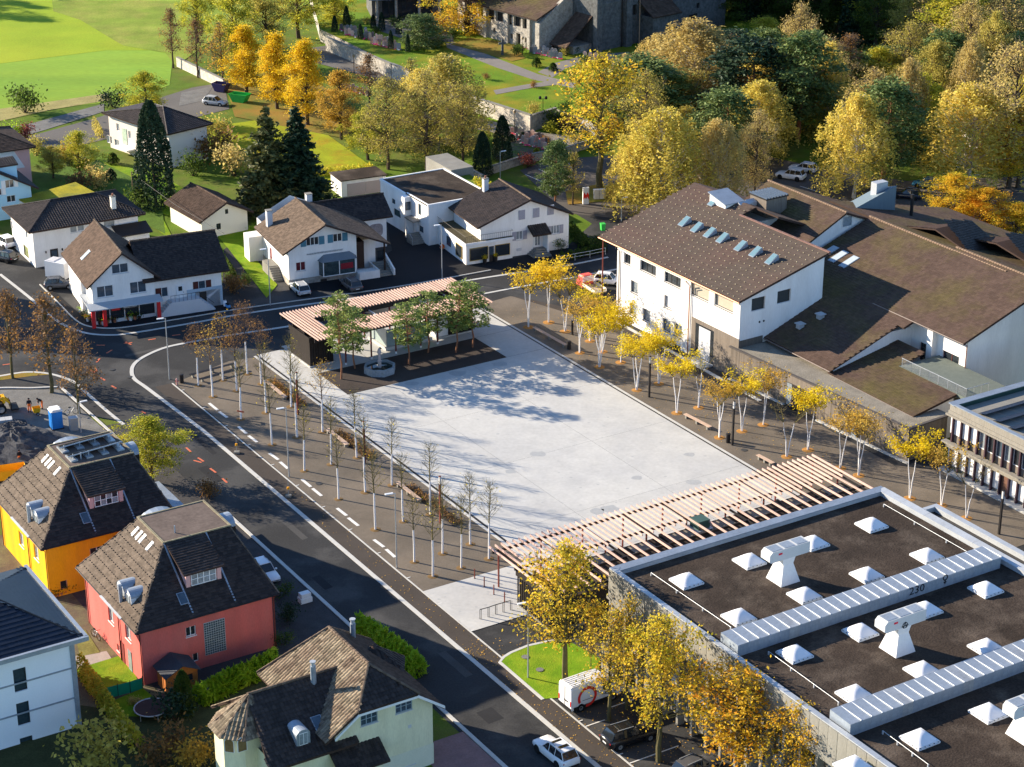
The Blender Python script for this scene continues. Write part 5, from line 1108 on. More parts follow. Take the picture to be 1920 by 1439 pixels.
for p in ((454,1398),(430,1400)):
    wp = plane_hit(H,(*oc[5],0),(*oc[6],0),(*oc[5],3),*p) if p[0] > 440 else plane_hit(H,(*oc[4],0),(*oc[5],0),(*oc[4],3),*p)
    i0 = 5 if p[0] > 440 else 4; d_ = (Vector((*oc[i0+1],0))-Vector((*oc[i0],0))).normalized(); n_ = Vector((d_.y,-d_.x,0))
    arc = [(.36*math.cos(math.pi*k/8), .35+.36*math.sin(math.pi*k/8)) for k in range(9)]; pts = [(-.36,-.5),(.36,-.5)]+arc
    f_ = MB().add([wp+d_*a_+Vector((0,0,b_))+n_*.03 for a_, b_ in [(x*1.2,y*1.1) for x, y in pts]],[tuple(range(len(pts)))]).obj('window', frame_w, H.e); MB().add([wp+d_*a_+Vector((0,0,b_))+n_*.05 for a_, b_ in pts],[tuple(range(len(pts)))]).obj('pane', mat('pane_amber',(.20,.13,.06),.2,.3,1,4), f_)
H.roof([(5.7,-1.9,3.1),(10.2,-1.9,3.1),(10.2,.0,4.3),(5.7,.0,4.3)], tile_dk, style='pan', t=.15, name='porch_roof')
dr = H.part('door', frame_w, MB().box(7.3,-.08,.6,8.7,.0,2.7)); MB().box(7.45,-.1,1.2,7.9,-.08,2.5).obj('pane', glass_c, dr); MB().box(8.1,-.1,1.2,8.55,-.08,2.5).obj('pane', glass_c, dr)
H.window('y-',0,(4.9,5.7,1.3,2.7),-.03,1,1,mat('frame_bluegrey',(.28,.35,.40),.6),glass_b); H.part('step', concrete_d, MB().box(7,-1.6,0,9.4,-.1,.6))
hx_ = (14.2,7.4); hc = [(hx_[0]+2.0*math.cos(math.pi*k/3), hx_[1]+2.0*math.sin(math.pi*k/3)) for k in range(6)]
H.part('oriel', beige_m, MB().prism(hc,0,6.0)); or_ = H.part('oriel_roof', verge_m, MB().add([(hx_[0]+(p[0]-hx_[0])*1.25,hx_[1]+(p[1]-hx_[1])*1.25,6.0) for p in hc]+[(hx_[0]-.4,hx_[1],8.0)],[(k,(k+1)%6,6) for k in range(6)]))
for k in range(6): tiles([Vector((hx_[0]+(hc[k][0]-hx_[0])*1.25,hx_[1]+(hc[k][1]-hx_[1])*1.25,6.02)),Vector((hx_[0]+(hc[(k+1)%6][0]-hx_[0])*1.25,hx_[1]+(hc[(k+1)%6][1]-hx_[1])*1.25,6.02)),Vector((hx_[0]-.4,hx_[1],8.02))], tile_dk, or_, .34, .38, 'pan')
a, z = H.hit('y-',0,768,1362); H.part('vent_grille', white_d, MB().box(a-.15,-.04,z-.15,a+.15,0,z+.15)); H.part('base_band', mat('render_base',(.66,.64,.50),.9,.06,1,8), MB().box(10.5,-.05,0,15.25,-.005,2.0).box(15.205,-.05,0,15.25,11.2,2.0))

# ---------------------------------------------------------------- white apartment house, bottom left
H = B('white_apartment_house', 'white three-storey block with dark blue solar roof at the bottom left', 'building', T(48.4,148.0))
wy = [oy_(H,0,38,1275,1.1,2.15), oy_(H,0,44,1338,1.1,2.15), oy_(H,0,51,1403,1.1,2.2)]
H.walls(-15,0,0,13,0,8.9,mat('render_coolwhite',(.72,.76,.80),.9,.04,.5,8),opens={'y-':wy},depth=.22)
for o in wy: H.window('y-',0,o,.2,1,1,metal_d,mat('pane_green',(.03,.05,.06),.1,.2,1,4,spec=.6)); 
for z in (2.85,5.75): H.part('string_course', metal_z, MB().box(-15,-.06,z,.05,-.0,z+.14))
H.part('corner_post', metal_z, MB().box(-.28,-.12,0,.12,.12,8.8))
E_ = [(-16,-.8,8.85),(.8,-.8,8.85),(.8,13.8,8.85),(-16,13.8,8.85)]; K = [(-10,6.5,11.4),(-5.2,6.5,11.4)]
sol = mat('solar_tile_blue', (.010,.016,.030), .4, .3, .5, 3, spec=.25)
def pvroof(pts, n):
    r_ = H.part('roof', sol, MB().slab(pts,.2)); tiles([Vector(p) for p in pts], sol, r_, .9, .5, 'flat', name='solar_tiles')
pvroof([E_[0],E_[1],K[1],K[0]],0); pvroof([E_[1],E_[2],K[1]],0); pvroof([E_[2],E_[3],K[0],K[1]],0); pvroof([E_[3],E_[0],K[0]],0)
H.part('roof_edge', metal_z, MB().box(.8,-.9,8.6,1.1,13.9,9.0).box(-16,-1.1,8.6,1.1,-.82,9.0)); H.part('hip_trim', metal_d, MB().tube([E_[1],K[1]],.1,6).tube(K,.1,6))
# ---------------------------------------------------------------- vegetation
NR = np.random.RandomState(11)
def hgt(bx, by, ty, z0=0.0):
    """height of something standing at pixel (bx, by) whose top is seen at row ty"""
    b = g(bx, by, z0); lo, hi = 0.0, 70.0
    for _ in range(40):
        m = (lo+hi)/2; d = Vector((b.x, b.y, z0+m-CAM_H)); f = d.y*math.cos(PITCH)-d.z*math.sin(PITCH); u = d.y*math.sin(PITCH)+d.z*math.cos(PITCH)
        if 719.5-FPX*u/f > ty: lo = m
        else: hi = m
    return lo
def mpp(bx, by, z=0.0): return (g(bx, by, z)-Vector((0,0,CAM_H))).length/FPX
def quads(C, size, flat=.35, asp=1.0, down=0.0):
    """leaf faces at points C (N,3): small quads, randomly turned"""
    n = len(C); nv = NR.normal(size=(n,3)); nv[:,2] = np.abs(nv[:,2])+flat; nv /= np.linalg.norm(nv,axis=1,keepdims=True)
    t = NR.normal(size=(n,3)); 
    if down: t[:,2] -= down
    t -= nv*(t*nv).sum(1,keepdims=True); t /= np.linalg.norm(t,axis=1,keepdims=True)+1e-9; b = np.cross(nv,t)
    s = size*(.55+.9*NR.rand(n,1)); a = t*s*asp; c = b*s*.62
    V_ = np.stack([C-a, C+c-a*.1, C+a, C-c-a*.1],1).reshape(-1,3)
    return V_
def leafmesh(name, V_, m):
    n = len(V_)//4; me = bpy.data.meshes.new(name); me.vertices.add(n*4); me.loops.add(n*4); me.polygons.add(n)
    me.vertices.foreach_set('co', V_.astype(np.float32).ravel()); me.loops.foreach_set('vertex_index', np.arange(n*4,dtype=np.int32))
    me.polygons.foreach_set('loop_start', np.arange(0,n*4,4,dtype=np.int32)); me.polygons.foreach_set('loop_total', np.full(n,4,dtype=np.int32))
    me.update(calc_edges=True); me.materials.append(m); return me
def limb(mb, p, q, r0, r1, n=5, wob=.12, m=0, k=3):
    p, q = Vector(p), Vector(q); L_ = (q-p).length; path = [p]
    for i in range(1,k): t = i/k; path.append(p.lerp(q,t)+Vector((R.gauss(0,1),R.gauss(0,1),R.gauss(0,.6)))*L_*wob*.4)
    path.append(q); mb.tube(path,[r0+(r1-r0)*i/k for i in range(k+1)],n,m,False)
def crown_pts(h0, h1, r, prof, M):
    """clump centres in a crown of given profile, mostly near its skin"""
    out = []; ph = [R.random()*6.283 for _ in range(3)]
    for i in range(M):
        t = R.random(); t = t**.85; z = h0+(h1-h0)*t; a = R.random()*6.283; rr = r*prof(t)*(R.random()**.42)*(.82+.30*math.sin(a*2+ph[0]+t*3)*math.sin(a*3+ph[1])+.16*math.sin(t*11+ph[2]+a))
        out.append((rr*math.cos(a), rr*math.sin(a), z))
    return out
def broadleaf(h, r, h0, M, N, size, rc, prof, trunk_r, trunkm, leafm, bare=False, twigs=0, twm=None, fork=.35):
    tr = MB(); top = (R.gauss(0,.2),R.gauss(0,.2),h*.82); zf = h*fork
    limb(tr,(0,0,-.1),(R.gauss(0,.15),R.gauss(0,.15),zf),trunk_r*1.15,trunk_r*.75,7,.04); limb(tr,(0,0,zf),top,trunk_r*.75,.05,6,.05)
    C = crown_pts(h0,h,r,prof,M); L_ = []
    for c in C:
        zb = max(h0*.75, min(c[2]-R.uniform(.6,2.2)-.35*math.hypot(c[0],c[1]), h*.78)); zb = max(zb, zf*.85)
        limb(tr,(0,0,zb),c,max(.03,.055*trunk_r/.2*.8),.014,4,.16)
        for k in range(twigs):
            d = Vector((R.gauss(0,1),R.gauss(0,1),R.gauss(.5,.8))).normalized()*R.uniform(.5,1.0)*rc*1.3; s_ = Vector(c)-d*R.uniform(0,.4); limb(tr,s_,Vector(c)+d,.016,.008,3,.15,1,2)
        n = int(N*R.uniform(.4,1.5))
        if n: L_.append(np.array(c)+NR.normal(size=(n,3))*np.array([rc,rc,rc*.72])*.55)
    tm = tr.mesh('trunk',[trunkm, twm or twig_m]); lm = None
    if L_ and sum(len(x) for x in L_): lm = leafmesh('crown', quads(np.concatenate(L_),size), leafm)
    return tm, lm
pr_round = lambda t: math.sqrt(max(0,1-(2*t-.92)**2))*.98+.02
pr_col = lambda t: (1-t**2.2)**.6*(.75+.5*math.sin(min(1,t*2.4)*1.57)*.5)
pr_egg = lambda t: math.sin(math.pi*min(1,.18+t*.82)**.8)**.8 if t < .995 else 0
pr_umb = lambda t: .35+.65*math.sin(math.pi*(.15+.75*t))
def birch(h, r, leafm, barkm, strands=520, per=30, size=.11):
    tr = MB(); limb(tr,(0,0,-.1),(.2,.1,h*.9),.2,.03,7,.03,0,6); L_ = []
    for i in range(strands):
        t = R.random()**.8; z = h*(.16+.82*t); rr = r*math.sqrt(max(.03,1-t**2.2))*R.uniform(.25,1.0); a = R.random()*6.283; x, y = rr*math.cos(a), rr*math.sin(a)
        if i % 3 == 0: limb(tr,(.1*t,.05*t,max(h*.2,z-1.6*rr)),(x*.9,y*.9,z),.045,.012,3,.12)
        ln = R.uniform(1.0,3.4)*h/14; k = np.arange(per)/per
        P_ = np.stack([x+NR.normal(size=per)*.16+k*x*.09, y+NR.normal(size=per)*.16+k*y*.09, z-k*ln+NR.normal(size=per)*.08],1); L_.append(P_)
    return tr.mesh('trunk',[barkm,twig_m]), leafmesh('crown', quads(np.concatenate(L_),size,.1,1.2,1.0), leafm)
def spruce(h, r, leafm, barkm, layers=34, dens=1.0, droop=.35, size=.22):
    tr = MB(); limb(tr,(0,0,-.1),(0,0,h),.26,.02,6,.004,0,4); L_ = []
    for i in range(layers):
        t = (i+.5)/layers; z = h*(.06+.93*t); rr = r*(1-t)**.85*(.85+.3*R.random())+.08; nb = int(5+9*(1-t))
        for k in range(nb):
            a = R.random()*6.283; L2 = rr*R.uniform(.7,1.12); e = Vector((L2*math.cos(a),L2*math.sin(a),z-L2*droop+R.gauss(0,.1))); 
            if k % 2 == 0: tr.tube([(0,0,z),e],[.03,.008],3,0,False)
            n = max(3,int(L2*13*dens)); s_ = (NR.rand(n)**.7)[:,None]; P_ = np.array((0,0,z))*(1-s_)+np.array(e)*s_; P_ += NR.normal(size=(n,3))*np.array([.16,.16,.10])*(.6+.25*L2); P_[:,2] -= (NR.rand(n)*.25); L_.append(P_)
    return tr.mesh('trunk',[barkm]), leafmesh('crown', quads(np.concatenate(L_),size,.1,1.3,.6), leafm)
def pine(h, r, leafm, barkm, h0=.45, M=34, N=95, size=.2, rc=.75, tr0=.17):
    tr = MB(); x1, y1 = R.gauss(0,.25), R.gauss(0,.25); limb(tr,(0,0,-.1),(x1,y1,h*.93),tr0,.03,7,.02,0,5); L_ = []
    for i in range(M):
        t = (i+R.random())/M; z = h*(h0+(1-h0)*t); rr = r*(math.sin(math.pi*(.2+.72*t))**.9)*R.uniform(.35,1.0); a = i*2.4+R.gauss(0,.4); c = (rr*math.cos(a)+x1*t,rr*math.sin(a)+y1*t,z)
        limb(tr,(x1*t,y1*t,max(h*h0*.85,z-rr*.35)),c,.045,.014,4,.1); n = int(N*R.uniform(.6,1.4)); L_.append(np.array(c)+NR.normal(size=(n,3))*np.array([rc,rc,rc*.42])*.55)
    return tr.mesh('trunk',[barkm,twig_m]), leafmesh('crown', quads(np.concatenate(L_),size,.3,1.5), leafm)
def thuja(h, r, leafm, N=5200, size=.17):
    tr = MB(); limb(tr,(0,0,-.1),(0,0,h*.95),.22,.02,6,.01); t = NR.rand(N)**.8; a = NR.rand(N)*6.283; rr = r*np.sqrt(np.clip(1-t**1.5,.02,1))*(1-.25*NR.rand(N)**2)*(.9+.14*np.sin(a*5+t*9)); P_ = np.stack([rr*np.cos(a),rr*np.sin(a),.15+t*h],1)
    for k in range(40): z = h*.95*R.random(); a_ = R.random()*6.28; q = r*.8*(1-(z/h)**1.5); tr.tube([(0,0,z),(q*math.cos(a_),q*math.sin(a_),z+.3)],[.03,.01],3,0,False)
    return tr.mesh('trunk',[bark]), leafmesh('crown', quads(P_,size,.1,1.3,-.6), leafm)
def shrub(h, r, leafm, N=900, size=.12, fill=.5, barkm=None):
    tr = MB(); L_ = []
    for k in range(14):
        a = R.random()*6.283; d = r*R.random()**.5*.75; c = (d*math.cos(a),d*math.sin(a),h*R.uniform(.3,.8)); limb(tr,(c[0]*.15,c[1]*.15,0),c,.03,.012,3,.12); n = N//14; L_.append(np.array(c)+NR.normal(size=(n,3))*np.array([r,r,h*.62])*.30)
    P_ = np.concatenate(L_); P_[:,2] = np.abs(P_[:,2])
    return tr.mesh('stems',[barkm or bark]), leafmesh('foliage', quads(P_,size,.2), leafm)

LF = {
 'gold': leafmat('leaf_gold', [(0.454,0.302,0.013),(0.713,0.486,0.015),(0.821,0.605,0.054)]),
 'amber': leafmat('leaf_amber', [(0.308,0.187,0.033),(0.528,0.319,0.044),(0.638,0.440,0.088)]),
 'yellow': leafmat('leaf_yellow', [(.50,.36,.01),(.72,.53,.01),(.78,.62,.04)]),
 'maple': leafmat('leaf_maple', [(0.246,0.258,0.022),(0.538,0.448,0.034),(0.739,0.526,0.045),(0.739,0.403,0.034)]),
 'mapleo': leafmat('leaf_maple_orange', [(0.336,0.269,0.018),(0.672,0.470,0.034),(0.784,0.470,0.034),(0.694,0.280,0.022)]),
 'olive': leafmat('leaf_olive', [(0.232,0.213,0.043),(0.403,0.348,0.073),(0.586,0.476,0.122)]),
 'ygreen': leafmat('leaf_yellow_green', [(0.175,0.225,0.020),(0.413,0.413,0.037),(0.650,0.537,0.062)]),
 'birch': leafmat('leaf_birch', [(0.378,0.330,0.059),(0.637,0.519,0.094),(0.755,0.590,0.153)]),
 'mauve': leafmat('leaf_birch_brown', [(0.319,0.242,0.094),(0.507,0.389,0.142),(0.637,0.496,0.153)]),
 'brown': leafmat('leaf_brown', [(.11,.065,.032),(.20,.115,.05),(.38,.19,.04)]),
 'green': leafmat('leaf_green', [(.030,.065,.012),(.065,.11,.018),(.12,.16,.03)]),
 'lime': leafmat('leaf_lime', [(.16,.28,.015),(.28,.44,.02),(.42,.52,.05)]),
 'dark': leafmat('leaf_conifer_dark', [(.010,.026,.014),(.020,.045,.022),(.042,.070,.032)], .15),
 'spruce': leafmat('leaf_spruce', [(.028,.042,.014),(.065,.078,.024),(.115,.115,.038)], .2),
 'pine': leafmat('leaf_pine', [(0.050,0.094,0.027),(0.106,0.156,0.044),(0.188,0.231,0.069)], .2),
 'pinel': leafmat('leaf_pine_light', [(.075,.13,.03),(.17,.235,.05),(.29,.32,.09)], .25),
 'red': leafmat('leaf_red', [(.10,.03,.03),(.22,.05,.05),(.30,.12,.06)]),
}
SPEC = {}
def species(key, h, r, made): SPEC[key] = (h, r, made)
species('maple', 12, 4.2, [broadleaf(12,4.2,4.0,80,62,.125,.95,pr_round,.24,bark_g,LF['maple'],twigs=9,twm=twig_g,fork=.36) for _ in range(3)])
species('maple_thin', 11, 3.2, [broadleaf(11,3.2,3.6,46,52,.11,1.0,pr_egg,.20,bark_g,LF['maple'],twigs=9,twm=twig_g,fork=.3) for _ in range(2)])
species('gold', 14, 3.3, [broadleaf(14,3.3,1.6,120,130,.125,.85,pr_col,.25,bark,LF['gold'],twigs=1) for _ in range(3)])
species('round', 13, 4.6, [broadleaf(13,4.6,2.2,105,120,.125,.85,pr_round,.27,bark,LF['ygreen'],twigs=2) for _ in range(3)])
species('sparse', 12, 3.2, [broadleaf(12,3.2,3.2,60,22,.16,1.0,pr_egg,.2,bark,LF['brown'],twigs=11,twm=twig_b) for _ in range(3)])
species('haze', 13, 5.0, [broadleaf(13,5.0,2.4,100,85,.105,1.05,pr_round,.22,bark,LF['olive'],twigs=8,twm=twig_b) for _ in range(3)])
species('birch', 14, 4.2, [birch(14,4.2,LF['birch'],bark_birch) for _ in range(3)])
species('spruce', 16, 3.4, [spruce(16,3.4,LF['dark'],bark,40,1.5), spruce(16,3.4,LF['spruce'],bark,34,1.1,.28)])
species('scots', 14, 3.6, [pine(14,3.6,LF['pine'],bark_p,.26,75,130,.135,.95,.24) for _ in range(3)])
species('young_pine', 10.5, 1.9, [pine(10.5,1.9,LF['pinel'],bark_p,.34,58,34,.12,.50,.10) for _ in range(3)])
species('thuja', 12, 2.6, [thuja(12,2.6,LF['dark'],9500,.15), thuja(12,2.6,LF['dark'],8000,.15)])
species('shrub', 2.2, 1.5, [shrub(2.2,1.5,LF['green']), shrub(2.2,1.5,LF['green'])])
species('ball', 1.4, .9, [thuja(1.4,.95,LF['dark'],1100,.09), thuja(1.4,.95,LF['dark'],900,.09)])
CNT = {}
def tree(name, label, spec, bx, by, ty=None, hw=None, leaf=None, barkm=None, group=None, z=0.0, var=None, h=None, r=None, cat='tree', parts=('trunk','crown')):
    H0, R0, made = SPEC[spec]; i = CNT.get(spec,0); CNT[spec] = i+1
    tm, lm = made[(i if var is None else var) % len(made)]
    h = h or hgt(bx,by,ty,z); r = r or hw*mpp(bx,by,z)
    t = thing(name, label, cat, g(bx,by,z), R.random()*6.283, group, (r/R0, r/R0, h/H0))
    a = link(parts[0], tm, t)
    if lm:
        c = link(parts[1], lm, t)
        if leaf: c.material_slots[0].link = 'OBJECT'; c.material_slots[0].material = LF[leaf]
    if barkm: a.material_slots[0].link = 'OBJECT'; a.material_slots[0].material = barkm
    return t

# --- young whitewashed trees west of the square ---------------------------------------------------------
def young(leaves, leafm, wide=1.0, twm=twig_m):
    tr = MB(); tr.tube([(0,0,0),(.02,0,2),(0,.01,3.95)],[.115,.10,.085],8,0,False)
    cr = MB(); limb(cr,(0,.01,3.9),(R.gauss(0,.08),R.gauss(0,.08),8.5),.07,.012,5,.02,0,5); L_ = []
    for k in range(30):
        z = 3.95+4.1*(k/30)**.9; a = k*2.4+R.gauss(0,.25); ln = (1.75*(1-k/34)+.35)*R.uniform(.8,1.15)*wide; up = R.uniform(.75,1.25); d = Vector((math.cos(a),math.sin(a),up)).normalized(); e = Vector((0,0,z))+d*ln
        limb(cr,(0,0,z),e,.026,.010,3,.08)
        for q in range(7):
            s_ = Vector((0,0,z)).lerp(e,R.uniform(.3,1)); d2 = (d+Vector((R.gauss(0,.55),R.gauss(0,.55),R.gauss(.25,.4)))).normalized(); limb(cr,s_,s_+d2*R.uniform(.35,.85),.011,.006,3,.1,0,2)
        if leaves: n = max(0,int(R.gauss(leaves/30,leaves/40))); L_.append(np.array(e)+NR.normal(size=(n,3))*.32)
    lv = leafmesh('leaves', quads(np.concatenate(L_),.075,.3), leafm) if leaves and sum(len(x) for x in L_) else None
    return tr.mesh('trunk', bark_w), cr.mesh('crown', twm), lv
YB = [young(30,LF['yellow'],.85,twig_g) for _ in range(4)]; YL = [young(620,LF['brown'],1.05) for _ in range(3)]; YY = [young(420,LF['amber'],1.0) for _ in range(2)]
rows = {}
young_pts = [(372,724,'b'),(399,745,'y'),(418,714,'y'),(444,734,'b'),(464,702,'b'),(490,721,'b'),(452,787,0),(499,775,0),(510,835,0),(546,764,0),(557,821,0),(605,811,1),(571,884,0),(621,872,0),(669,859,0),(635,937,0),(685,924,0),(735,911,0),(704,994,0),(756,979,0),(807,966,0),(777,1055,0),(830,1039,0),(812,1082,0),(865,1066,0),(882,1022,0),(917,1049,0)]
ordn = ['first','second','third','fourth','fifth','sixth','seventh','eighth','ninth','tenth','eleventh','twelfth']
info = []
for x, y, k in young_pts:
    u, w = uw(x, y); info.append((u, w, x, y, k))
def colname(u): return 0 if u < 88.6 else 1 if u < 92.0 else 2
CN = ['the roadside row','the middle row','the row beside the square']
for ci in range(3):
    sel = sorted([q for q in info if colname(q[0]) == ci], key=lambda q: -q[1])
    for i, (u, w, x, y, k) in enumerate(sel):
        made = YL[i % 3] if k == 'b' else YY[i % 2] if k in ('y',1) else YB[i % 4]
        lab = f"{'brown-leaved' if k == 'b' else 'orange-leaved' if k == 'y' else 'bare'} whitewashed young tree, {ordn[i]} from the pavilion in {CN[ci]}"
        t = thing('young_tree', lab, 'tree', T(u,w,.04), R.random()*6.28, 'whitewashed young trees west of the square', R.uniform(.90,1.08)); t.rotation_euler[0] = R.gauss(0,.014); t.rotation_euler[1] = R.gauss(0,.014)
        link('trunk', made[0], t); c = link('crown', made[1], t)
        if made[2]: link('leaves', made[2], c)
        ring = MB().lathe([(.55,.0),(.45,.02),(.14,.05)],10).mesh('mulch', mat('mulch',(.16,.10,.045),.95,.3,3,9)); link('mulch', ring, t)
# --- multi-stemmed yellow trees east of the square ------------------------------------------------------
def multi(stems, leaves, leafm, size=.088):
    tr = MB(); cr = MB(); L_ = []
    for s_ in range(stems):
        a = s_*6.283/stems+R.gauss(0,.3); k1 = R.uniform(.35,.7); e1 = Vector((math.cos(a)*k1,math.sin(a)*k1,R.uniform(3.5,4.1))); tr.tube([(math.cos(a)*.05,math.sin(a)*.05,0),(e1.x*.35+R.gauss(0,.05),e1.y*.35+R.gauss(0,.05),1.7),(e1.x*.8,e1.y*.75,2.9),e1],[.062,.052,.045,.04],6,0,False)
        for b_ in range(6):
            a2 = a+R.gauss(0,1.0); ln = R.uniform(1.3,2.9); e2 = e1+Vector((math.cos(a2)*ln*.62,math.sin(a2)*ln*.62,ln*.85)); limb(cr,e1,e2,.034,.012,4,.1)
            for t_ in range(5):
                s3 = e1.lerp(e2,R.uniform(.35,1)); e3 = s3+Vector((R.gauss(0,.5),R.gauss(0,.5),R.gauss(.3,.25))); limb(cr,s3,e3,.014,.006,3,.12,0,2)
                n = int(leaves/(stems*30)*R.uniform(.3,1.8)); 
                if n: L_.append(np.array(e3)+NR.normal(size=(n,3))*np.array([.30,.30,.20]))
    lv = leafmesh('leaves', quads(np.concatenate(L_),size,.4), leafm) if L_ else None
    return tr.mesh('stems', bark_w), cr.mesh('crown', twig_g), lv
MF = [multi(3,2900,LF['yellow']), multi(2,2400,LF['yellow']), multi(4,3000,LF['yellow'])]; MM = [multi(3,1400,LF['amber']), multi(3,1500,LF['yellow']), multi(2,1200,LF['amber'])]; MT = [multi(2,45,LF['amber']), multi(3,70,LF['amber']), multi(2,35,LF['brown'])]
mp = [(991,614,'m'),(1029,605,'F'),(1060,622,'m'),(1087,662,'m'),(1106,640,'m'),(1124,689,'F'),(1130,660,'m'),(1164,680,'F'),(1194,732,'F'),(1235,720,'F'),(1269,775,'F'),(1310,765,'t'),(1349,821,'m'),(1391,809,'F'),(1431,797,'m'),(1475,857,'t'),(1515,844,'F'),(1575,878,'m'),(1610,892,'m'),(1706,935,'F'),(1765,948,'m'),(1812,972,'t')]
for i, (x, y, k) in enumerate(sorted(mp, key=lambda p: p[0])):
    made = {'m':MM,'F':MF,'t':MT}[k][i % 3]; d = {'m':'thinly leaved','F':'bright yellow','t':'nearly bare'}[k]
    n_ = ['first','second','third','fourth','fifth','sixth','seventh','eighth','ninth','tenth','eleventh','twelfth','thirteenth','fourteenth','fifteenth','sixteenth','seventeenth','eighteenth','nineteenth','twentieth','twenty-first','twenty-second'][i]
    t = thing('multi_stem_tree', f'{d} white-stemmed tree, {n_} from the left in the line along the white office building', 'tree', g(x,y,.04), R.random()*6.28, 'white-stemmed yellow trees east of the square', (1.28 if x < 1070 else 1.12)*R.uniform(.95,1.05))
    link('stems', made[0], t); c = link('crown', made[1], t)
    if made[2]:
        q_ = link('leaves', made[2], c)
        if x < 1070: q_.material_slots[0].link = 'OBJECT'; q_.material_slots[0].material = LF['gold']
    ml = MB().lathe([(.6,.0),(.5,.02),(.1,.05)],10).mesh('mulch', mat('mulch_orange',(.34,.17,.05),.95,.4,3,9)); link('mulch', ml, t)
# --- pines by the pavilion
for i, (x, y, ty) in enumerate(((640,712,553),(666,692,578),(767,685,570),(802,662,548),(854,662,528),(886,652,535))):
    tree('pine_tree', f'young red-barked pine, {ordn[i]} from the left in front of the pavilion', 'young_pine', x, y, ty, 36, group='young pines in front of the pavilion')
# --- street trees by the site, brown
for i, (x, y, ty, hw, lb) in enumerate(((24,710,550,44,'leftmost brown-twigged tree on the small grass island'),(97,737,560,55,'middle brown-twigged tree beside the blue portable toilet'),(149,776,618,40,'forked brown-twigged tree at the kerb by the blue toilet'))):
    tree('street_tree', lb, 'sparse', x, y, ty, hw, 'brown', bark_g, 'brown street trees by the building site')
# --- maples in front of the school
tree('maple_tree', 'yellow maple on the lawn by the white van', 'maple', 1060, 1282, 1030, 96, group='maples by the school', var=0)
tree('maple_tree', 'thin half-bare maple between the white van and the black car', 'maple_thin', 1142, 1352, 1150, 62, group='maples by the school')
tree('maple_tree', 'yellow-green maple behind the black car against the school wall', 'maple', 1235, 1428, 1165, 92, group='maples by the school', var=1)
tree('maple_tree', 'big orange-yellow maple at the bottom edge in front of the school', 'maple', 1385, 1480, 1262, 122, 'mapleo', group='maples by the school', var=2)
tree('maple_tree', 'orange maple furthest right along the school wall', 'maple', 1490, 1530, 1325, 80, 'mapleo', group='maples by the school', var=0)
tree('maple_tree', 'sparse maple close to the corner column of the school', 'maple_thin', 1175, 1330, 1130, 50, group='maples by the school')
tree('garden_tree', 'round yellow-green tree beside the yellow house roof', 'round', 285, 905, 785, 75, 'ygreen')
# ---------------------------------------------------------------- churchyard terrace, church
TZ = 2.4
tp = px((735,120),(905,188),(995,216),(1040,203),(1120,232),(1230,190),(1420,120),(1420,-90),(560,-90),(600,55), z=TZ)
structure('terrace', MB().prism([tuple(p) for p in tp], -.1, TZ), [stone_m]); sheet('lawn', tp, TZ+.015, mat('churchyard_grass',(.115,.20,.012),.9,.35,.3,5,.8,c2=(.22,.19,.015),c2sc=.12,c2t=.55))
path_m = mat('gravel_path', (.21,.19,.17), .95, .15, .4, 6, .3)
sheet('path', px((836,82),(856,80),(945,115),(1010,140),(1080,157),(1080,167),(1000,150),(930,127),(838,90), z=TZ), TZ+.03, path_m)
sheet('path', px((1008,136),(1040,119),(1100,104),(1180,98),(1180,108),(1100,116),(1060,129),(1036,146), z=TZ), TZ+.04, path_m)
sheet('path', px((925,170),(1000,157),(1060,150),(1064,157),(1000,165),(930,178), z=TZ), TZ+.05, path_m)
sheet('path', px((690,38),(850,30),(850,80),(760,75),(700,55), z=TZ), TZ+.06, mat('asphalt_pale',(.135,.125,.115)))
sheet('lawn', px((845,84),(880,72),(960,80),(985,110),(960,116),(905,100), z=TZ), TZ+.07, litter_m)
sheet('path', px((840,215),(930,230),(1000,248),(1090,258),(1090,275),(990,266),(915,247),(840,232)), .05, path_m)
sheet('path', px((575,92),(640,82),(760,150),(830,180),(790,195),(690,145),(590,118)), .06, mat('asphalt_pale',(.135,.125,.115)))
sheet('lawn', px((870,205),(930,210),(995,236),(930,228),(870,214)), .075, lawn_b)
sheet('grave_plot', px((925,262),(1000,250),(1045,272),(1010,300),(930,300)), .07, mat('grave_soil',(.13,.10,.08),.95,.5,1.2,5,.5,c2=(.10,.16,.03),c2sc=.5))
def stone_wall(name, label, pts, z0, z1, th, m=stone_m, cap=True):
    P_ = [g(x,y,z1) for x, y in pts]; t = thing(name, label, 'wall', (P_[0].x,P_[0].y,0))
    for i in range(len(P_)-1):
        a, b = P_[i]-P_[0], P_[i+1]-P_[0]; d = (b-a).normalized(); n = Vector((-d.y,d.x,0))*th/2; q = [(a+n)[:2],(b+n)[:2],(b-n)[:2],(a-n)[:2]]
        MB().prism([tuple(v) for v in q],z0,z1).obj('wall_section', m, t)
        if cap: n2 = n*1.25; MB().prism([tuple((a+n2)[:2]),tuple((b+n2)[:2]),tuple((b-n2)[:2]),tuple((a-n2)[:2])],z1+.003,z1+.14).obj('coping', concrete_d, t)
    return t
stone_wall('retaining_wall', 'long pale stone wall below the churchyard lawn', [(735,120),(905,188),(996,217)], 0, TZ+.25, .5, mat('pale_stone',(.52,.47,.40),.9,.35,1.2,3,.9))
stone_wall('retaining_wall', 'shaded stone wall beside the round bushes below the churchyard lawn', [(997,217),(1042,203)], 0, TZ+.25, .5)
stone_wall('churchyard_wall', 'low wall between the car park and the lower graves', [(905,318),(985,292),(1060,278),(1110,262)], 0, 1.2, .4)
stone_wall('churchyard_wall', 'grave terrace wall with plaques behind the golden trees', [(612,70),(735,121)], 0, TZ+.2, .5)
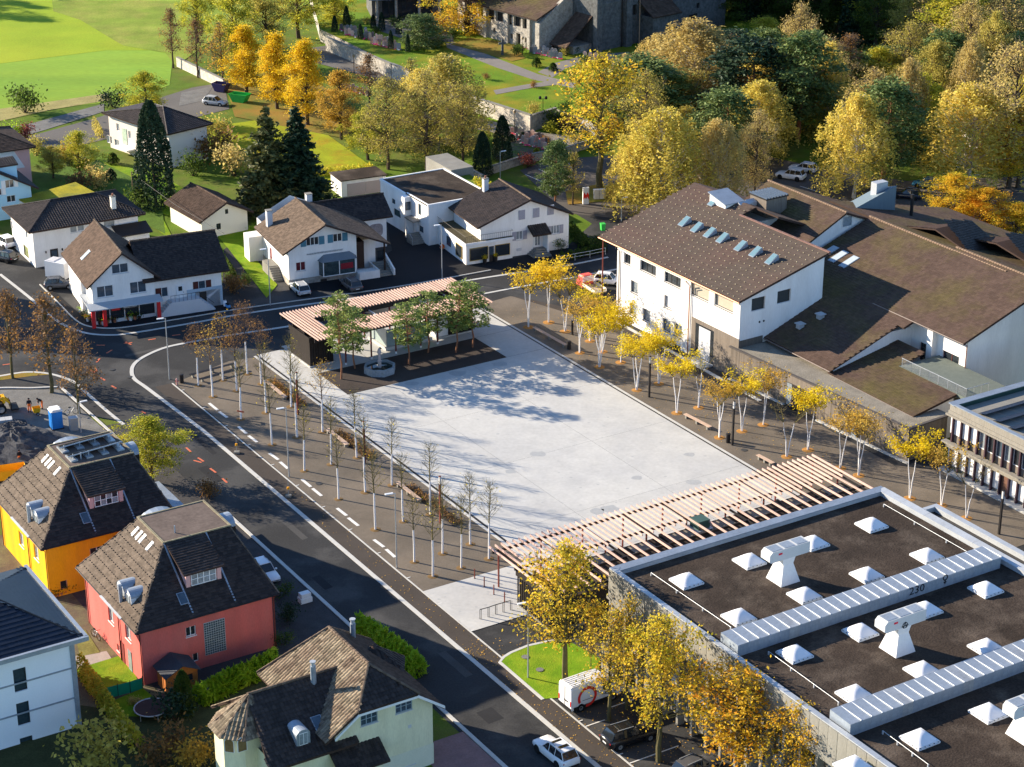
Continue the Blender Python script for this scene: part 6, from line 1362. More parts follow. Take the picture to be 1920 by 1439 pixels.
stone_wall('garden_wall', 'white rubble wall beside the three bare trees in the meadow', [(332,108),(420,150)], 0, 1.7, .4, mat('pale_stone',(.52,.47,.40)))
stone_wall('garden_wall', 'concrete wall behind the flat-roofed house', [(868,310),(905,330)], 0, 2.2, .35, concrete_d)
# gravestones
gs_me = []
for w_, h_ in ((.55,1.0),(.7,1.15),(.45,1.25)):
    m_ = MB(); pr = [(-w_/2,0),(w_/2,0),(w_/2,h_*.8)]+[(w_/2*math.cos(math.pi*k/6),h_*.8+h_*.2*math.sin(math.pi*k/6)) for k in range(1,6)]+[(-w_/2,h_*.8)]
    m_.add([(a,-.09,b) for a, b in pr]+[(a,.09,b) for a, b in pr],[tuple(range(len(pr))),tuple(range(len(pr),2*len(pr)))[::-1]]+[(i,len(pr)+i,len(pr)+(i+1)%len(pr),(i+1)%len(pr)) for i in range(len(pr))]); m_.box(-w_/2-.1,-.16,-.05,w_/2+.1,.16,.12)
    gs_me.append(m_.mesh('gravestone', stone_g))
gs_p = [m.copy() for m in gs_me]
for m in gs_p: m.materials.clear(); m.materials.append(mat('grave_stone_pink',(.55,.38,.31),.7,.15,2,10,orand=.4))
fl = MB(); ORD = ['first','second','third','fourth','fifth','sixth','seventh','eighth','ninth','tenth','eleventh','twelfth','thirteenth','fourteenth','fifteenth','sixteenth','seventeenth','eighteenth','nineteenth','twentieth','twenty-first','twenty-second','twenty-third','twenty-fourth','twenty-fifth','twenty-sixth']
def graves(n, x0, x1, y0, y1, label, group, z=0.0, pool=None, rows=2):
    per = math.ceil(n/rows)
    for i in range(n):
        r_, k = divmod(i, per); x = x0+(x1-x0)*(k+.5)/per+r_*9+R.gauss(0,.8); y = y0+(y1-y0)*(r_+.5)/rows+(x-x0)*.22+R.gauss(0,.5)
        o = link('gravestone', R.choice(pool or gs_me)); o.location = g(x,y,z); o.rotation_euler = (0,0,rad(-18)+R.gauss(0,.08)); o.scale = [R.uniform(.85,1.25)]*3
        tone = 'pinkish' if 'pink' in o.data.materials[0].name else 'grey'
        tag(o, f"{tone} gravestone, {ORD[k]} from the left in the {['front','second','third'][rows-1-r_] if rows > 1 else 'single'} row, {label}", 'gravestone', group); p = o.location
        for q in range(5): c = Vector((p.x+R.gauss(0,.25),p.y-.5+R.gauss(0,.25),p.z+.2)); s_ = R.uniform(.1,.2); fl.add([c+Vector((-s_,-s_,0)),c+Vector((s_,-s_,0)),c+Vector((s_,s_,.08)),c+Vector((-s_,s_,.08))],[(0,1,2,3)],R.choice([0,0,1,2,3]))
graves(16,636,688,52,66,'upper plot by the chapel','upper graves left of the pine',TZ,gs_me+gs_p)
graves(20,684,742,66,84,'wall terrace by the pine','graves on the wall terrace',TZ,gs_me+gs_p)
graves(18,985,1045,88,100,'below the church gallery','graves below the church gallery',TZ,gs_me)
graves(14,1092,1165,105,116,'behind the tall yellow tree','pinkish graves on the church path',TZ,gs_p)
graves(28,958,1020,246,270,'lower plot above the car park','graves in the lower plot',0,gs_me+gs_p,3)
graves(8,640,690,165,172,'behind the orange trees','graves behind the orange trees',0,gs_p,1)
fl.obj('grave_flowers', [mat('flower_pink',(.55,.06,.16),.8),mat('flower_red',(.6,.05,.03),.8),mat('flower_white',(.7,.68,.6),.8),mat('flower_green',(.08,.16,.03),.8)], None, kind='stuff')
# church
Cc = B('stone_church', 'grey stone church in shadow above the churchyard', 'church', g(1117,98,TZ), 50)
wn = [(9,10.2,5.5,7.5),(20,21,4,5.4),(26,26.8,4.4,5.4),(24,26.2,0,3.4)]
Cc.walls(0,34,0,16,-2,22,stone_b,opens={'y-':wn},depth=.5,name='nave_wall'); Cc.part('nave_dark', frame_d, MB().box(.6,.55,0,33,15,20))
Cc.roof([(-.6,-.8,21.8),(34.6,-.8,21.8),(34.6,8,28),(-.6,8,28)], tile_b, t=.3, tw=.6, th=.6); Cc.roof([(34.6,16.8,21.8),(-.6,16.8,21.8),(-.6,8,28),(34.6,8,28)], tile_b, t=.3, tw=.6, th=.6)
for x, hh in ((0,14),(7.5,12),(16,12)): Cc.part('buttress', stone_b, MB().box(x-.7,-1.0,-2,x+.7,0,hh).slab([(x-.7,-1.0,hh),(x+.7,-1.0,hh),(x+.7,0,hh+1),(x-.7,0,hh+1)],.2))
Cc.part('string_course', stone_b, MB().box(.7,-.2,8.6,34,-.0,8.9)); Cc.pipe([(6.3,-.25,20),(6.3,-.25,0)],metal_d,.1); Cc.pipe([(19,-.25,20),(19,-.25,0)],metal_d,.1)
Cc.roof([(10.5,-4.2,5.6),(18,-4.2,5.6),(18,0,8.2),(10.5,0,8.2)], tile_b, t=.2, tw=.5, th=.5, name='porch_roof'); Cc.part('porch_wall', stone_b, MB().box(11,-3.6,-2,17.5,0,5.4))
tim = Cc.part('timber_gallery', mat('timber_dark',(.05,.03,.022),.8), MB().box(25.5,-.5,7.0,33,-.05,7.5).box(25.5,-.5,9.4,33,-.05,9.8).box(25.5,-.3,7.5,33,-.25,9.4))
for k in range(9): MB().slab([(25.6+k*.82,-.52,7.5),(25.75+k*.82,-.52,7.5),(26.3+k*.82,-.52,9.4),(26.15+k*.82,-.52,9.4)],.1,vec=(0,.06,0)).obj('brace', mat('plaster_pale',(.55,.52,.45),.8), tim)
Cc.part('tower', stone_b, MB().box(22,2,20,33,13,40))
gal = [(9.5+k*2.6,11.6+k*2.6,3.6,5.5) for k in range(8)]; dws = [(10.2,11.0,1.0,2.0),(12.2,13.4,0,2.4),(14.4,15.1,1.0,2.0),(19.5,20.2,1.2,2.2),(22,22.7,1.2,2.2)]
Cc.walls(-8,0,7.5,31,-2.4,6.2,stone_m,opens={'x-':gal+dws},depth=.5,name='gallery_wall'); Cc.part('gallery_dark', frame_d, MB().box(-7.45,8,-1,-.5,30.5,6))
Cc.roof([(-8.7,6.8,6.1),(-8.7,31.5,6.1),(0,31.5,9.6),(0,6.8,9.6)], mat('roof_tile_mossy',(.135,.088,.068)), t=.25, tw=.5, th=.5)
for k in range(4): Cc.part('gallery_pier', stone_m, MB().box(-8.5,9.0+k*6.4,-2.4,-8,9.8+k*6.4,6.1))
Cc.part('gable', stone_m, MB().slab([(-8.2,7.4,5.2),(-8.2,6.6,5.2),(0,6.6,10.4),(0,7.4,10.4)],8))
Cc.roof([(-6.5,5.6,1.6),(-6.5,1.0,1.6),(0,1.0,6.6),(0,5.6,6.6)][::-1], tile_b, t=.2, tw=.5, th=.5, name='stair_roof'); Cc.part('stair_post', MATS['timber_dark'], MB().box(-6.2,5.0,-2,-5.9,5.3,1.7).box(-6.2,1.3,-2,-5.9,1.6,1.7)); Cc.part('stair_wall', stone_m, MB().box(-4.5,1.2,-2,0,5.4,1.4))
# mortuary chapel at the top edge
Mc = B('chapel', 'dark chapel with pillared porch at the top edge of the picture', 'building', g(700,40,TZ), 80)
Mc.part('wall', stone_b, MB().box(0,2,-2.4,14,12,7)); Mc.part('roof', metal_z, MB().box(-.8,-.6,4.2,14.8,12.5,4.6)); Mc.part('glazed_front', glass_m, MB().box(2,1.9,0,12,2,3.6))
for x in (.8,4.6,9.2,13.2): Mc.part('pillar', stone_m, MB().cyl(x,.2,-.2,4.2,.28,10).cyl(x,.2,-.2,.25,.42,10))
for k in range(9): Mc.part('mullion', frame_d, MB().box(2.1+k*1.2,1.82,0,2.2+k*1.2,1.9,3.6))
t = thing('flag_pole', 'tall brown flag pole in front of the church wall', 'pole', g(1198,92,TZ)); MB().tube([(0,0,-2.4),(0,0,10)],[.12,.07],8).obj('pole', mat('pole_wood',(.30,.19,.12),.8), t)
t = thing('flag_pole', 'white flag pole right of the church spruce', 'pole', g(1240,70,TZ)); MB().tube([(0,0,-2.4),(0,0,8)],[.12,.07],8).obj('pole', frame_w, t)
t = thing('stone_cross', 'weathered stone cross on the leafy churchyard lawn', 'cross', g(942,104,TZ), .3); MB().box(-.2,-.15,0,.2,.15,3).obj('shaft', stone_b, t); MB().box(-.7,-.14,2.1,.7,.14,2.45).obj('cross_bar', stone_b, t)
t = thing('churchyard_lantern', 'twin-headed lamp on the bright churchyard lawn', 'lamp', g(1018,212,TZ)); MB().cyl(0,0,0,2.4,.05,8).obj('post', metal_d, t); MB().tube([(-.5,0,2.4),(.5,0,2.4)],.04,6).obj('arm', metal_d, t)
for sx in (-.5,.5): MB().lathe([(.18,0),(.26,.15),(.2,.45),(.05,.55)],8,0,(sx,0,2.35)).obj('lamp_head', metal_d, t)
for i, (x, y, z, lb) in enumerate(((965,245,0,'old lantern by the path above the lower graves'),(980,104,TZ,'old lantern among the pink graves below the church'),(664,138,0,'old lantern on the path behind the golden trees'),(700,28,TZ,'old lantern by the chapel porch'))):
    t = thing('lantern', lb, 'lamp', g(x,y,z), 0, 'old lanterns of the churchyard'); MB().tube([(0,0,0),(0,0,2.9)],[.07,.04],8).obj('post', metal_d, t); MB().lathe([(.1,2.9),(.26,3.3),(.26,3.35),(.08,3.6),(.02,3.7)],6).obj('lantern_head', mat('lantern_glass',(.30,.22,.13),.4), t)

# ---------------------------------------------------------------- background trees: (name, label, species, base px, top row, half width px, leaf colour, bark)
BG = [
 ('spruce_tree','olive-green spruce, left of the two behind the cooperative house','spruce',507,398,196,74,'spruce',None,1),('spruce_tree','dark green spruce, right of the two behind the cooperative house','spruce',562,392,196,66,None,None,0),
 ('cypress_tree','tall dense dark conifer in front of the pale hipped house','thuja',293,388,192,40,None,None,0),
 ('meadow_tree','bare brown tree at the end of the pale wall in the meadow','sparse',325,128,20,26,'brown',None,0),('meadow_tree','second bare brown tree along the meadow wall','sparse',371,146,40,28,'brown',None,1),('meadow_tree','brown tree nearest the purple container','sparse',417,165,45,30,'amber',None,2),
 ('golden_tree','tall golden tree, leftmost of the three golden columns','gold',462,178,52,44,'gold',None,0),('golden_tree','golden tree, middle of the three golden columns','gold',520,205,66,42,'gold',None,1),('golden_tree','golden tree, right of the three golden columns','gold',577,235,80,46,'gold',None,2),
 ('autumn_tree','low orange-brown tree right of the golden columns','round',640,262,135,52,'amber',None,0),('autumn_tree','bare slender tree above the orange trees','sparse',694,205,105,30,'brown',None,1),('autumn_tree','bare forked tree beside the olive birches','sparse',772,215,112,36,'olive',None,2),
 ('autumn_tree','yellow-green tree at the top left behind the golden columns','round',440,120,-25,58,'ygreen',None,1),('autumn_tree','pale yellow tree at the top edge left of centre','round',372,80,-40,40,'ygreen',None,2),('autumn_tree','dense green-yellow tree at the top edge above the graves','round',560,72,-60,62,'ygreen',None,0),('autumn_tree','green tree left of the chapel','round',630,62,-55,45,'ygreen',None,1),('autumn_tree','olive tree at the top edge behind the golden columns','round',500,95,-30,48,'olive',None,2),
 ('olive_birch','large pale olive birch behind the flat-roofed house','birch',838,272,98,88,'olive',bark_birch,0),('olive_birch','pale birch rising above the olive thicket','birch',790,262,125,62,'birch',bark_birch,1),('olive_tree','olive thicket tree left of the flat-roofed house','haze',728,318,150,72,'olive',None,0),('olive_tree','olive thicket tree behind the white garage','haze',800,320,140,76,'olive',None,1),('olive_tree','olive thicket tree nearest the lower graves','haze',868,312,165,62,'olive',None,2),('olive_tree','yellowish tree left of the olive thicket','round',690,300,205,48,'ygreen',None,1),
 ('dark_pine','flat-topped dark pine in the churchyard','scots',795,112,28,46,'pine',None,0),('gold_oak','spreading gold-green tree in front of the church gallery','round',876,85,-42,72,'maple',None,1),
 ('church_spruce','slim spruce against the church wall','spruce',1182,95,-14,22,'pine',None,0),
 ('yellow_tree','tall thin yellow tree beside the car park','maple',1124,352,112,72,'maple',bark_g,0),('small_pine','small dark pine by the car park lines','scots',1040,392,268,34,'pine',None,1),('small_pine','thin young tree beside the small dark pine','sparse',1074,385,290,26,'olive',None,0),
 ('scots_pine','dark pine above the yellow birches','scots',1195,255,108,62,'pine',None,2),('yellow_birch','bright yellow birch behind the office roof','birch',1238,402,198,76,'birch',bark_birch,0),('yellow_birch','yellow birch with low skirts beside the office roof','birch',1196,396,250,46,'birch',bark_birch,1),
 ('brown_birch','large mauve-brown birch in front of the church','birch',1298,215,32,84,'mauve',bark_birch,2),('brown_birch','lighter brown birch left of the mauve one','birch',1235,180,60,48,'mauve',bark_birch,0),('brown_birch','brown birch with a red-barked neighbour','birch',1342,395,220,48,'mauve',bark_birch,1),
 ('scots_pine','red-trunked pine in the middle of the wood','scots',1352,330,168,52,'pine',None,0),('dark_tree','dark green tree in the shadow right of the church','scots',1400,260,78,64,'dark',None,1),('dark_tree','second dark tree behind the mauve birch','scots',1370,180,60,50,'dark',None,2),
 ('yellow_tree','round yellow-green tree against the dark hillside','round',1432,125,34,42,'ygreen',None,0),('scots_pine','tall two-stemmed pine with red trunks','scots',1496,265,64,52,'pine',None,1),('scots_pine','pine left of the two-stemmed pine','scots',1460,235,95,38,'pine',None,2),
 ('brown_tree','brown-leaved tree right of the two-stemmed pine','haze',1545,230,75,42,'mauve',None,0),('bare_tree','grey bare tree in front of the dark slope','sparse',1588,200,70,36,'brown',None,1),('brown_tree','russet tree above the parked white cars','haze',1415,372,212,34,'mauve',None,1),
 ('yellow_birch','big yellow birch above the hall roof','birch',1600,372,170,60,'birch',bark_birch,2),('scots_pine','pine with pinkish trunk right of the big birch','scots',1652,352,152,54,'pine',None,0),('scots_pine','low blue-green pine near the white post','scots',1668,178,88,44,'pine',None,1),('dark_tree','rounded dark evergreen near the sunny strip of grass','thuja',1690,150,88,26,'dark',None,1),
 ('yellow_tree','yellow tree right of the pinkish pine','round',1722,290,142,42,'ygreen',None,2),('yellow_birch','wide yellow birch near the blue car','birch',1812,352,152,80,'birch',bark_birch,0),('brown_tree','tall bare-topped tree at the right edge','haze',1890,352,88,70,'mauve',None,2),('yellow_tree','yellow tree with thick trunk at the right edge','round',1908,352,200,58,'maple',None,0),
 ('maple_hedge_tree','bright yellow maple behind the hall, left of three','round',1785,428,330,50,'maple',None,1),('maple_hedge_tree','orange-yellow maple behind the hall, middle of three','round',1845,440,355,44,'mapleo',None,2),('maple_hedge_tree','yellow-green maple behind the hall at the right edge','round',1902,450,382,42,'maple',None,0),
 ('wood_tree','golden tree on the dark slope at the top edge','round',1660,75,-45,70,'ygreen',None,1),('wood_tree','sunlit olive tree at the edge of the dark slope','round',1745,125,30,60,'olive',None,2),('wood_tree','large yellow-green tree at the top right','round',1800,150,-30,72,'ygreen',None,0),('wood_tree','brown wood tree right of the large yellow-green one','haze',1868,160,0,62,'mauve',None,1),('wood_tree','tall brown tree in the top right corner','haze',1920,150,-60,60,'mauve',None,0),('wood_tree','dark tree at the foot of the sunlit wood','round',1790,150,60,46,'green',None,1),
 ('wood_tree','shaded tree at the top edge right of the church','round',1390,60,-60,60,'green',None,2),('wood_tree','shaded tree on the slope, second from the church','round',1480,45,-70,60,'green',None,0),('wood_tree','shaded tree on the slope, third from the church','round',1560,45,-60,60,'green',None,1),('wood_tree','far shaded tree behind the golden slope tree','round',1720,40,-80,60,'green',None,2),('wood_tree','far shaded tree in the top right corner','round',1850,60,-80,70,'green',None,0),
 ('garden_tree','small umbrella-shaped garden tree beside the blue house','round',100,335,275,30,'olive',None,2),('garden_tree','yellow-green garden tree left of the pale hipped house','round',152,335,248,44,'ygreen',None,0),('garden_tree','light green tree behind the pale hipped house','round',275,225,138,52,'ygreen',None,1),
]
for n_, lab, sp, bx, by, ty, hw, lf, bk_, vr in BG: tree(n_, lab, sp, bx, by, ty, hw*(1.4 if bx > 1100 and sp != 'spruce' else 1.0), lf, bk_, var=vr)
for rn, y0, xs_, kinds in (('far',118,range(1700,1930,46),'rhrh'),('second',205,range(1440,1930,52),'shrsrh'),('middle',250,range(1180,1930,62),'bshrbs'),('near',300,range(1215,1930,70),'hbsbrh')):
    for i, x in enumerate(xs_):
        if (rn == 'near' and (1430 < x < 1580 or i % 3 == 2)) or (rn == 'middle' and i % 4 == 3): continue
        k = kinds[i % len(kinds)]; sp = {'r':'round','h':'haze','s':'scots','b':'birch'}[k]; lf = {'r':R.choice(['ygreen','maple','olive']),'h':R.choice(['mauve','olive','birch']),'s':R.choice(['pine','pinel']),'b':R.choice(['birch','mauve'])}[k]
        cn = {'ygreen':'yellow-green','maple':'yellow','olive':'olive','mauve':'mauve-brown','brown':'brown','pine':'dark green pine','pinel':'light green pine','birch':'pale yellow'}[lf]
        tree('wood_tree', f'{cn} tree, {ORD[i]} from the left in the {rn} rank of the wood', sp, x+R.uniform(-10,10), y0+R.uniform(-9,9), None, None, lf, bark_birch if k == 'b' else None, 'trees in the wood right of the church', h=R.uniform(9,18), r=R.uniform(4.0,6.6))
ug_ = []
for i in range(230):
    x, y = R.uniform(1150,2000), R.uniform(105,300)
    if 1480 < x < 1560 and y > 285: continue
    p = g(x,y); n = 90; ug_.append(np.array(p)+NR.normal(size=(n,3))*np.array([1.7,1.7,.9])+np.array([0,0,.8+hz(p.x,p.y)]))
U_ = np.concatenate(ug_); U_[:,2] = np.abs(U_[:,2]); o = link('undergrowth', leafmesh('undergrowth', quads(U_,.2), LF['olive'])); o['kind'] = 'stuff'
# off to the left: the wood and the tall house whose shadows reach into the picture
for i, (x, y) in enumerate(((-136,432),(-141,444),(-153,438),(-131,454),(-161,430),(-147,458))):
    t = thing('edge_tree', f'{ORD[i]} tree of the wood just outside the left edge of the picture', 'tree', (x,y,0), i, 'wood outside the left edge', (1.5,1.5,1.3)); link('trunk', SPEC['round'][2][i%3][0], t); link('crown', SPEC['round'][2][i%3][1], t)
H = B('neighbour_house', 'tall gabled house just outside the left edge', 'house', (-84,247,0), 66)
H.walls(0,9,0,12,0,8.5,white_m,'y',4.5,13,8.5); gable_y(H,-.7,9.7,-.6,12.6,8.2,8.2,4.5,13.3,tile_b)
# dark-leaved wood on the slope right of the church, added to deepen its shade
k_ = 0
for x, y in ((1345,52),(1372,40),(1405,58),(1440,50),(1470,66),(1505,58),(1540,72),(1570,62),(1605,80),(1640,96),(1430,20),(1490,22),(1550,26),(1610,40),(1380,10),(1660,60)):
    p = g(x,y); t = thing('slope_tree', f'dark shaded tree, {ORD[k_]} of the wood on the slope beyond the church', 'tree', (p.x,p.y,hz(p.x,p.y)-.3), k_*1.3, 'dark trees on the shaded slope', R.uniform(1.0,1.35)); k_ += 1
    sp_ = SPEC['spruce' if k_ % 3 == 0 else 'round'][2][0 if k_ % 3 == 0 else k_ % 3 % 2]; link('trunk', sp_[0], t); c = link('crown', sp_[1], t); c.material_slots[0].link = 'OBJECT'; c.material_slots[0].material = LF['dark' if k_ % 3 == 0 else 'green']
for i, (x, y, z) in enumerate(((650,48,TZ),(676,74,TZ),(733,92,TZ),(716,58,TZ),(628,60,TZ),(700,52,TZ),(765,98,TZ),(748,64,TZ))):
    tree('churchyard_thuja', f'slim dark evergreen, {ORD[i]} among the graves left of the church', 'thuja', x, y, None, None, None, h=R.uniform(2.4,4), r=R.uniform(.5,.8), z=z)
# shrubs and small evergreens
SH = [('shrub','maroon bush by the pink house','shrub',48,262,18,'red'),('shrub','lime bush behind the pink house','shrub',25,262,20,'lime'),('shrub','olive bush on the lane by the blue house','shrub',68,292,20,'olive'),('shrub','orange bush at the lane corner','shrub',132,300,20,'amber'),('shrub','brown hedge bush beside the moss roof','shrub',150,362,24,'brown'),('shrub','grey-brown bush under the pale hipped house','shrub',182,352,26,'mauve'),('shrub','green bush at the porch of the pale hipped house','ball',212,308,12,'green'),('shrub','dark round bush in front of the tall conifer','ball',208,338,12,None),('shrub','dark bush at the foot of the tall conifer','shrub',262,392,26,'green'),('shrub','slim dark column bush in the garden','thuja',131,312,6,None),
 ('shrub','dark evergreen behind the pale hipped house','shrub',213,202,22,'dark'),('shrub','dark hedge at the meadow edge','shrub',48,212,30,'green'),('shrub','thicket of brown twigs right of the pale house','shrub',405,300,34,'brown'),('shrub','mauve thicket below the golden trees','shrub',440,330,36,'mauve'),('shrub','dark thicket behind the pale hipped house','shrub',400,265,30,'olive'),('shrub','green bush between the houses','shrub',362,330,26,'green'),
 ('shrub','round green bush beside the churchyard path','ball',1037,134,9,'green'),('shrub','clipped bush at the path junction','ball',1006,126,10,'green'),('shrub','green bush below the gallery','shrub',968,104,12,'green'),('shrub','dark tree-bush by the church stairs','shrub',1047,88,17,'dark'),('shrub','light green bush by the shaded wall','shrub',1046,240,22,'green'),('shrub','yellow bush at the lower path','shrub',1032,250,13,'ygreen'),('shrub','russet bush behind the lower graves','shrub',1066,246,18,'brown'),('shrub','clipped bush in the lower graves','ball',980,262,8,'dark'),('shrub','second clipped bush in the lower graves','ball',960,266,8,'dark'),('shrub','pale clipped bush at the end of the lower graves','ball',1006,290,7,'ygreen'),('shrub','dark red bush below the churchyard wall','shrub',990,315,17,'red'),('shrub','dark conifer among the lower graves','thuja',942,300,20,None),('shrub','dark conifer left of the white house wall','thuja',905,330,20,None),('shrub','bush on the churchyard lawn edge','shrub',1000,214,14,'olive'),
 ('shrub','pale bush beside the apartment house','shrub',182,1452,62,'olive'),('shrub','rusty garden tree between villa and apartment house','shrub',308,1432,46,'brown'),('shrub','orange garden bush by the turret','shrub',372,1448,44,'amber'),('shrub','orange bush under the villa eave','shrub',490,1448,36,'mapleo'),('shrub','pointed evergreen by the orange shed','thuja',346,1340,22,'green'),('shrub','dark juniper behind the pointed evergreen','shrub',330,1350,38,'dark'),('shrub','low green bush at the coral house corner','shrub',530,1120,18,'green'),('shrub','dark bush by the coral house street corner','shrub',540,1165,22,'dark'),('shrub','bush by the coral house far corner','shrub',530,1210,18,'green'),
 ('shrub','brown flower bushes beside the shop house driveway','shrub',440,550,22,'brown'),('shrub','green bush beside the shop house driveway','shrub',462,535,14,'green'),('shrub','green bushes behind the stair railing','shrub',1048,468,14,'green'),('shrub','yellow-green bush at the top of the driveway','shrub',482,440,12,'lime'),('shrub','birch sapling in the grass by the school','maple_thin',1108,1258,16,'brown'),('shrub','planting on the yellow house terrace','shrub',392,935,22,'brown'),('shrub','small bush by the green screen','shrub',253,1322,11,'mauve')]
for n_, lab, sp, bx, by, hw, lf in SH:
    z = TZ if (by < 140 and bx > 900) or (bx, by) == (1000,214) else 0.0
    r_ = hw*mpp(bx,by,z); h_ = {'shrub':r_*1.55,'ball':r_*1.6,'thuja':r_*4.2,'maple_thin':5.5}[sp]
    tree('garden_shrub', lab, sp, bx, by, None, None, lf, h=h_, r=r_, z=z, cat='shrub', parts=('stems','foliage'))
for i, (x, y, hw, lf) in enumerate(((655,44,10,'green'),(690,46,9,'olive'),(705,62,8,'green'),(742,50,12,'green'),(760,84,10,'green'),(820,72,14,'green'),(850,72,12,'green'),(905,62,10,'green'),(975,100,11,'green'),(1060,104,10,'olive'),(1095,122,12,'green'),(1080,100,9,'dark'),(912,150,8,'brown'),(1000,164,8,'brown'),(965,222,9,'green'),(985,226,8,'olive'),(948,218,8,'lime'),(1060,210,14,'green'),(1085,225,16,'olive'),(915,262,9,'lime'),(930,282,10,'green'),(900,240,10,'olive'),(880,230,12,'ygreen'),(1025,268,9,'brown'),(1048,282,14,'green'),(1080,272,14,'olive'))):
    z = TZ if y < 215 else 0.0; r_ = hw*mpp(x,y,z); tree('garden_shrub', f"{ {'green':'green','olive':'olive','dark':'dark','brown':'brown twiggy','lime':'light green','ygreen':'yellowish'}[lf]} churchyard bush, {ORD[i]} counted from the chapel downhill", 'shrub', x, y, None, None, lf, h=r_*1.5, r=r_, z=z, cat='shrub', parts=('stems','foliage'))
# hedges
def hedge(label, pts, h, th, lf, N, size=.12, z=0.0, spiky=False):
    P_ = [g(x,y,z) for x, y in pts]; t = thing('hedge', label, 'hedge', P_[0]); L_ = []; tot = sum((P_[i+1]-P_[i]).length for i in range(len(P_)-1)); st = MB()
    for i in range(len(P_)-1):
        a, b = P_[i]-P_[0], P_[i+1]-P_[0]; d = (b-a); n = int(N*d.length/tot); s_ = NR.rand(n)[:,None]; c = np.array(a)*(1-s_)+np.array(b)*s_; nn = Vector((-d.y,d.x,0)).normalized()
        e = NR.rand(n)*2-1; zz = NR.rand(n)**(.75 if not spiky else .9)*h*(1+.18*np.sin(s_[:,0]*37)); c = c+np.array(nn)*(e*th/2*np.sqrt(np.clip(1.05-(zz/h)**3,.1,1)))[:,None]; c[:,2] += zz; L_.append(c)
        for k in range(int(d.length/.5)): q = a+d*((k+.5)*.5/d.length); st.tube([q,q+Vector((R.gauss(0,.1),R.gauss(0,.1),h*.9))],[.03,.01],3,0,False)
    st.obj('stems', bark, t); V_ = quads(np.concatenate(L_),size,.1,2.2 if spiky else 1.1,-1.5 if spiky else 0); link('foliage', leafmesh('foliage',V_,LF[lf]), t)
hedge('yellow-green hedge between the lawn and the apartment house', [(152,1262),(185,1310),(225,1368),(262,1412)], 1.9, 1.3, 'ygreen', 4200)
hedge('bright bamboo hedge below the coral house', [(372,1322),(430,1292),(500,1262),(520,1250)], 1.7, 2.0, 'lime', 5200, .13, spiky=True)
hedge('dark bamboo clump along the main road', [(672,1192),(720,1222),(785,1272)], 2.2, 2.0, 'lime', 4200, .13, spiky=True)
hedge('clipped hedge beside the corner shop house', [(420,500),(436,527)], 1.6, 1.4, 'green', 1500)
hedge('tall hedge right of the gabled shop house', [(1070,440),(1100,470),(1132,462)], 1.8, 1.5, 'green', 2600)
hedge('low hedge on the railing by the north road', [(1050,492),(1135,472)], 1.3, 1.0, 'green', 1600)
hedge('autumn hedge on the bank behind the flat-roofed house', [(890,352),(930,368),(945,380)], 1.5, 1.6, 'ygreen', 2200, z=5.0)
hedge('hedge below the spruces and the white garage', [(560,330),(640,330),(700,322)], 1.4, 1.2, 'ygreen', 2200)
hedge('olive hedge beside the pale hipped house drive', [(178,240),(190,262)], 1.8, 1.3, 'olive', 900)
# litter of leaves on the pavement by the maples
lv = MB(); 
for i in range(1700):
    if i < 900: u, w = R.uniform(82.6,92), R.uniform(112,142)
    elif i < 1050: u, w = R.uniform(82.8,85), 140+R.random()**2*40
    else: u, w = R.uniform(129.5,140), R.uniform(150,214)
    c = T(u,w,.07); s_ = R.uniform(.04,.09); a = R.random()*6.28; d1_ = Vector((math.cos(a),math.sin(a),R.gauss(0,.2)))*s_; d2_ = Vector((-math.sin(a),math.cos(a),R.gauss(0,.2)))*s_*.7; lv.add([c-d1_,c+d2_,c+d1_,c-d2_],[(0,1,2,3)])
lv.obj('fallen_leaves', mat('fallen_leaf',(.50,.28,.05),.8,.2,2,8,isl=.4), None, kind='stuff')
# ---------------------------------------------------------------- vehicles
def carpaint(name, c): return mat(name, c, .25, .04, 1, 5, spec=.6)
wheel_cache = {}
def wheel(parent, x, y, r, w, side):
    if (r,w) not in wheel_cache:
        t_ = MB().lathe([(r*.6,-w/2),(r*.95,-w/2),(r,-w/4),(r,w/4),(r*.95,w/2),(r*.6,w/2)],16); t_.v = [(a,c,b) for a, b, c in t_.v]
        m_ = MB().lathe([(.02,-w*.3),(r*.62,-w*.42),(r*.62,w*.42),(.02,w*.46)],10); m_.v = [(a,c,b) for a, b, c in m_.v]; wheel_cache[(r,w)] = (t_.mesh('tyre',rubber), m_.mesh('rim',chrome))
    a, b = wheel_cache[(r,w)]; o = link('wheel', a, parent); o.location = (x,y,r); link('rim', b, o)
def loft(mb, secs, m=0):
    """skin a row of cross sections (equal point counts)"""
    n = len(secs[0]); b = len(mb.v)
    for s_ in secs: mb.v.extend(s_)
    for i in range(len(secs)-1):
        for k in range(n): mb.f.append((b+i*n+k, b+i*n+(k+1)%n, b+(i+1)*n+(k+1)%n, b+(i+1)*n+k)); mb.m.append(m)
    mb.f.append(tuple(b+k for k in range(n))[::-1]); mb.m.append(m); mb.f.append(tuple(b+(len(secs)-1)*n+k for k in range(n))); mb.m.append(m)
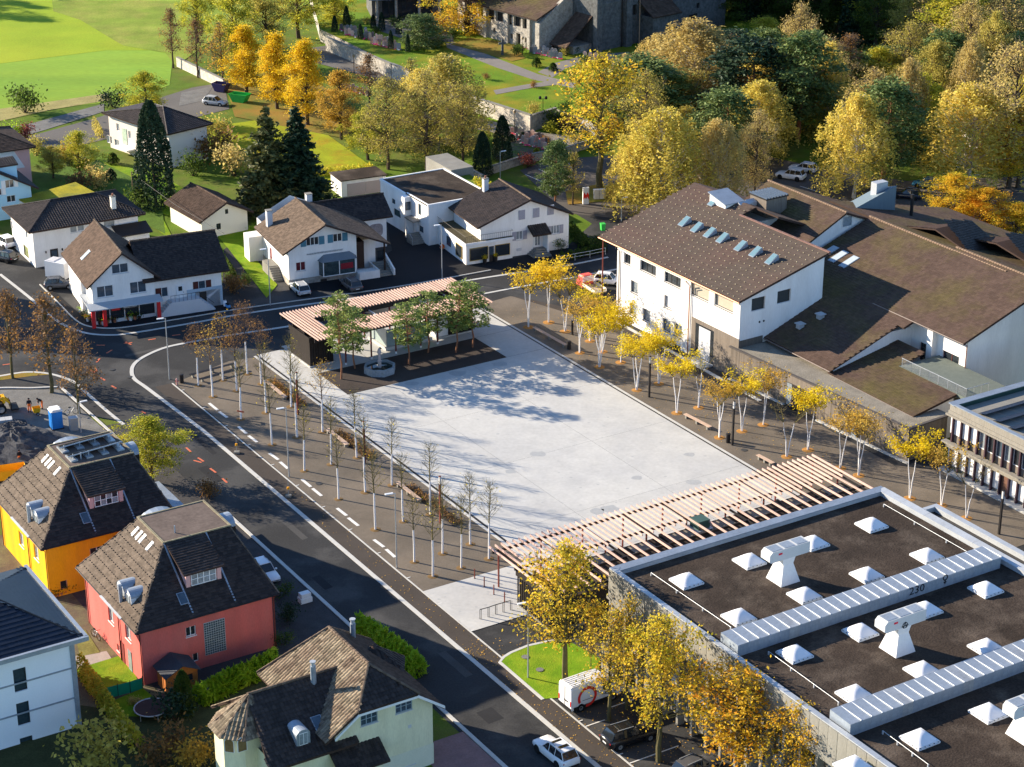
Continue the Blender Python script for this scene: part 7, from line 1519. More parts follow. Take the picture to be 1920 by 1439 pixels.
def car(label, pos, rz, paint, L=4.6, W=1.86, Hh=1.62, kind='suv', roofglass=False, group=None, name='parked_car'):
    """x forward. A lofted lower body, a glasshouse with pillars and roof, four wheels, lamps, bumpers"""
    t = thing(name, label, 'car', pos, rz, group); h = L/2; zb = .26; belt = .98*Hh/1.6
    def sec(x, w, z0, z1, c=.12): return [(x,-w,z0+c),(x,-w*.93,z0),(x,w*.93,z0),(x,w,z0+c),(x,w,z1-c*1.2),(x,w*.86,z1),(x,-w*.86,z1),(x,-w,z1-c*1.2)]
    w = W/2; b = MB()
    prof = {'suv':[(-1,.80,.48,.86),(-.97,.90,.34,.98),(-.8,.97,.27,1.0),(-.4,1,.25,1.0),(.1,1,.25,.98),(.42,.985,.25,.93),(.78,.95,.27,.86),(.95,.86,.32,.74),(1,.72,.42,.62)],
            'wagon':[(-1,.80,.46,.84),(-.97,.90,.32,.95),(-.8,.96,.25,.98),(-.4,1,.23,.98),(.1,1,.23,.95),(.45,.985,.23,.90),(.8,.94,.25,.82),(.96,.84,.30,.70),(1,.70,.40,.60)]}[kind if kind in ('suv','wagon') else 'suv']
    loft(b,[sec(q[0]*h, q[1]*w, q[2], q[3]*belt) for q in prof]); b.obj('body', paint, t, True)
    zr = Hh; xs = {'suv':(-.93,-.74,.06,.36),'wagon':(-.92,-.72,.02,.36)}[kind if kind in ('suv','wagon') else 'suv']
    gl = MB(); loft(gl,[[(xs[0]*h,-w*.80,belt*.97),(xs[0]*h,w*.80,belt*.97),(xs[0]*h+.05,w*.78,belt*1.0),(xs[0]*h+.05,-w*.78,belt*1.0)],[(xs[1]*h-.1,-w*.84,belt*.95),(xs[1]*h-.1,w*.84,belt*.95),(xs[1]*h,w*.68,zr-.06),(xs[1]*h,-w*.68,zr-.06)],[(-.3*h,-w*.9,belt*.95),(-.3*h,w*.9,belt*.95),(-.3*h,w*.72,zr-.02),(-.3*h,-w*.72,zr-.02)],[(xs[2]*h,-w*.9,belt*.95),(xs[2]*h,w*.9,belt*.95),(xs[2]*h,w*.70,zr-.05),(xs[2]*h,-w*.70,zr-.05)],[(xs[3]*h,-w*.82,belt*.93),(xs[3]*h,w*.82,belt*.93),(xs[3]*h-.04,w*.80,belt*.96),(xs[3]*h-.04,-w*.80,belt*.96)]])
    gl.obj('windows', mat('car_glass',(.012,.015,.018),.05,.1,1,4,spec=.8), t)
    rf = MB(); loft(rf,[[(x_,-w*k,z_-.05),(x_,w*k,z_-.05),(x_,w*k*.93,z_+.012),(x_,-w*k*.93,z_+.012)] for x_, k, z_ in ((xs[1]*h-.06,.70,zr-.05),(-.3*h,.735,zr),(xs[2]*h+.04,.715,zr-.03))]); ro = rf.obj('roof', paint, t)
    if roofglass: MB().slab([(xs[1]*h+.5,-w*.5,zr+.006),(xs[2]*h-.1,-w*.5,zr-.005),(xs[2]*h-.1,w*.5,zr-.005),(xs[1]*h+.5,w*.5,zr+.006)],.02).obj('sunroof', mat('car_glass',(.012,.015,.018)), ro)
    pl = MB()
    for s_ in (-1,1):
        for xa, xb in ((xs[3]*h-.02,xs[2]*h+.02),(xs[0]*h+.05,xs[1]*h)): pl.tube([(xa,s_*w*.81,belt*.97),(xb,s_*w*.70,zr-.04)],.035,4)
        for xm in (-.02*h-.1,-.42*h): pl.tube([(xm,s_*w*.905,belt*.97),(xm,s_*w*.73,zr-.03)],.03,4)
        pl.box(-.6*h,s_*w*.92-.01,belt*.965,.33*h,s_*w*.92+.01,belt*.985)
    pl.obj('pillars', paint if paint.name != 'paint_white' else paint, t, kind='stuff')
    for s_ in (-1,1):
        MB().box(.27*h,s_*w*.95,belt*.98,.27*h+.16,s_*w*1.12,belt*1.1).obj('mirror', paint, t)
        MB().box(h*.90,s_*w*.45,belt*.58,h*.965,s_*w*.80,belt*.70).obj('headlight', mat('lamp_clear',(.55,.57,.6),.15,.05,2,5,spec=.8), t); MB().box(-h*.985,s_*w*.50,belt*.72,-h*.93,s_*w*.90,belt*.86).obj('taillight', mat('lamp_red',(.50,.015,.02),.2,.1,2,5,spec=.6), t)
        MB().box(-.62*h,s_*w*.6-.02,zr+.01,.02*h,s_*w*.6+.02,zr+.05).obj('roof_rail', metal_l, t)
    bb = MB().box(-h*1.005,-w*.7,.3,-h*.95,w*.7,.46).obj('rear_bumper', rubber, t); MB().box(-h*1.006,-.26,belt*.56,-h*.985,.26,belt*.66).obj('number_plate', frame_w, t); MB().box(h*.94,-w*.55,.28,h*.985,w*.55,.46).obj('grille', rubber, t)
    r_ = .34*Hh/1.6
    for x_ in (-.60*h,.61*h):
        for s_ in (-1,1):
            MB().tube([(x_,s_*(w*.78),r_),(x_,s_*(w*1.002),r_)],r_*1.14,14).obj('wheel_arch', rubber, t); wheel(t,x_,s_*w*.93,r_,.22,s_)
    return t
PW = carpaint('paint_white',(.75,.75,.76)); PB = carpaint('paint_black',(.010,.010,.012)); PS = carpaint('paint_silver',(.42,.43,.44)); PG = carpaint('paint_grey',(.085,.085,.09)); PBL = carpaint('paint_blue',(.02,.16,.30)); PN = carpaint('paint_navy',(.012,.018,.035))
RV = RZ+rad(90)                                            # heading along +w (away, up the main road)
def cu(px_, py_, z=.03): p = g(px_,py_); return (p.x,p.y,z)
car('white estate car with dark sunroof driving up the main road', T(80.3,122.6,.03), RV+rad(2), PW, 4.75, 1.9, 1.66, 'suv', True, name='driving_car')
car('black estate car parked nose-in beside the white van', T(86.9,121.4,.03), RZ+rad(-3), PB, 4.9, 1.92, 1.7, 'suv', True)
car('dark car cut off by the bottom edge under the maples', T(88.9,114.6,.03), RZ+rad(4), PG, 4.6, 1.85, 1.55, 'wagon')
car('small white car behind the coral house on the road edge', T(73.4,163.9,.04), RV+rad(180), PW, 4.1, 1.75, 1.52, 'wagon')
car('silver estate car parked at the corner of the cooperative house', cu(562,548), rad(115), PS, 4.6, 1.82, 1.5, 'wagon'); car('dark grey car parked under the bay window of the cooperative house', cu(658,541), rad(118), PG, 4.5, 1.85, 1.55, 'suv')
car('grey hatchback parked behind the corner shop house', cu(112,540), rad(10), PG, 4.0, 1.72, 1.5, 'wagon'); car('black hatchback at the left edge by the hipped house', cu(8,489), rad(150), PB, 4.2, 1.78, 1.5, 'wagon')
car('white and red delivery car behind the black hatchback', cu(10,462), rad(130), PW, 4.2, 1.8, 1.7, 'suv')
car('silver car parked near the green skip', cu(404,197), rad(-22), PS, 4.5, 1.8, 1.5, 'wagon')
car('white four-wheel-drive nearest in the car park', cu(1482,336), rad(152), PW, 4.7, 1.88, 1.7, 'suv'); car('second white car behind the white four-wheel-drive', cu(1506,322), rad(152), PW, 4.6, 1.85, 1.5, 'wagon')
car('bright blue car under the birches', cu(1737,352), rad(160), PBL, 4.4, 1.8, 1.55, 'suv'); car('white car by the parking sign', cu(1190,365), rad(165), PW, 4.3, 1.8, 1.5, 'wagon'); car('dark car in the shade behind the hall tower', cu(1700,372), rad(160), PN, 4.5, 1.8, 1.5, 'wagon'); car('white car behind the red pickup', cu(1142,533), rad(-15), PW, 4.2, 1.78, 1.55, 'suv')
car('dark car in the far car park under the pine', cu(1665,300), rad(160), PN, 4.5, 1.8, 1.5, 'wagon')
# white delivery van with the red ring
V = thing('delivery_van', 'white delivery van with a big red ring on its side', 'van', T(87.7,128.4,.03), RZ+rad(1)); b = MB()
def vs(x, w, z0, z1, c=.14): return [(x,-w,z0+c),(x,-w*.95,z0),(x,w*.95,z0),(x,w,z0+c),(x,w*.97,z1-c*1.6),(x,w*.82,z1),(x,-w*.82,z1),(x,-w*.97,z1-c*1.6)]
loft(b,[vs(-2.75,.96,.35,2.48),vs(-2.68,1.0,.3,2.56),(vs(.0,1.0,.3,2.58)),vs(1.05,1.0,.3,2.5),vs(1.55,.98,.3,1.75),vs(2.0,.96,.3,1.32),vs(2.55,.9,.32,1.1),vs(2.72,.78,.4,.9)]); b.obj('body', PW, V)
MB().slab([(1.02,-.82,2.42),(1.62,-.84,1.62),(1.62,.84,1.62),(1.02,.82,2.42)],.05,vec=(.03,0,.03)).obj('windscreen', MATS['car_glass'], V)
for s_ in (-1,1):
    MB().slab([(.55,s_*1.005,1.35),(1.5,s_*1.005,1.35),(1.1,s_*.99,2.1),(.55,s_*.99,2.1)],.02,vec=(0,s_*.02,0)).obj('side_window', MATS['car_glass'], V); MB().box(-2.78,s_*.8,.75,-2.7,s_*.96,1.25).obj('taillight', MATS['lamp_red'], V); MB().box(-2.5,s_*1.0,.34,2.0,s_*1.015,.62).obj('side_trim', rubber, V); MB().box(2.6,s_*.5,.8,2.74,s_*.78,.95).obj('headlight', MATS['lamp_clear'], V)
    for x_ in (-1.75,1.65): MB().tube([(x_,s_*.8,.36),(x_,s_*1.004,.36)],.42,14).obj('wheel_arch', rubber, V); wheel(V,x_,s_*.93,.36,.24,s_)
    MB().box(1.0,s_*1.02,1.4,1.15,s_*1.2,1.7).obj('mirror', rubber, V)
MB().box(-2.8,-.95,.3,-2.68,.95,.55).obj('rear_bumper', rubber, V); MB().box(-2.785,-.012,.6,-2.745,.012,2.4).obj('door_gap', metal_d, V); MB().box(-2.79,-.5,1.0,-2.75,.1,1.1).obj('number_plate', rubber, V)
for k in range(6): MB().box(-2.5,-.7+k*.27,2.565,.0,-.66+k*.27,2.6).obj('roof_rib', PW, V)
rg = MB(); ro_, ri_ = 1.0, .74
for k in range(30):
    a0, a1 = rad(-118+k*10.2), rad(-118+(k+1)*10.2)
    rg.add([(-1.1-ro_*math.sin(a0)*-1,-1.022,1.30+ro_*math.cos(a0)),(-1.1+ro_*math.sin(a1),-1.022,1.30+ro_*math.cos(a1)),(-1.1+ri_*math.sin(a1),-1.022,1.30+ri_*math.cos(a1)),(-1.1+ri_*math.sin(a0),-1.022,1.30+ri_*math.cos(a0))],[(3,2,1,0)])
rg.v = [(x, y+(.03 if z > 2.15 else 0), z) for x, y, z in rg.v]
rg.obj('red_ring', mat('ring_red',(.72,.035,.025),.4), V); MB().box(.75,-1.02,1.05,1.35,-1.008,1.2).obj('lettering', rubber, V); MB().box(-1.6,-1.012,1.02,-.2,-1.003,1.06).obj('door_rail', rubber, V)
# red pickup with timber bed
Pk = thing('pickup_truck', 'small red pickup truck with pale open bed beside the office building', 'truck', cu(1108,549), rad(118)); b = MB()
loft(b,[vs(.8,.85,.5,2.1),vs(1.0,.87,.45,2.15),vs(1.9,.87,.45,2.1),vs(2.45,.85,.45,1.3),vs(2.6,.8,.5,1.1)]); b.obj('cab', mat('cab_red',(.60,.10,.09),.4,.08,1,5), Pk); MB().slab([(2.0,-.75,2.0),(2.5,-.78,1.35),(2.5,.78,1.35),(2.0,.75,2.0)],.03,vec=(.04,0,.02)).obj('windscreen', MATS['car_glass'], Pk)
MB().box(-2.5,-.9,.75,.75,.9,.86).obj('bed_floor', mat('bed_boards',(.45,.33,.22),.8,.2,2,8), Pk); MB().box(-2.5,-.92,.86,.75,-.86,1.25).box(-2.5,.86,.86,.75,.92,1.25).box(-2.52,-.92,.86,-2.46,.92,1.25).obj('bed_side', mat('bed_white',(.68,.62,.55),.6,.1,2,8), Pk, kind='stuff'); MB().box(-2.3,-.45,.5,2.3,.45,.72).obj('chassis', metal_d, Pk)
for k in range(4): MB().box(.68,-.85,1.35+k*.2,.74,.85,1.45+k*.2).obj('headboard_slat', frame_w, Pk)
for x_ in (-1.6,1.7):
    for s_ in (-1,1): wheel(Pk,x_,s_*.8,.34,.2,s_)
# white box truck behind the shop house
Bt = thing('box_truck', 'white box trailer behind the corner shop house', 'truck', cu(113,527), rad(-26)); MB().box(-1.6,-1.0,.7,1.6,1.0,2.9).obj('box_body', PW, Bt); MB().box(-1.4,-.8,2.905,-.2,.8,2.98).obj('roof_vent', white_d, Bt); MB().box(-1.6,-.9,.45,2.4,.9,.68).obj('chassis', metal_d, Bt)
for s_ in (-1,1): wheel(Bt,-.6,s_*.9,.36,.22,s_); wheel(Bt,.6,s_*.9,.36,.22,s_)
# scooter and bicycles
def bike(name, label, pos, rz, scooter=False):
    t = thing(name, label, 'scooter' if scooter else 'bicycle', pos, rz); r_ = .28 if scooter else .34; wb = .62 if scooter else .52
    for x_ in (-wb,wb):
        q = MB().tube([(x_+r_*math.cos(k*math.pi/8),0,r_+r_*math.sin(k*math.pi/8)) for k in range(17)],.07 if scooter else .03,5,0,False).obj('wheel', rubber, t)
        sp_ = MB()
        for k in range(6): sp_.tube([(x_,0,r_),(x_+r_*math.cos(k*1.05),0,r_+r_*math.sin(k*1.05))],.008,3,0,False)
        sp_.obj('spokes', chrome, q)
    if scooter: MB().prism([(-.85,-.2),(-.2,-.22),(.0,-.18),(.0,.18),(-.2,.22),(-.85,.2)],.42,.78).obj('body', mat('scooter_blue',(.10,.30,.60),.3), t); MB().slab([(.25,-.25,.3),(.25,.25,.3),(.5,.22,1.0),(.5,-.22,1.0)],.1,vec=(.12,0,0)).obj('leg_shield', PW, t); MB().box(-.8,-.16,.78,-.1,.16,.88).obj('saddle', rubber, t)
    else:
        f_ = MB()
        for p, q in (((-.52,0,.34),(-.15,0,.85)),((-.15,0,.85),(.38,0,.82)),((.38,0,.82),(0,0,.3)),((0,0,.3),(-.15,0,.85)),((0,0,.3),(-.52,0,.34)),((.38,0,.9),(.52,0,.34))): f_.tube([p,q],.025,5)
        f_.obj('frame', metal_l, t); MB().box(-.3,-.08,.9,-.02,.08,.97).obj('saddle', rubber, t)
    MB().tube([(.42,-.28,1.0),(.4,0,1.02),(.42,.28,1.0)],.025,5).obj('handlebar', metal_d, t)
    return t
bike('motor_scooter', 'blue and white scooter parked beside the corner shop house', cu(425,580), rad(120), True); bike('bicycle', 'bicycle leaning at the coral house wall', cu(180,1198), rad(-50)); bike('bicycle', 'bicycle standing beside the orange workers', cu(134,778), rad(30))
# wheel loader at the left edge
E_x = thing('wheel_loader', 'yellow wheel loader cut off by the left edge of the building site', 'digger', cu(-14,775), rad(22))
MB().box(-2.4,-.8,.7,.4,.8,1.7).obj('chassis', yellow_paint, E_x); MB().box(-1.2,-.7,1.7,.3,.7,2.9).obj('cab', glass_m, E_x); MB().box(-1.3,-.8,2.9,.4,.8,3.0).obj('cab_roof', yellow_paint, E_x)
for s_ in (-1,1): MB().tube([(.2,s_*.45,1.5),(1.3,s_*.45,1.8),(2.1,s_*.45,1.0)],[.17,.16,.12],6).obj('lift_arm', yellow_paint, E_x)
MB().box(1.2,-.6,1.2,1.5,.6,1.9).obj('cross_member', yellow_paint, E_x); MB().prism([(2.0,-1.0),(2.9,-1.0),(2.9,1.0),(2.0,1.0)],.35,.5).box(2.0,-1.0,.4,2.1,1.0,1.2).obj('bucket', metal_d, E_x)
for x_ in (-1.6,.9):
    for s_ in (-1,1): wheel(E_x,x_,s_*.85,.62,.4,s_)
E_y = thing('digger_bucket', 'yellow loader tipper half hidden by the yellow house roof', 'digger', cu(14,905), rad(20)); MB().add([(-1.8,-.8,.6),(1.8,-.8,.6),(2.0,-.9,1.7),(-2.0,-.9,1.7),(-1.8,.8,.6),(1.8,.8,.6),(2.0,.9,1.7),(-2.0,.9,1.7)],[(0,1,2,3),(5,4,7,6),(4,0,3,7),(1,5,6,2),(0,4,5,1)]).obj('skip_body', yellow_paint, E_y); MB().box(-1.6,-.7,.3,1.6,.7,.58).obj('chassis', metal_d, E_y)
for x_ in (-1.1,1.1):
    for s_ in (-1,1): wheel(E_y,x_,s_*.75,.38,.28,s_)

# ---------------------------------------------------------------- people
def person(label, pos, rz, pose, top, legs_m, name='person', headm=None):
    """one continuous skinned body; joints given in metres, facing +x"""
    J = dict(pelvis=(0,0,.95),chest=(0,0,1.28),neck=(0,0,1.5),head=(.02,0,1.64),crown=(.01,0,1.75),ls=(0,.19,1.42),le=(.02,.25,1.14),lh=(.10,.22,.90),lf=(.14,.21,.80),rs=(0,-.19,1.42),re=(.02,-.25,1.14),rh=(.10,-.22,.90),rf=(.14,-.21,.80),lhip=(0,.1,.9),lk=(.04,.12,.5),la=(-.02,.12,.09),lt=(.16,.13,.04),rhip=(0,-.1,.9),rk=(.04,-.12,.5),ra=(-.02,-.12,.09),rt=(.16,-.13,.04)); J.update(pose)
    RD = dict(pelvis=.155,chest=.165,neck=.065,head=.105,crown=.07,ls=.085,le=.058,lh=.042,lf=.03,rs=.085,re=.058,rh=.042,rf=.03,lhip=.105,lk=.078,la=.058,lt=.045,rhip=.105,rk=.078,ra=.058,rt=.045)
    ks = list(J); E2 = [('pelvis','chest'),('chest','neck'),('neck','head'),('head','crown'),('chest','ls'),('ls','le'),('le','lh'),('lh','lf'),('chest','rs'),('rs','re'),('re','rh'),('rh','rf'),('pelvis','lhip'),('lhip','lk'),('lk','la'),('la','lt'),('pelvis','rhip'),('rhip','rk'),('rk','ra'),('ra','rt')]
    me = bpy.data.meshes.new('skel'); me.from_pydata([J[k] for k in ks],[(ks.index(a),ks.index(b)) for a, b in E2],[]); o = bpy.data.objects.new('skel', me); COL.objects.link(o)
    md = o.modifiers.new('s','SKIN'); 
    for i, k in enumerate(ks): me.skin_vertices[0].data[i].radius = (RD[k],RD[k])
    me.skin_vertices[0].data[0].use_root = True; o.modifiers.new('u','SUBSURF').levels = 1
    dg = bpy.context.evaluated_depsgraph_get(); m2 = bpy.data.meshes.new_from_object(o.evaluated_get(dg)); bpy.data.objects.remove(o)
    m2.name = 'body'; m2.materials.clear()
    for m_ in (top, legs_m, skin_m, rubber): m2.materials.append(m_)
    hips = Vector(J['pelvis']); hd = Vector(J['head'])
    for p in m2.polygons:
        c = p.center; dl = min(((c-Vector(J[k])).length, k) for k in ks)
        p.material_index = 2 if dl[1] in ('head','crown','lf','rf','lh','rh') else 3 if dl[1] in ('la','lt','ra','rt') and c.z < .22 else 1 if dl[1] in ('pelvis','lhip','rhip','lk','rk','la','ra','lt','rt') else 0; p.use_smooth = True
    t = thing(name, label, 'person', pos, rz); bd = link('body', m2, t)
    hm = MB().lathe([(.115,-.01),(.122,.05),(.1,.12),(.03,.155)],10,0,tuple(hd+Vector((-.005,0,.02)))).obj('hair', headm or dark_cloth, t, True)
    return t
person('worker in dark jacket and orange trousers standing beside the wheel loader', cu(56,774), rad(-70), {}, dark_cloth, orange_cloth)
person('worker in orange trousers bending forward beside the yellow cart', cu(80,768), rad(200), dict(chest=(.22,0,1.18),neck=(.40,0,1.28),head=(.52,0,1.32),crown=(.60,0,1.38),ls=(.30,.19,1.24),le=(.42,.22,1.0),lh=(.52,.18,.78),lf=(.55,.17,.70),rs=(.30,-.19,1.24),re=(.42,-.22,1.0),rh=(.54,-.18,.80),rf=(.58,-.17,.72)), dark_cloth, orange_cloth)
person('worker in dark jacket half hidden behind the yellow house roof', cu(38,872), rad(-60), dict(lh=(.2,.2,1.0),lf=(.28,.2,.98)), dark_cloth, orange_cloth)
person('crouching worker in full orange clothing at the gabled shop house wall', cu(832,470), rad(200), dict(pelvis=(-.1,0,.5),chest=(.15,0,.78),neck=(.3,0,.92),head=(.42,0,.98),crown=(.5,0,1.05),ls=(.22,.19,.84),le=(.36,.22,.6),lh=(.5,.18,.4),lf=(.56,.17,.34),rs=(.22,-.19,.84),re=(.36,-.22,.6),rh=(.5,-.18,.4),rf=(.56,-.17,.34),lhip=(-.08,.1,.46),lk=(.3,.14,.46),la=(.05,.13,.09),lt=(.2,.13,.04),rhip=(-.08,-.1,.46),rk=(.28,-.14,.3),ra=(-.05,-.13,.09),rt=(.1,-.13,.04)), orange_cloth, orange_cloth)
person('person in dark clothes standing in the doorway of the timber wing', g(1485,768,.05), rad(200), {}, dark_cloth, mat('dark_trousers',(.03,.03,.04),.8))

# ---------------------------------------------------------------- street furniture
def lamp(label, px_, py_, ty, arm_az=250, h=None, z=0.0):
    h = h or hgt(px_,py_,ty,z); t = thing('street_lamp', label, 'street lamp', g(px_,py_,z), rad(90-arm_az), 'steel street lamps'); MB().tube([(0,0,0),(0,0,h*.5),(0,0,h)],[.085,.065,.05],8).obj('pole', metal_g, t); MB().tube([(0,0,h-.05),(.35,0,h)],.035,6).obj('arm', metal_g, t); MB().box(.2,-.13,h-.03,1.0,.13,h+.07).obj('lamp_head', mat('lamp_shell',(.62,.64,.66),.4,.05,2,6), t); return t
lamp('steel street lamp at the bend of the white kerb', 318, 712, 597); lamp('steel street lamp among the bare young trees, nearer the pavilion', 542, 895, 765); lamp('steel street lamp among the bare young trees, nearer the school', 744, 1066, 925); lamp('steel street lamp in front of the cooperative house steps', 507, 573, 467); lamp('steel street lamp between the cooperative house and the gabled shop', 829, 524, 422); lamp('steel street lamp standing on the lawn with the maple', 990, 1272, 1130); lamp('steel street lamp beside the blue portable toilet', 152, 812, 755, 60); lamp('steel street lamp in front of the office roof corner', 1165, 415, 372, 60); lamp('slender street lamp above the lower graves', 938, 345, 285, 60)
lamp('street lamp near the maple hedge behind the hall', 1823, 368, 330, 60)
for x, y, ty, lb, dk in ((559,778,698,'dark light column on the gravel strip nearest the pavilion',metal_r),(684,870,790,'rust-coloured light column in the middle of the gravel strip',metal_r),(826,982,893,'rust-coloured light column on the gravel strip nearest the school',metal_r),(1073,628,588,'light column beside the long bench under the yellow trees',metal_d),(1217,745,668,'light column by the brightest yellow tree',metal_d),(1373,835,752,'light column next to the litter bin on the east side',metal_d),(1873,1002,920,'light column in front of the school annex',metal_d)):
    h = hgt(x,y,ty); t = thing('light_column', lb, 'lamp', g(x,y,.04), RZ, 'slim light columns round the square'); MB().box(-.1,-.1,0,.1,.1,h-.9).obj('column', dk, t); MB().box(-.09,-.09,h-.9,.09,.09,h-.08).obj('light_head', mat('light_head',(.55,.53,.50),.3), t); MB().box(-.1,-.1,h-.08,.1,.1,h).obj('cap', dk, t)
def bench(label, a, b, wdt=.5, m=wood_bench):
    A_, B_ = g(*a), g(*b); d = B_-A_; t = thing('bench', label, 'bench', (A_.x,A_.y,.04), math.atan2(d.y,d.x), 'long benches round the square'); L_ = d.length; n = 4
    for k in range(n): MB().box(0,-wdt/2+k*wdt/n,.40,L_,-wdt/2+(k+1)*wdt/n-.02,.45).obj('seat_board', m, t)
    for x in (.4,L_/2,L_-.4): MB().box(x-.12,-wdt/2+.04,0,x+.12,wdt/2-.06,.40).obj('leg', concrete_d, t)
bench('long dark bench by the leafy young trees', (356,710),(440,688),.5,metal_d); bench('second dark bench behind the first by the young trees', (374,718),(455,694),.4,metal_d); bench('timber bench beside the planting strip nearest the pavilion', (498,720),(536,752)); bench('timber bench in the middle of the west strip', (614,811),(652,841)); bench('timber bench of the west strip nearest the pergola', (745,911),(788,945))
bench('long bench under the yellow trees at the north end', (1001,620),(1062,654)); bench('timber bench on the east strip opposite the timber wing', (1284,783),(1332,808)); bench('timber bench partly behind the pergola on the east strip', (1420,860),(1450,876))
for x, y, lb in ((341,718,'litter bin next to the bent kerb lamp'),(1365,830,'litter bin beside the light column on the east side'),(1067,655,'litter bin at the end of the north bench')):
    t = thing('litter_bin', lb, 'bin', g(x,y,.04)); MB().lathe([(.24,0),(.25,.95),(.25,1.0)],14).obj('body', metal_d, t); MB().lathe([(.27,1.0),(.27,1.06),(.1,1.1)],14).obj('lid', metal_d, t)
t = thing('hydrant', 'small red and white hydrant at the kerb bend', 'hydrant', g(332,722,.04)); MB().lathe([(.12,0),(.1,.15),(.1,.6),(.13,.62),(.12,.75),(.04,.85)],10).obj('body', mat('hydrant_pink',(.55,.30,.27),.5), t); MB().tube([(-.2,0,.45),(.2,0,.45)],.05,8).obj('outlet', red_paint, t)
# planting strips west
for i, (a, b) in enumerate((((508,716),(560,765)),((628,812),(700,862)),((765,912),(860,985)))):
    ua, wa = uw(*a); ub, wb = uw(*b); uc = 95.0; t = thing('planting_strip', f"brown planting strip behind the bench, {['nearest the pavilion','in the middle','nearest the pergola'][i]}", 'flower bed', T(uc,(wa+wb)/2,.04), RZ); L_ = abs(wa-wb)/2; MB().box(-.6,-L_,0,.6,L_,.06).obj('soil', gravel_dark, t)
    C = np.stack([NR.uniform(-.6,.6,700),NR.uniform(-L_,L_,700),np.abs(NR.normal(size=700))*.28+.05],1); link('foliage', leafmesh('foliage', quads(C,.09,.1,1.6,-1), LF['brown']), t)
# fountain
Fo = thing('fountain', 'octagonal stone fountain with a carved column in front of the pavilion', 'fountain', g(712,697,.05), RZ+.2); oc = lambda r: [(r*math.cos(math.pi*k/4+.39),r*math.sin(math.pi*k/4+.39)) for k in range(8)]
for k in range(8):
    a, b_ = oc(1.95)[k], oc(1.95)[(k+1)%8]; c, d = oc(1.7)[k], oc(1.7)[(k+1)%8]; MB().prism([a,b_,d,c],0,.85).obj('basin_slab', mat('fountain_stone',(.26,.29,.31),.8,.35,1.5,5,.4), Fo)
MB().prism(oc(1.68),0,.55).obj('water', mat('fountain_water',(.02,.03,.025),.05,.1,1,4,spec=.6), Fo); MB().lathe([(.22,0),(.22,1.3),(.3,1.4),(.16,1.5),(.16,2.3),(.26,2.4),(.2,2.8),(.1,3.0)],8).obj('column', mat('statue_stone',(.42,.36,.34),.8,.4,3,8), Fo); MB().tube([(0,0,2.85),(.35,0,2.95),(.1,0,3.1)],.09,6).obj('figure', metal_d, Fo)
# handrails and posts near the pergola
rl = thing('handrail', 'dark handrail at the edge of the pale landing', 'railing', g(900,1161,.06), 0)
p0 = g(900,1161); pts = [g(x,y) for x, y in ((900,1161),(915,1157),(929,1152),(943,1148),(957,1144))]; q = MB()
for p in pts: MB().box(p.x-p0.x-.03,p.y-p0.y-.03,0,p.x-p0.x+.03,p.y-p0.y+.03,1.0).obj('post', metal_d, rl); MB().box(p.x-p0.x+.12,p.y-p0.y-.02,0,p.x-p0.x+.16,p.y-p0.y+.02,1.0).obj('post', metal_d, rl)
MB().tube([(p.x-p0.x,p.y-p0.y,1.0) for p in pts],.04,6).obj('rail', metal_d, rl)
for i, (x, y) in enumerate(((890,1085),(908,1100),(926,1115),(946,1129))):
    t = thing('bollard', f'slim rust-red bollard, {ordn[i]} from the gravel on the pale landing', 'bollard', g(x,y,.06), RZ, 'slim bollards on the pale landing'); MB().box(-.04,-.04,0,.04,.04,1.05).obj('post', metal_r, t); MB().box(-.07,-.07,0,.07,.07,.02).obj('foot', metal_d, t)
t = thing('bollard', 'single red bollard at the north corner of the square', 'bollard', g(915,608,.06), RZ); MB().box(-.05,-.05,0,.05,.05,1.1).obj('post', metal_r, t); MB().box(-.08,-.08,0,.08,.08,.02).obj('foot', metal_d, t)
# warning beacons on concrete feet
for i, (x, y) in enumerate(((444,850),(541,932))):
    t = thing('warning_beacon', ['warning light on a foot at the kerb, nearer the junction','warning light with orange lamp beside the tree shadow'][i], 'beacon', g(x,y,.05)); MB().box(-.3,-.25,0,.3,.25,.22).obj('foot', concrete_d, t); MB().cyl(0,0,.2,2.0,.03,6).obj('pole', metal_g, t); MB().cyl(0,0,.9,1.15,.13,8).obj('lamp', mat('beacon_orange',(.9,.4,.02),.4), t)
t = thing('barrier_tape', 'orange board tied to a young tree trunk', 'board', T(*uw(452,787),.9), RZ); MB().slab([(-.5,-.14,.25),(.35,-.14,-.1),(.35,-.14,.1),(-.5,-.14,.45)],.1,vec=(0,-.03,0)).obj('board', paint_o, t)
# site toilet, cabinets, gravel heaps
To = thing('portable_toilet', 'blue portable toilet with white roof on the building site', 'toilet', g(106,802,.04), rad(28)); MB().box(-.62,-.62,.1,.62,.62,2.15).obj('cabin', blue_paint, To); MB().prism([(-.68,-.68),(.68,-.68),(.68,.68),(-.68,.68)],2.15,2.25).box(-.5,-.66,2.25,.5,.66,2.42).obj('roof', frame_w, To); MB().box(-.66,-.4,.15,-.62,.4,2.0).obj('door', mat('door_blue',(.02,.16,.50),.5), To); MB().box(-.7,-.7,0,.7,.7,.1).obj('skid', rubber, To)
t = thing('site_cabinet', 'grey electrical cabinet beside the blue toilet', 'cabinet', g(139,806,.04), rad(25)); MB().box(-.45,-.35,0,.45,.35,1.45).obj('body', mat('cabinet_grey',(.30,.32,.32),.7), t); MB().box(-.5,-.4,1.45,.5,.4,1.55).obj('roof', metal_l, t); MB().box(-.47,-.3,.1,-.455,.3,1.35).obj('door', mat('cabinet_door',(.34,.36,.36),.7), t)
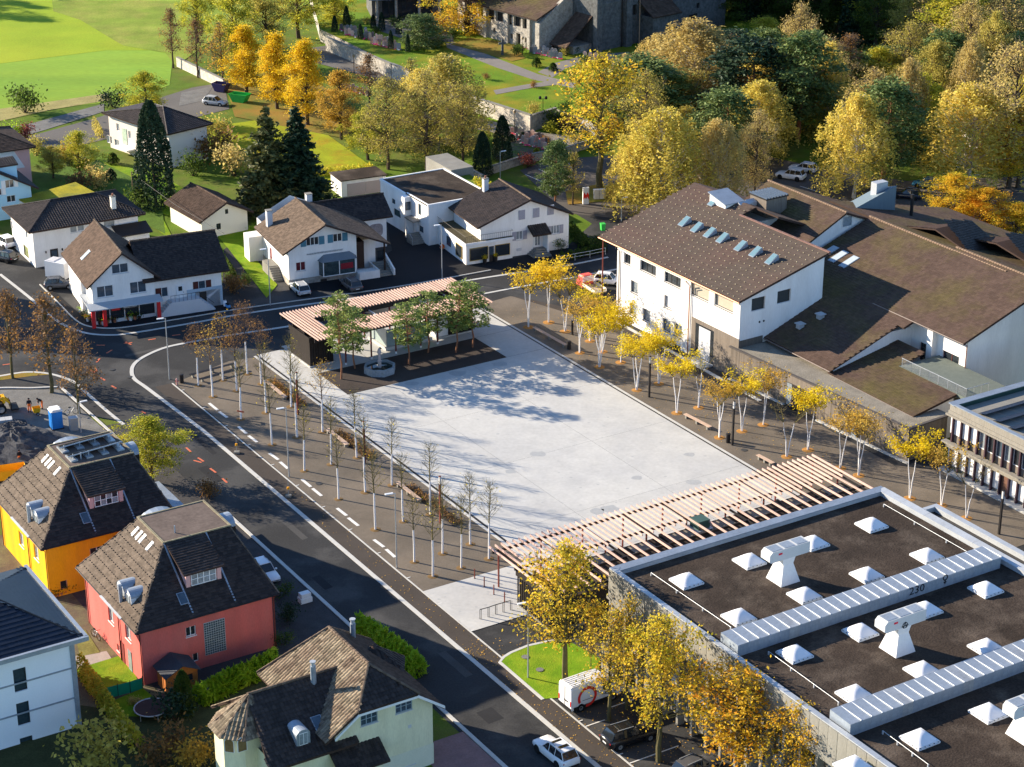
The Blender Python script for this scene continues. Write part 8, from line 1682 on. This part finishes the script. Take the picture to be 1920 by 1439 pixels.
t = thing('yellow_cart', 'yellow wheeled bucket between the workers', 'cart', g(69,778,.04), .4); MB().add([(-.35,-.3,.35),(.35,-.3,.35),(.45,-.4,.95),(-.45,-.4,.95),(-.35,.3,.35),(.35,.3,.35),(.45,.4,.95),(-.45,.4,.95)],[(0,1,2,3),(5,4,7,6),(4,0,3,7),(1,5,6,2),(0,4,5,1)]).obj('bucket', yellow_paint, t)
for s_ in (-1,1): wheel(t,.1,s_*.33,.2,.1,s_)
def heap(label, px_, py_, r, h, m):
    p = g(px_,py_); t = thing('gravel_heap', label, 'heap', (p.x,p.y,0)); mb = MB(); n = 28; rg_ = 14
    for i in range(rg_+1):
        f_ = i/rg_
        for k in range(n): a = 6.283*k/n; q = r*f_*(1+.18*math.sin(a*3+px_)+.1*math.sin(a*5)); mb.v.append((q*math.cos(a)*1.3,q*math.sin(a),max(0,h*(1-f_**1.3))+R.gauss(0,.10)*(1 if 0 < i < rg_ else 0)))
    for i in range(rg_):
        for k in range(n): mb.f.append((i*n+k,(i+1)*n+k,(i+1)*n+(k+1)%n,i*n+(k+1)%n)); mb.m.append(0)
    mb.obj('heap', m, t)
hm = mat('heap_gravel',(.075,.075,.08),.95,.5,1.2,5,.9); heap('large dark gravel heap behind the yellow house', 30, 845, 5.2, 2.6, hm); heap('smaller gravel heap in front of the workers', 22, 810, 2.8, 1.1, hm)
t = thing('stone_pallet', 'pale block pallet at the left edge of the site', 'pallet', g(4,800,.04), .3); 
for k in range(3):
    for j in range(2): MB().box(-1.2+k*.8,-.5,.15+j*.4,-.42+k*.8,.5,.53+j*.4).obj('block', mat('paving_block',(.42,.43,.44),.8,.15,2,8), t)
MB().box(-1.25,-.55,0,1.25,.55,.14).obj('pallet', wood_bench, t)
# skip, containers
def skip(name, label, px_, py_, rz, m, L_=3.6): t = thing(name, label, 'container', cu(px_,py_), rz); MB().add([(-L_*.3,-.8,.1),(L_*.3,-.8,.1),(L_*.5,-.9,1.5),(-L_*.5,-.9,1.5),(-L_*.3,.8,.1),(L_*.3,.8,.1),(L_*.5,.9,1.5),(-L_*.5,.9,1.5)],[(0,1,2,3),(5,4,7,6),(4,0,3,7),(1,5,6,2),(0,4,5,1)]).obj('tub', m, t); MB().box(-L_*.52,-.95,1.45,L_*.52,-.85,1.55).box(-L_*.52,.85,1.45,L_*.52,.95,1.55).obj('rim', m, t, kind='stuff')
skip('waste_skip','green waste skip under the golden trees',450,192,rad(-25),green_paint); skip('waste_skip','purple-grey skip at the end of the lane',415,172,rad(-25),mat('skip_purple',(.07,.05,.12),.6),3.0)
# garden shed, screen, trampoline, play
Sh = thing('garden_shed', 'orange timber garden shed with dark roof against the coral house', 'shed', T(*uw(315,1305),.04), RZ); MB().box(0,0,0,2.9,2.2,1.9).obj('wall', wood_red, Sh); MB().add([(0,0,1.9),(2.9,0,1.9),(1.45,0,2.6)],[(0,1,2)]).add([(0,2.2,1.9),(2.9,2.2,1.9),(1.45,2.2,2.6)],[(2,1,0)]).obj('gable', wood_red, Sh)
MB().slab([(-.25,-.3,1.82),(-.25,2.5,1.82),(1.45,2.5,2.66),(1.45,-.3,2.66)],.08).slab([(3.15,2.5,1.82),(3.15,-.3,1.82),(1.45,-.3,2.66),(1.45,2.5,2.66)],.08).obj('roof', mat('felt_roof',(.055,.06,.07),.8,.2,1,6), Sh); MB().box(.6,-.05,.1,1.5,-.005,1.75).obj('door', mat('shed_door',(.48,.19,.05),.8,.15,2,9), Sh); MB().box(1.8,-.04,.9,2.4,-.005,1.5).obj('window', glass_m, Sh)
scr = [g(199,1312),g(222,1306),g(245,1300),g(268,1292)]; Sc = thing('green_screen', 'green cloth wind screen on posts across the lawn', 'screen', scr[0])
for i in range(3): a, b_ = scr[i]-scr[0], scr[i+1]-scr[0]; MB().slab([(a.x,a.y,1.15),(b_.x,b_.y,1.15),(b_.x,b_.y,.05),(a.x,a.y,.05)],.1,vec=(.02,.03,0)).obj('cloth', mat('screen_green',(.02,.33,.20),.8,.08,2,8,trans=.3), Sc)
for p in scr: MB().cyl(p.x-scr[0].x,p.y-scr[0].y,0,1.3,.03,6).obj('post', metal_d, Sc)
t = thing('trampoline', 'round dark trampoline half hidden by the junipers', 'trampoline', g(285,1338,.04)); MB().tube([(1.5*math.cos(k*math.pi/12),1.5*math.sin(k*math.pi/12),.6) for k in range(25)],.06,6).obj('ring', metal_l, t); MB().lathe([(1.45,.6),(.1,.58)],24).obj('mat', mat('tramp_mat',(.07,.04,.035),.8), t)
for k in range(6): MB().cyl(1.5*math.cos(k*1.047),1.5*math.sin(k*1.047),0,.6,.035,6).obj('leg', metal_l, t)
# potted plants along the yellow house
for i in range(7):
    x, y = 100+i*7.5, 1121-i*2.4; t = thing('potted_plant', f'potted plant, {ordn[i]} from the corner along the yellow house wall', 'plant pot', g(x,y,.04), 0, 'potted plants along the yellow house'); MB().lathe([(.16,0),(.22,.32),(.2,.34)],10).obj('pot', mat('terracotta',(.42,.16,.08),.8), t); C = NR.normal(size=(90,3))*np.array([.2,.2,.2])+np.array([0,0,.62]); link('foliage', leafmesh('foliage', quads(C,.07), LF['green']), t)
t = thing('potted_plant', 'yellow chrysanthemum pot left of the gabled shop door', 'plant pot', g(909,494,.04)); MB().lathe([(.25,0),(.32,.7)],10).obj('pot', metal_d, t); link('foliage', leafmesh('foliage', quads(NR.normal(size=(160,3))*.16+np.array([0,0,.9]),.07), LF['yellow']), t)
t = thing('potted_plant', 'yellow chrysanthemum pot right of the gabled shop door', 'plant pot', g(929,490,.04)); MB().lathe([(.25,0),(.32,.7)],10).obj('pot', metal_d, t); link('foliage', leafmesh('foliage', quads(NR.normal(size=(160,3))*.16+np.array([0,0,.9]),.07), LF['yellow']), t)
# flower display in front of the corner shop: tables crowded with pots
for i in range(26):
    x = 186+i*4.2 if i < 20 else 150+(i-20)*5; y = (609-i*.75 if i < 20 else 588+(i-20)*4)+R.uniform(-2,4)
    t = thing('flower_pot', f"potted {['green plant','red flowers','lime plant','brown plant','green plant','yellow flowers'][i%6]}, {ORD[i]} in the display round the corner shop front", 'plant pot', g(x,y,.05), R.random()*6, 'potted flowers in front of the corner shop', R.uniform(.8,1.3)); MB().lathe([(.16,0),(.22,.4)],8).obj('pot', [metal_d,MATS['terracotta'],white_d][i%3], t); link('foliage', leafmesh('foliage', quads(NR.normal(size=(70,3))*np.array([.2,.2,.16])+np.array([0,0,.62]),.08), LF[['green','red','lime','brown','green','yellow'][i%6]]), t)
t = thing('advert_board', 'white advertising board among the shop flowers', 'sign', g(231,600,.05), rad(-5)); MB().slab([(-.4,0,.05),(.4,0,.05),(.4,.12,1.2),(-.4,.12,1.2)],.1,vec=(0,.03,0)).obj('panel', frame_w, t); MB().slab([(-.4,.5,.05),(.4,.5,.05),(.4,.14,1.2),(-.4,.14,1.2)],.1,vec=(0,.03,0)).obj('back_panel', frame_w, t)
# signs and utility boxes by the car park
t = thing('parking_sign', 'blue parking sign on a post by the tall yellow tree', 'sign', g(1135,372), 0); MB().cyl(0,0,0,2.9,.035,6).obj('post', metal_g, t); s_ = MB().box(-.36,-.05,2.05,.36,-.02,2.95).obj('panel', mat('sign_blue',(.02,.12,.45),.4), t); text_mesh('P', .7, frame_w, 'lettering', .004, s_, (0,-.06,2.5), (rad(90),0,0))
t = thing('totem_sign', 'white advertising pillar with red zigzag emblem', 'sign', g(1098,383), .2); MB().box(-.45,-.2,0,.45,.2,2.6).obj('pillar', frame_w, t); MB().add([(-.45,-.21,.7),(-.15,-.21,1.1),(0,-.21,.8),(.2,-.21,1.15),(.45,-.21,.7),(.45,-.21,1.5),(.2,-.21,1.9),(0,-.21,1.45),(-.2,-.21,1.9),(-.45,-.21,1.5)],[(0,1,8,9),(1,2,7,8),(2,3,6,7),(3,4,5,6)]).obj('emblem', mat('ring_red',(.72,.035,.025)), t)
t = thing('utility_cabinet', 'white utility cabinet next to the advertising pillar', 'cabinet', g(1123,374), .15); MB().box(-.8,-.25,0,.8,.25,1.5).obj('body', mat('cabinet_white',(.55,.55,.53),.7), t); MB().box(-.85,-.3,1.5,.85,.3,1.58).obj('lid', white_d, t); MB().box(-.02,-.27,.1,.02,-.255,1.45).obj('door_gap', metal_d, t)
t = thing('waste_bin', 'green wheeled bin by the north road hedge', 'bin', g(1130,432), .3); MB().add([(-.25,-.3,0),(.25,-.3,0),(.32,-.36,.95),(-.32,-.36,.95),(-.25,.3,0),(.25,.3,0),(.32,.36,.95),(-.32,.36,.95)],[(0,1,2,3),(5,4,7,6),(4,0,3,7),(1,5,6,2)]).obj('body', green_paint, t); MB().box(-.34,-.38,.95,.34,.4,1.03).obj('lid', green_paint, t)
t = thing('garden_chest', 'white garden chest beside the coral house forecourt', 'box', g(572,1128,.05), RZ); MB().box(-.6,-.4,0,.6,.4,.5).obj('chest', frame_w, t); MB().box(-.5,-.35,.5,.5,.35,.95).obj('cabinet_top', frame_w, t)
# fence along the north road
p0 = g(1050,494); pts = [g(x,y) for x, y in ((1050,494),(1078,489),(1106,484),(1135,478))]; Fe = thing('railing', 'low pale railing along the north road by the hedge', 'railing', p0)
for p in pts: MB().cyl(p.x-p0.x,p.y-p0.y,0,1.05,.05,6).obj('post', metal_g, Fe)
for z in (.55,1.0): MB().tube([(p.x-p0.x,p.y-p0.y,z) for p in pts],.035,6).obj('rail', metal_g, Fe)
# overhead line
pa = g(251,380); Tp = thing('telephone_pole', 'wooden telephone pole in front of the tall conifer', 'pole', pa); MB().tube([(0,0,0),(0,0,hgt(251,380,322))],[.11,.08],8).obj('pole', mat('pole_wood',(.30,.19,.12)), Tp)
h_ = hgt(251,380,325); q0 = pa+Vector((0,0,h_)); q1 = g(420,438,6.0)
MB().tube([q0-pa,((q0+q1)/2-pa)-Vector((0,0,.5)),g(350,400,h_)-pa if False else (q1-pa)],.03,4).obj('wire', metal_d, Tp)
# manholes, drains
for i, (x, y) in enumerate(((598,908),(1395,845),(210,694),(243,708),(870,672),(685,624),(985,1234),(1012,1258),(107,1160),(704,1396),(695,1345))):
    c = g(x,y); sheet('manhole_cover', [(c.x+.36*math.cos(k*.524),c.y+.36*math.sin(k*.524)) for k in range(12)], .13 if i in (6,7) else .075, mat('cast_iron',(.06,.06,.06),.6) if i not in (6,7) else gravel_grey)
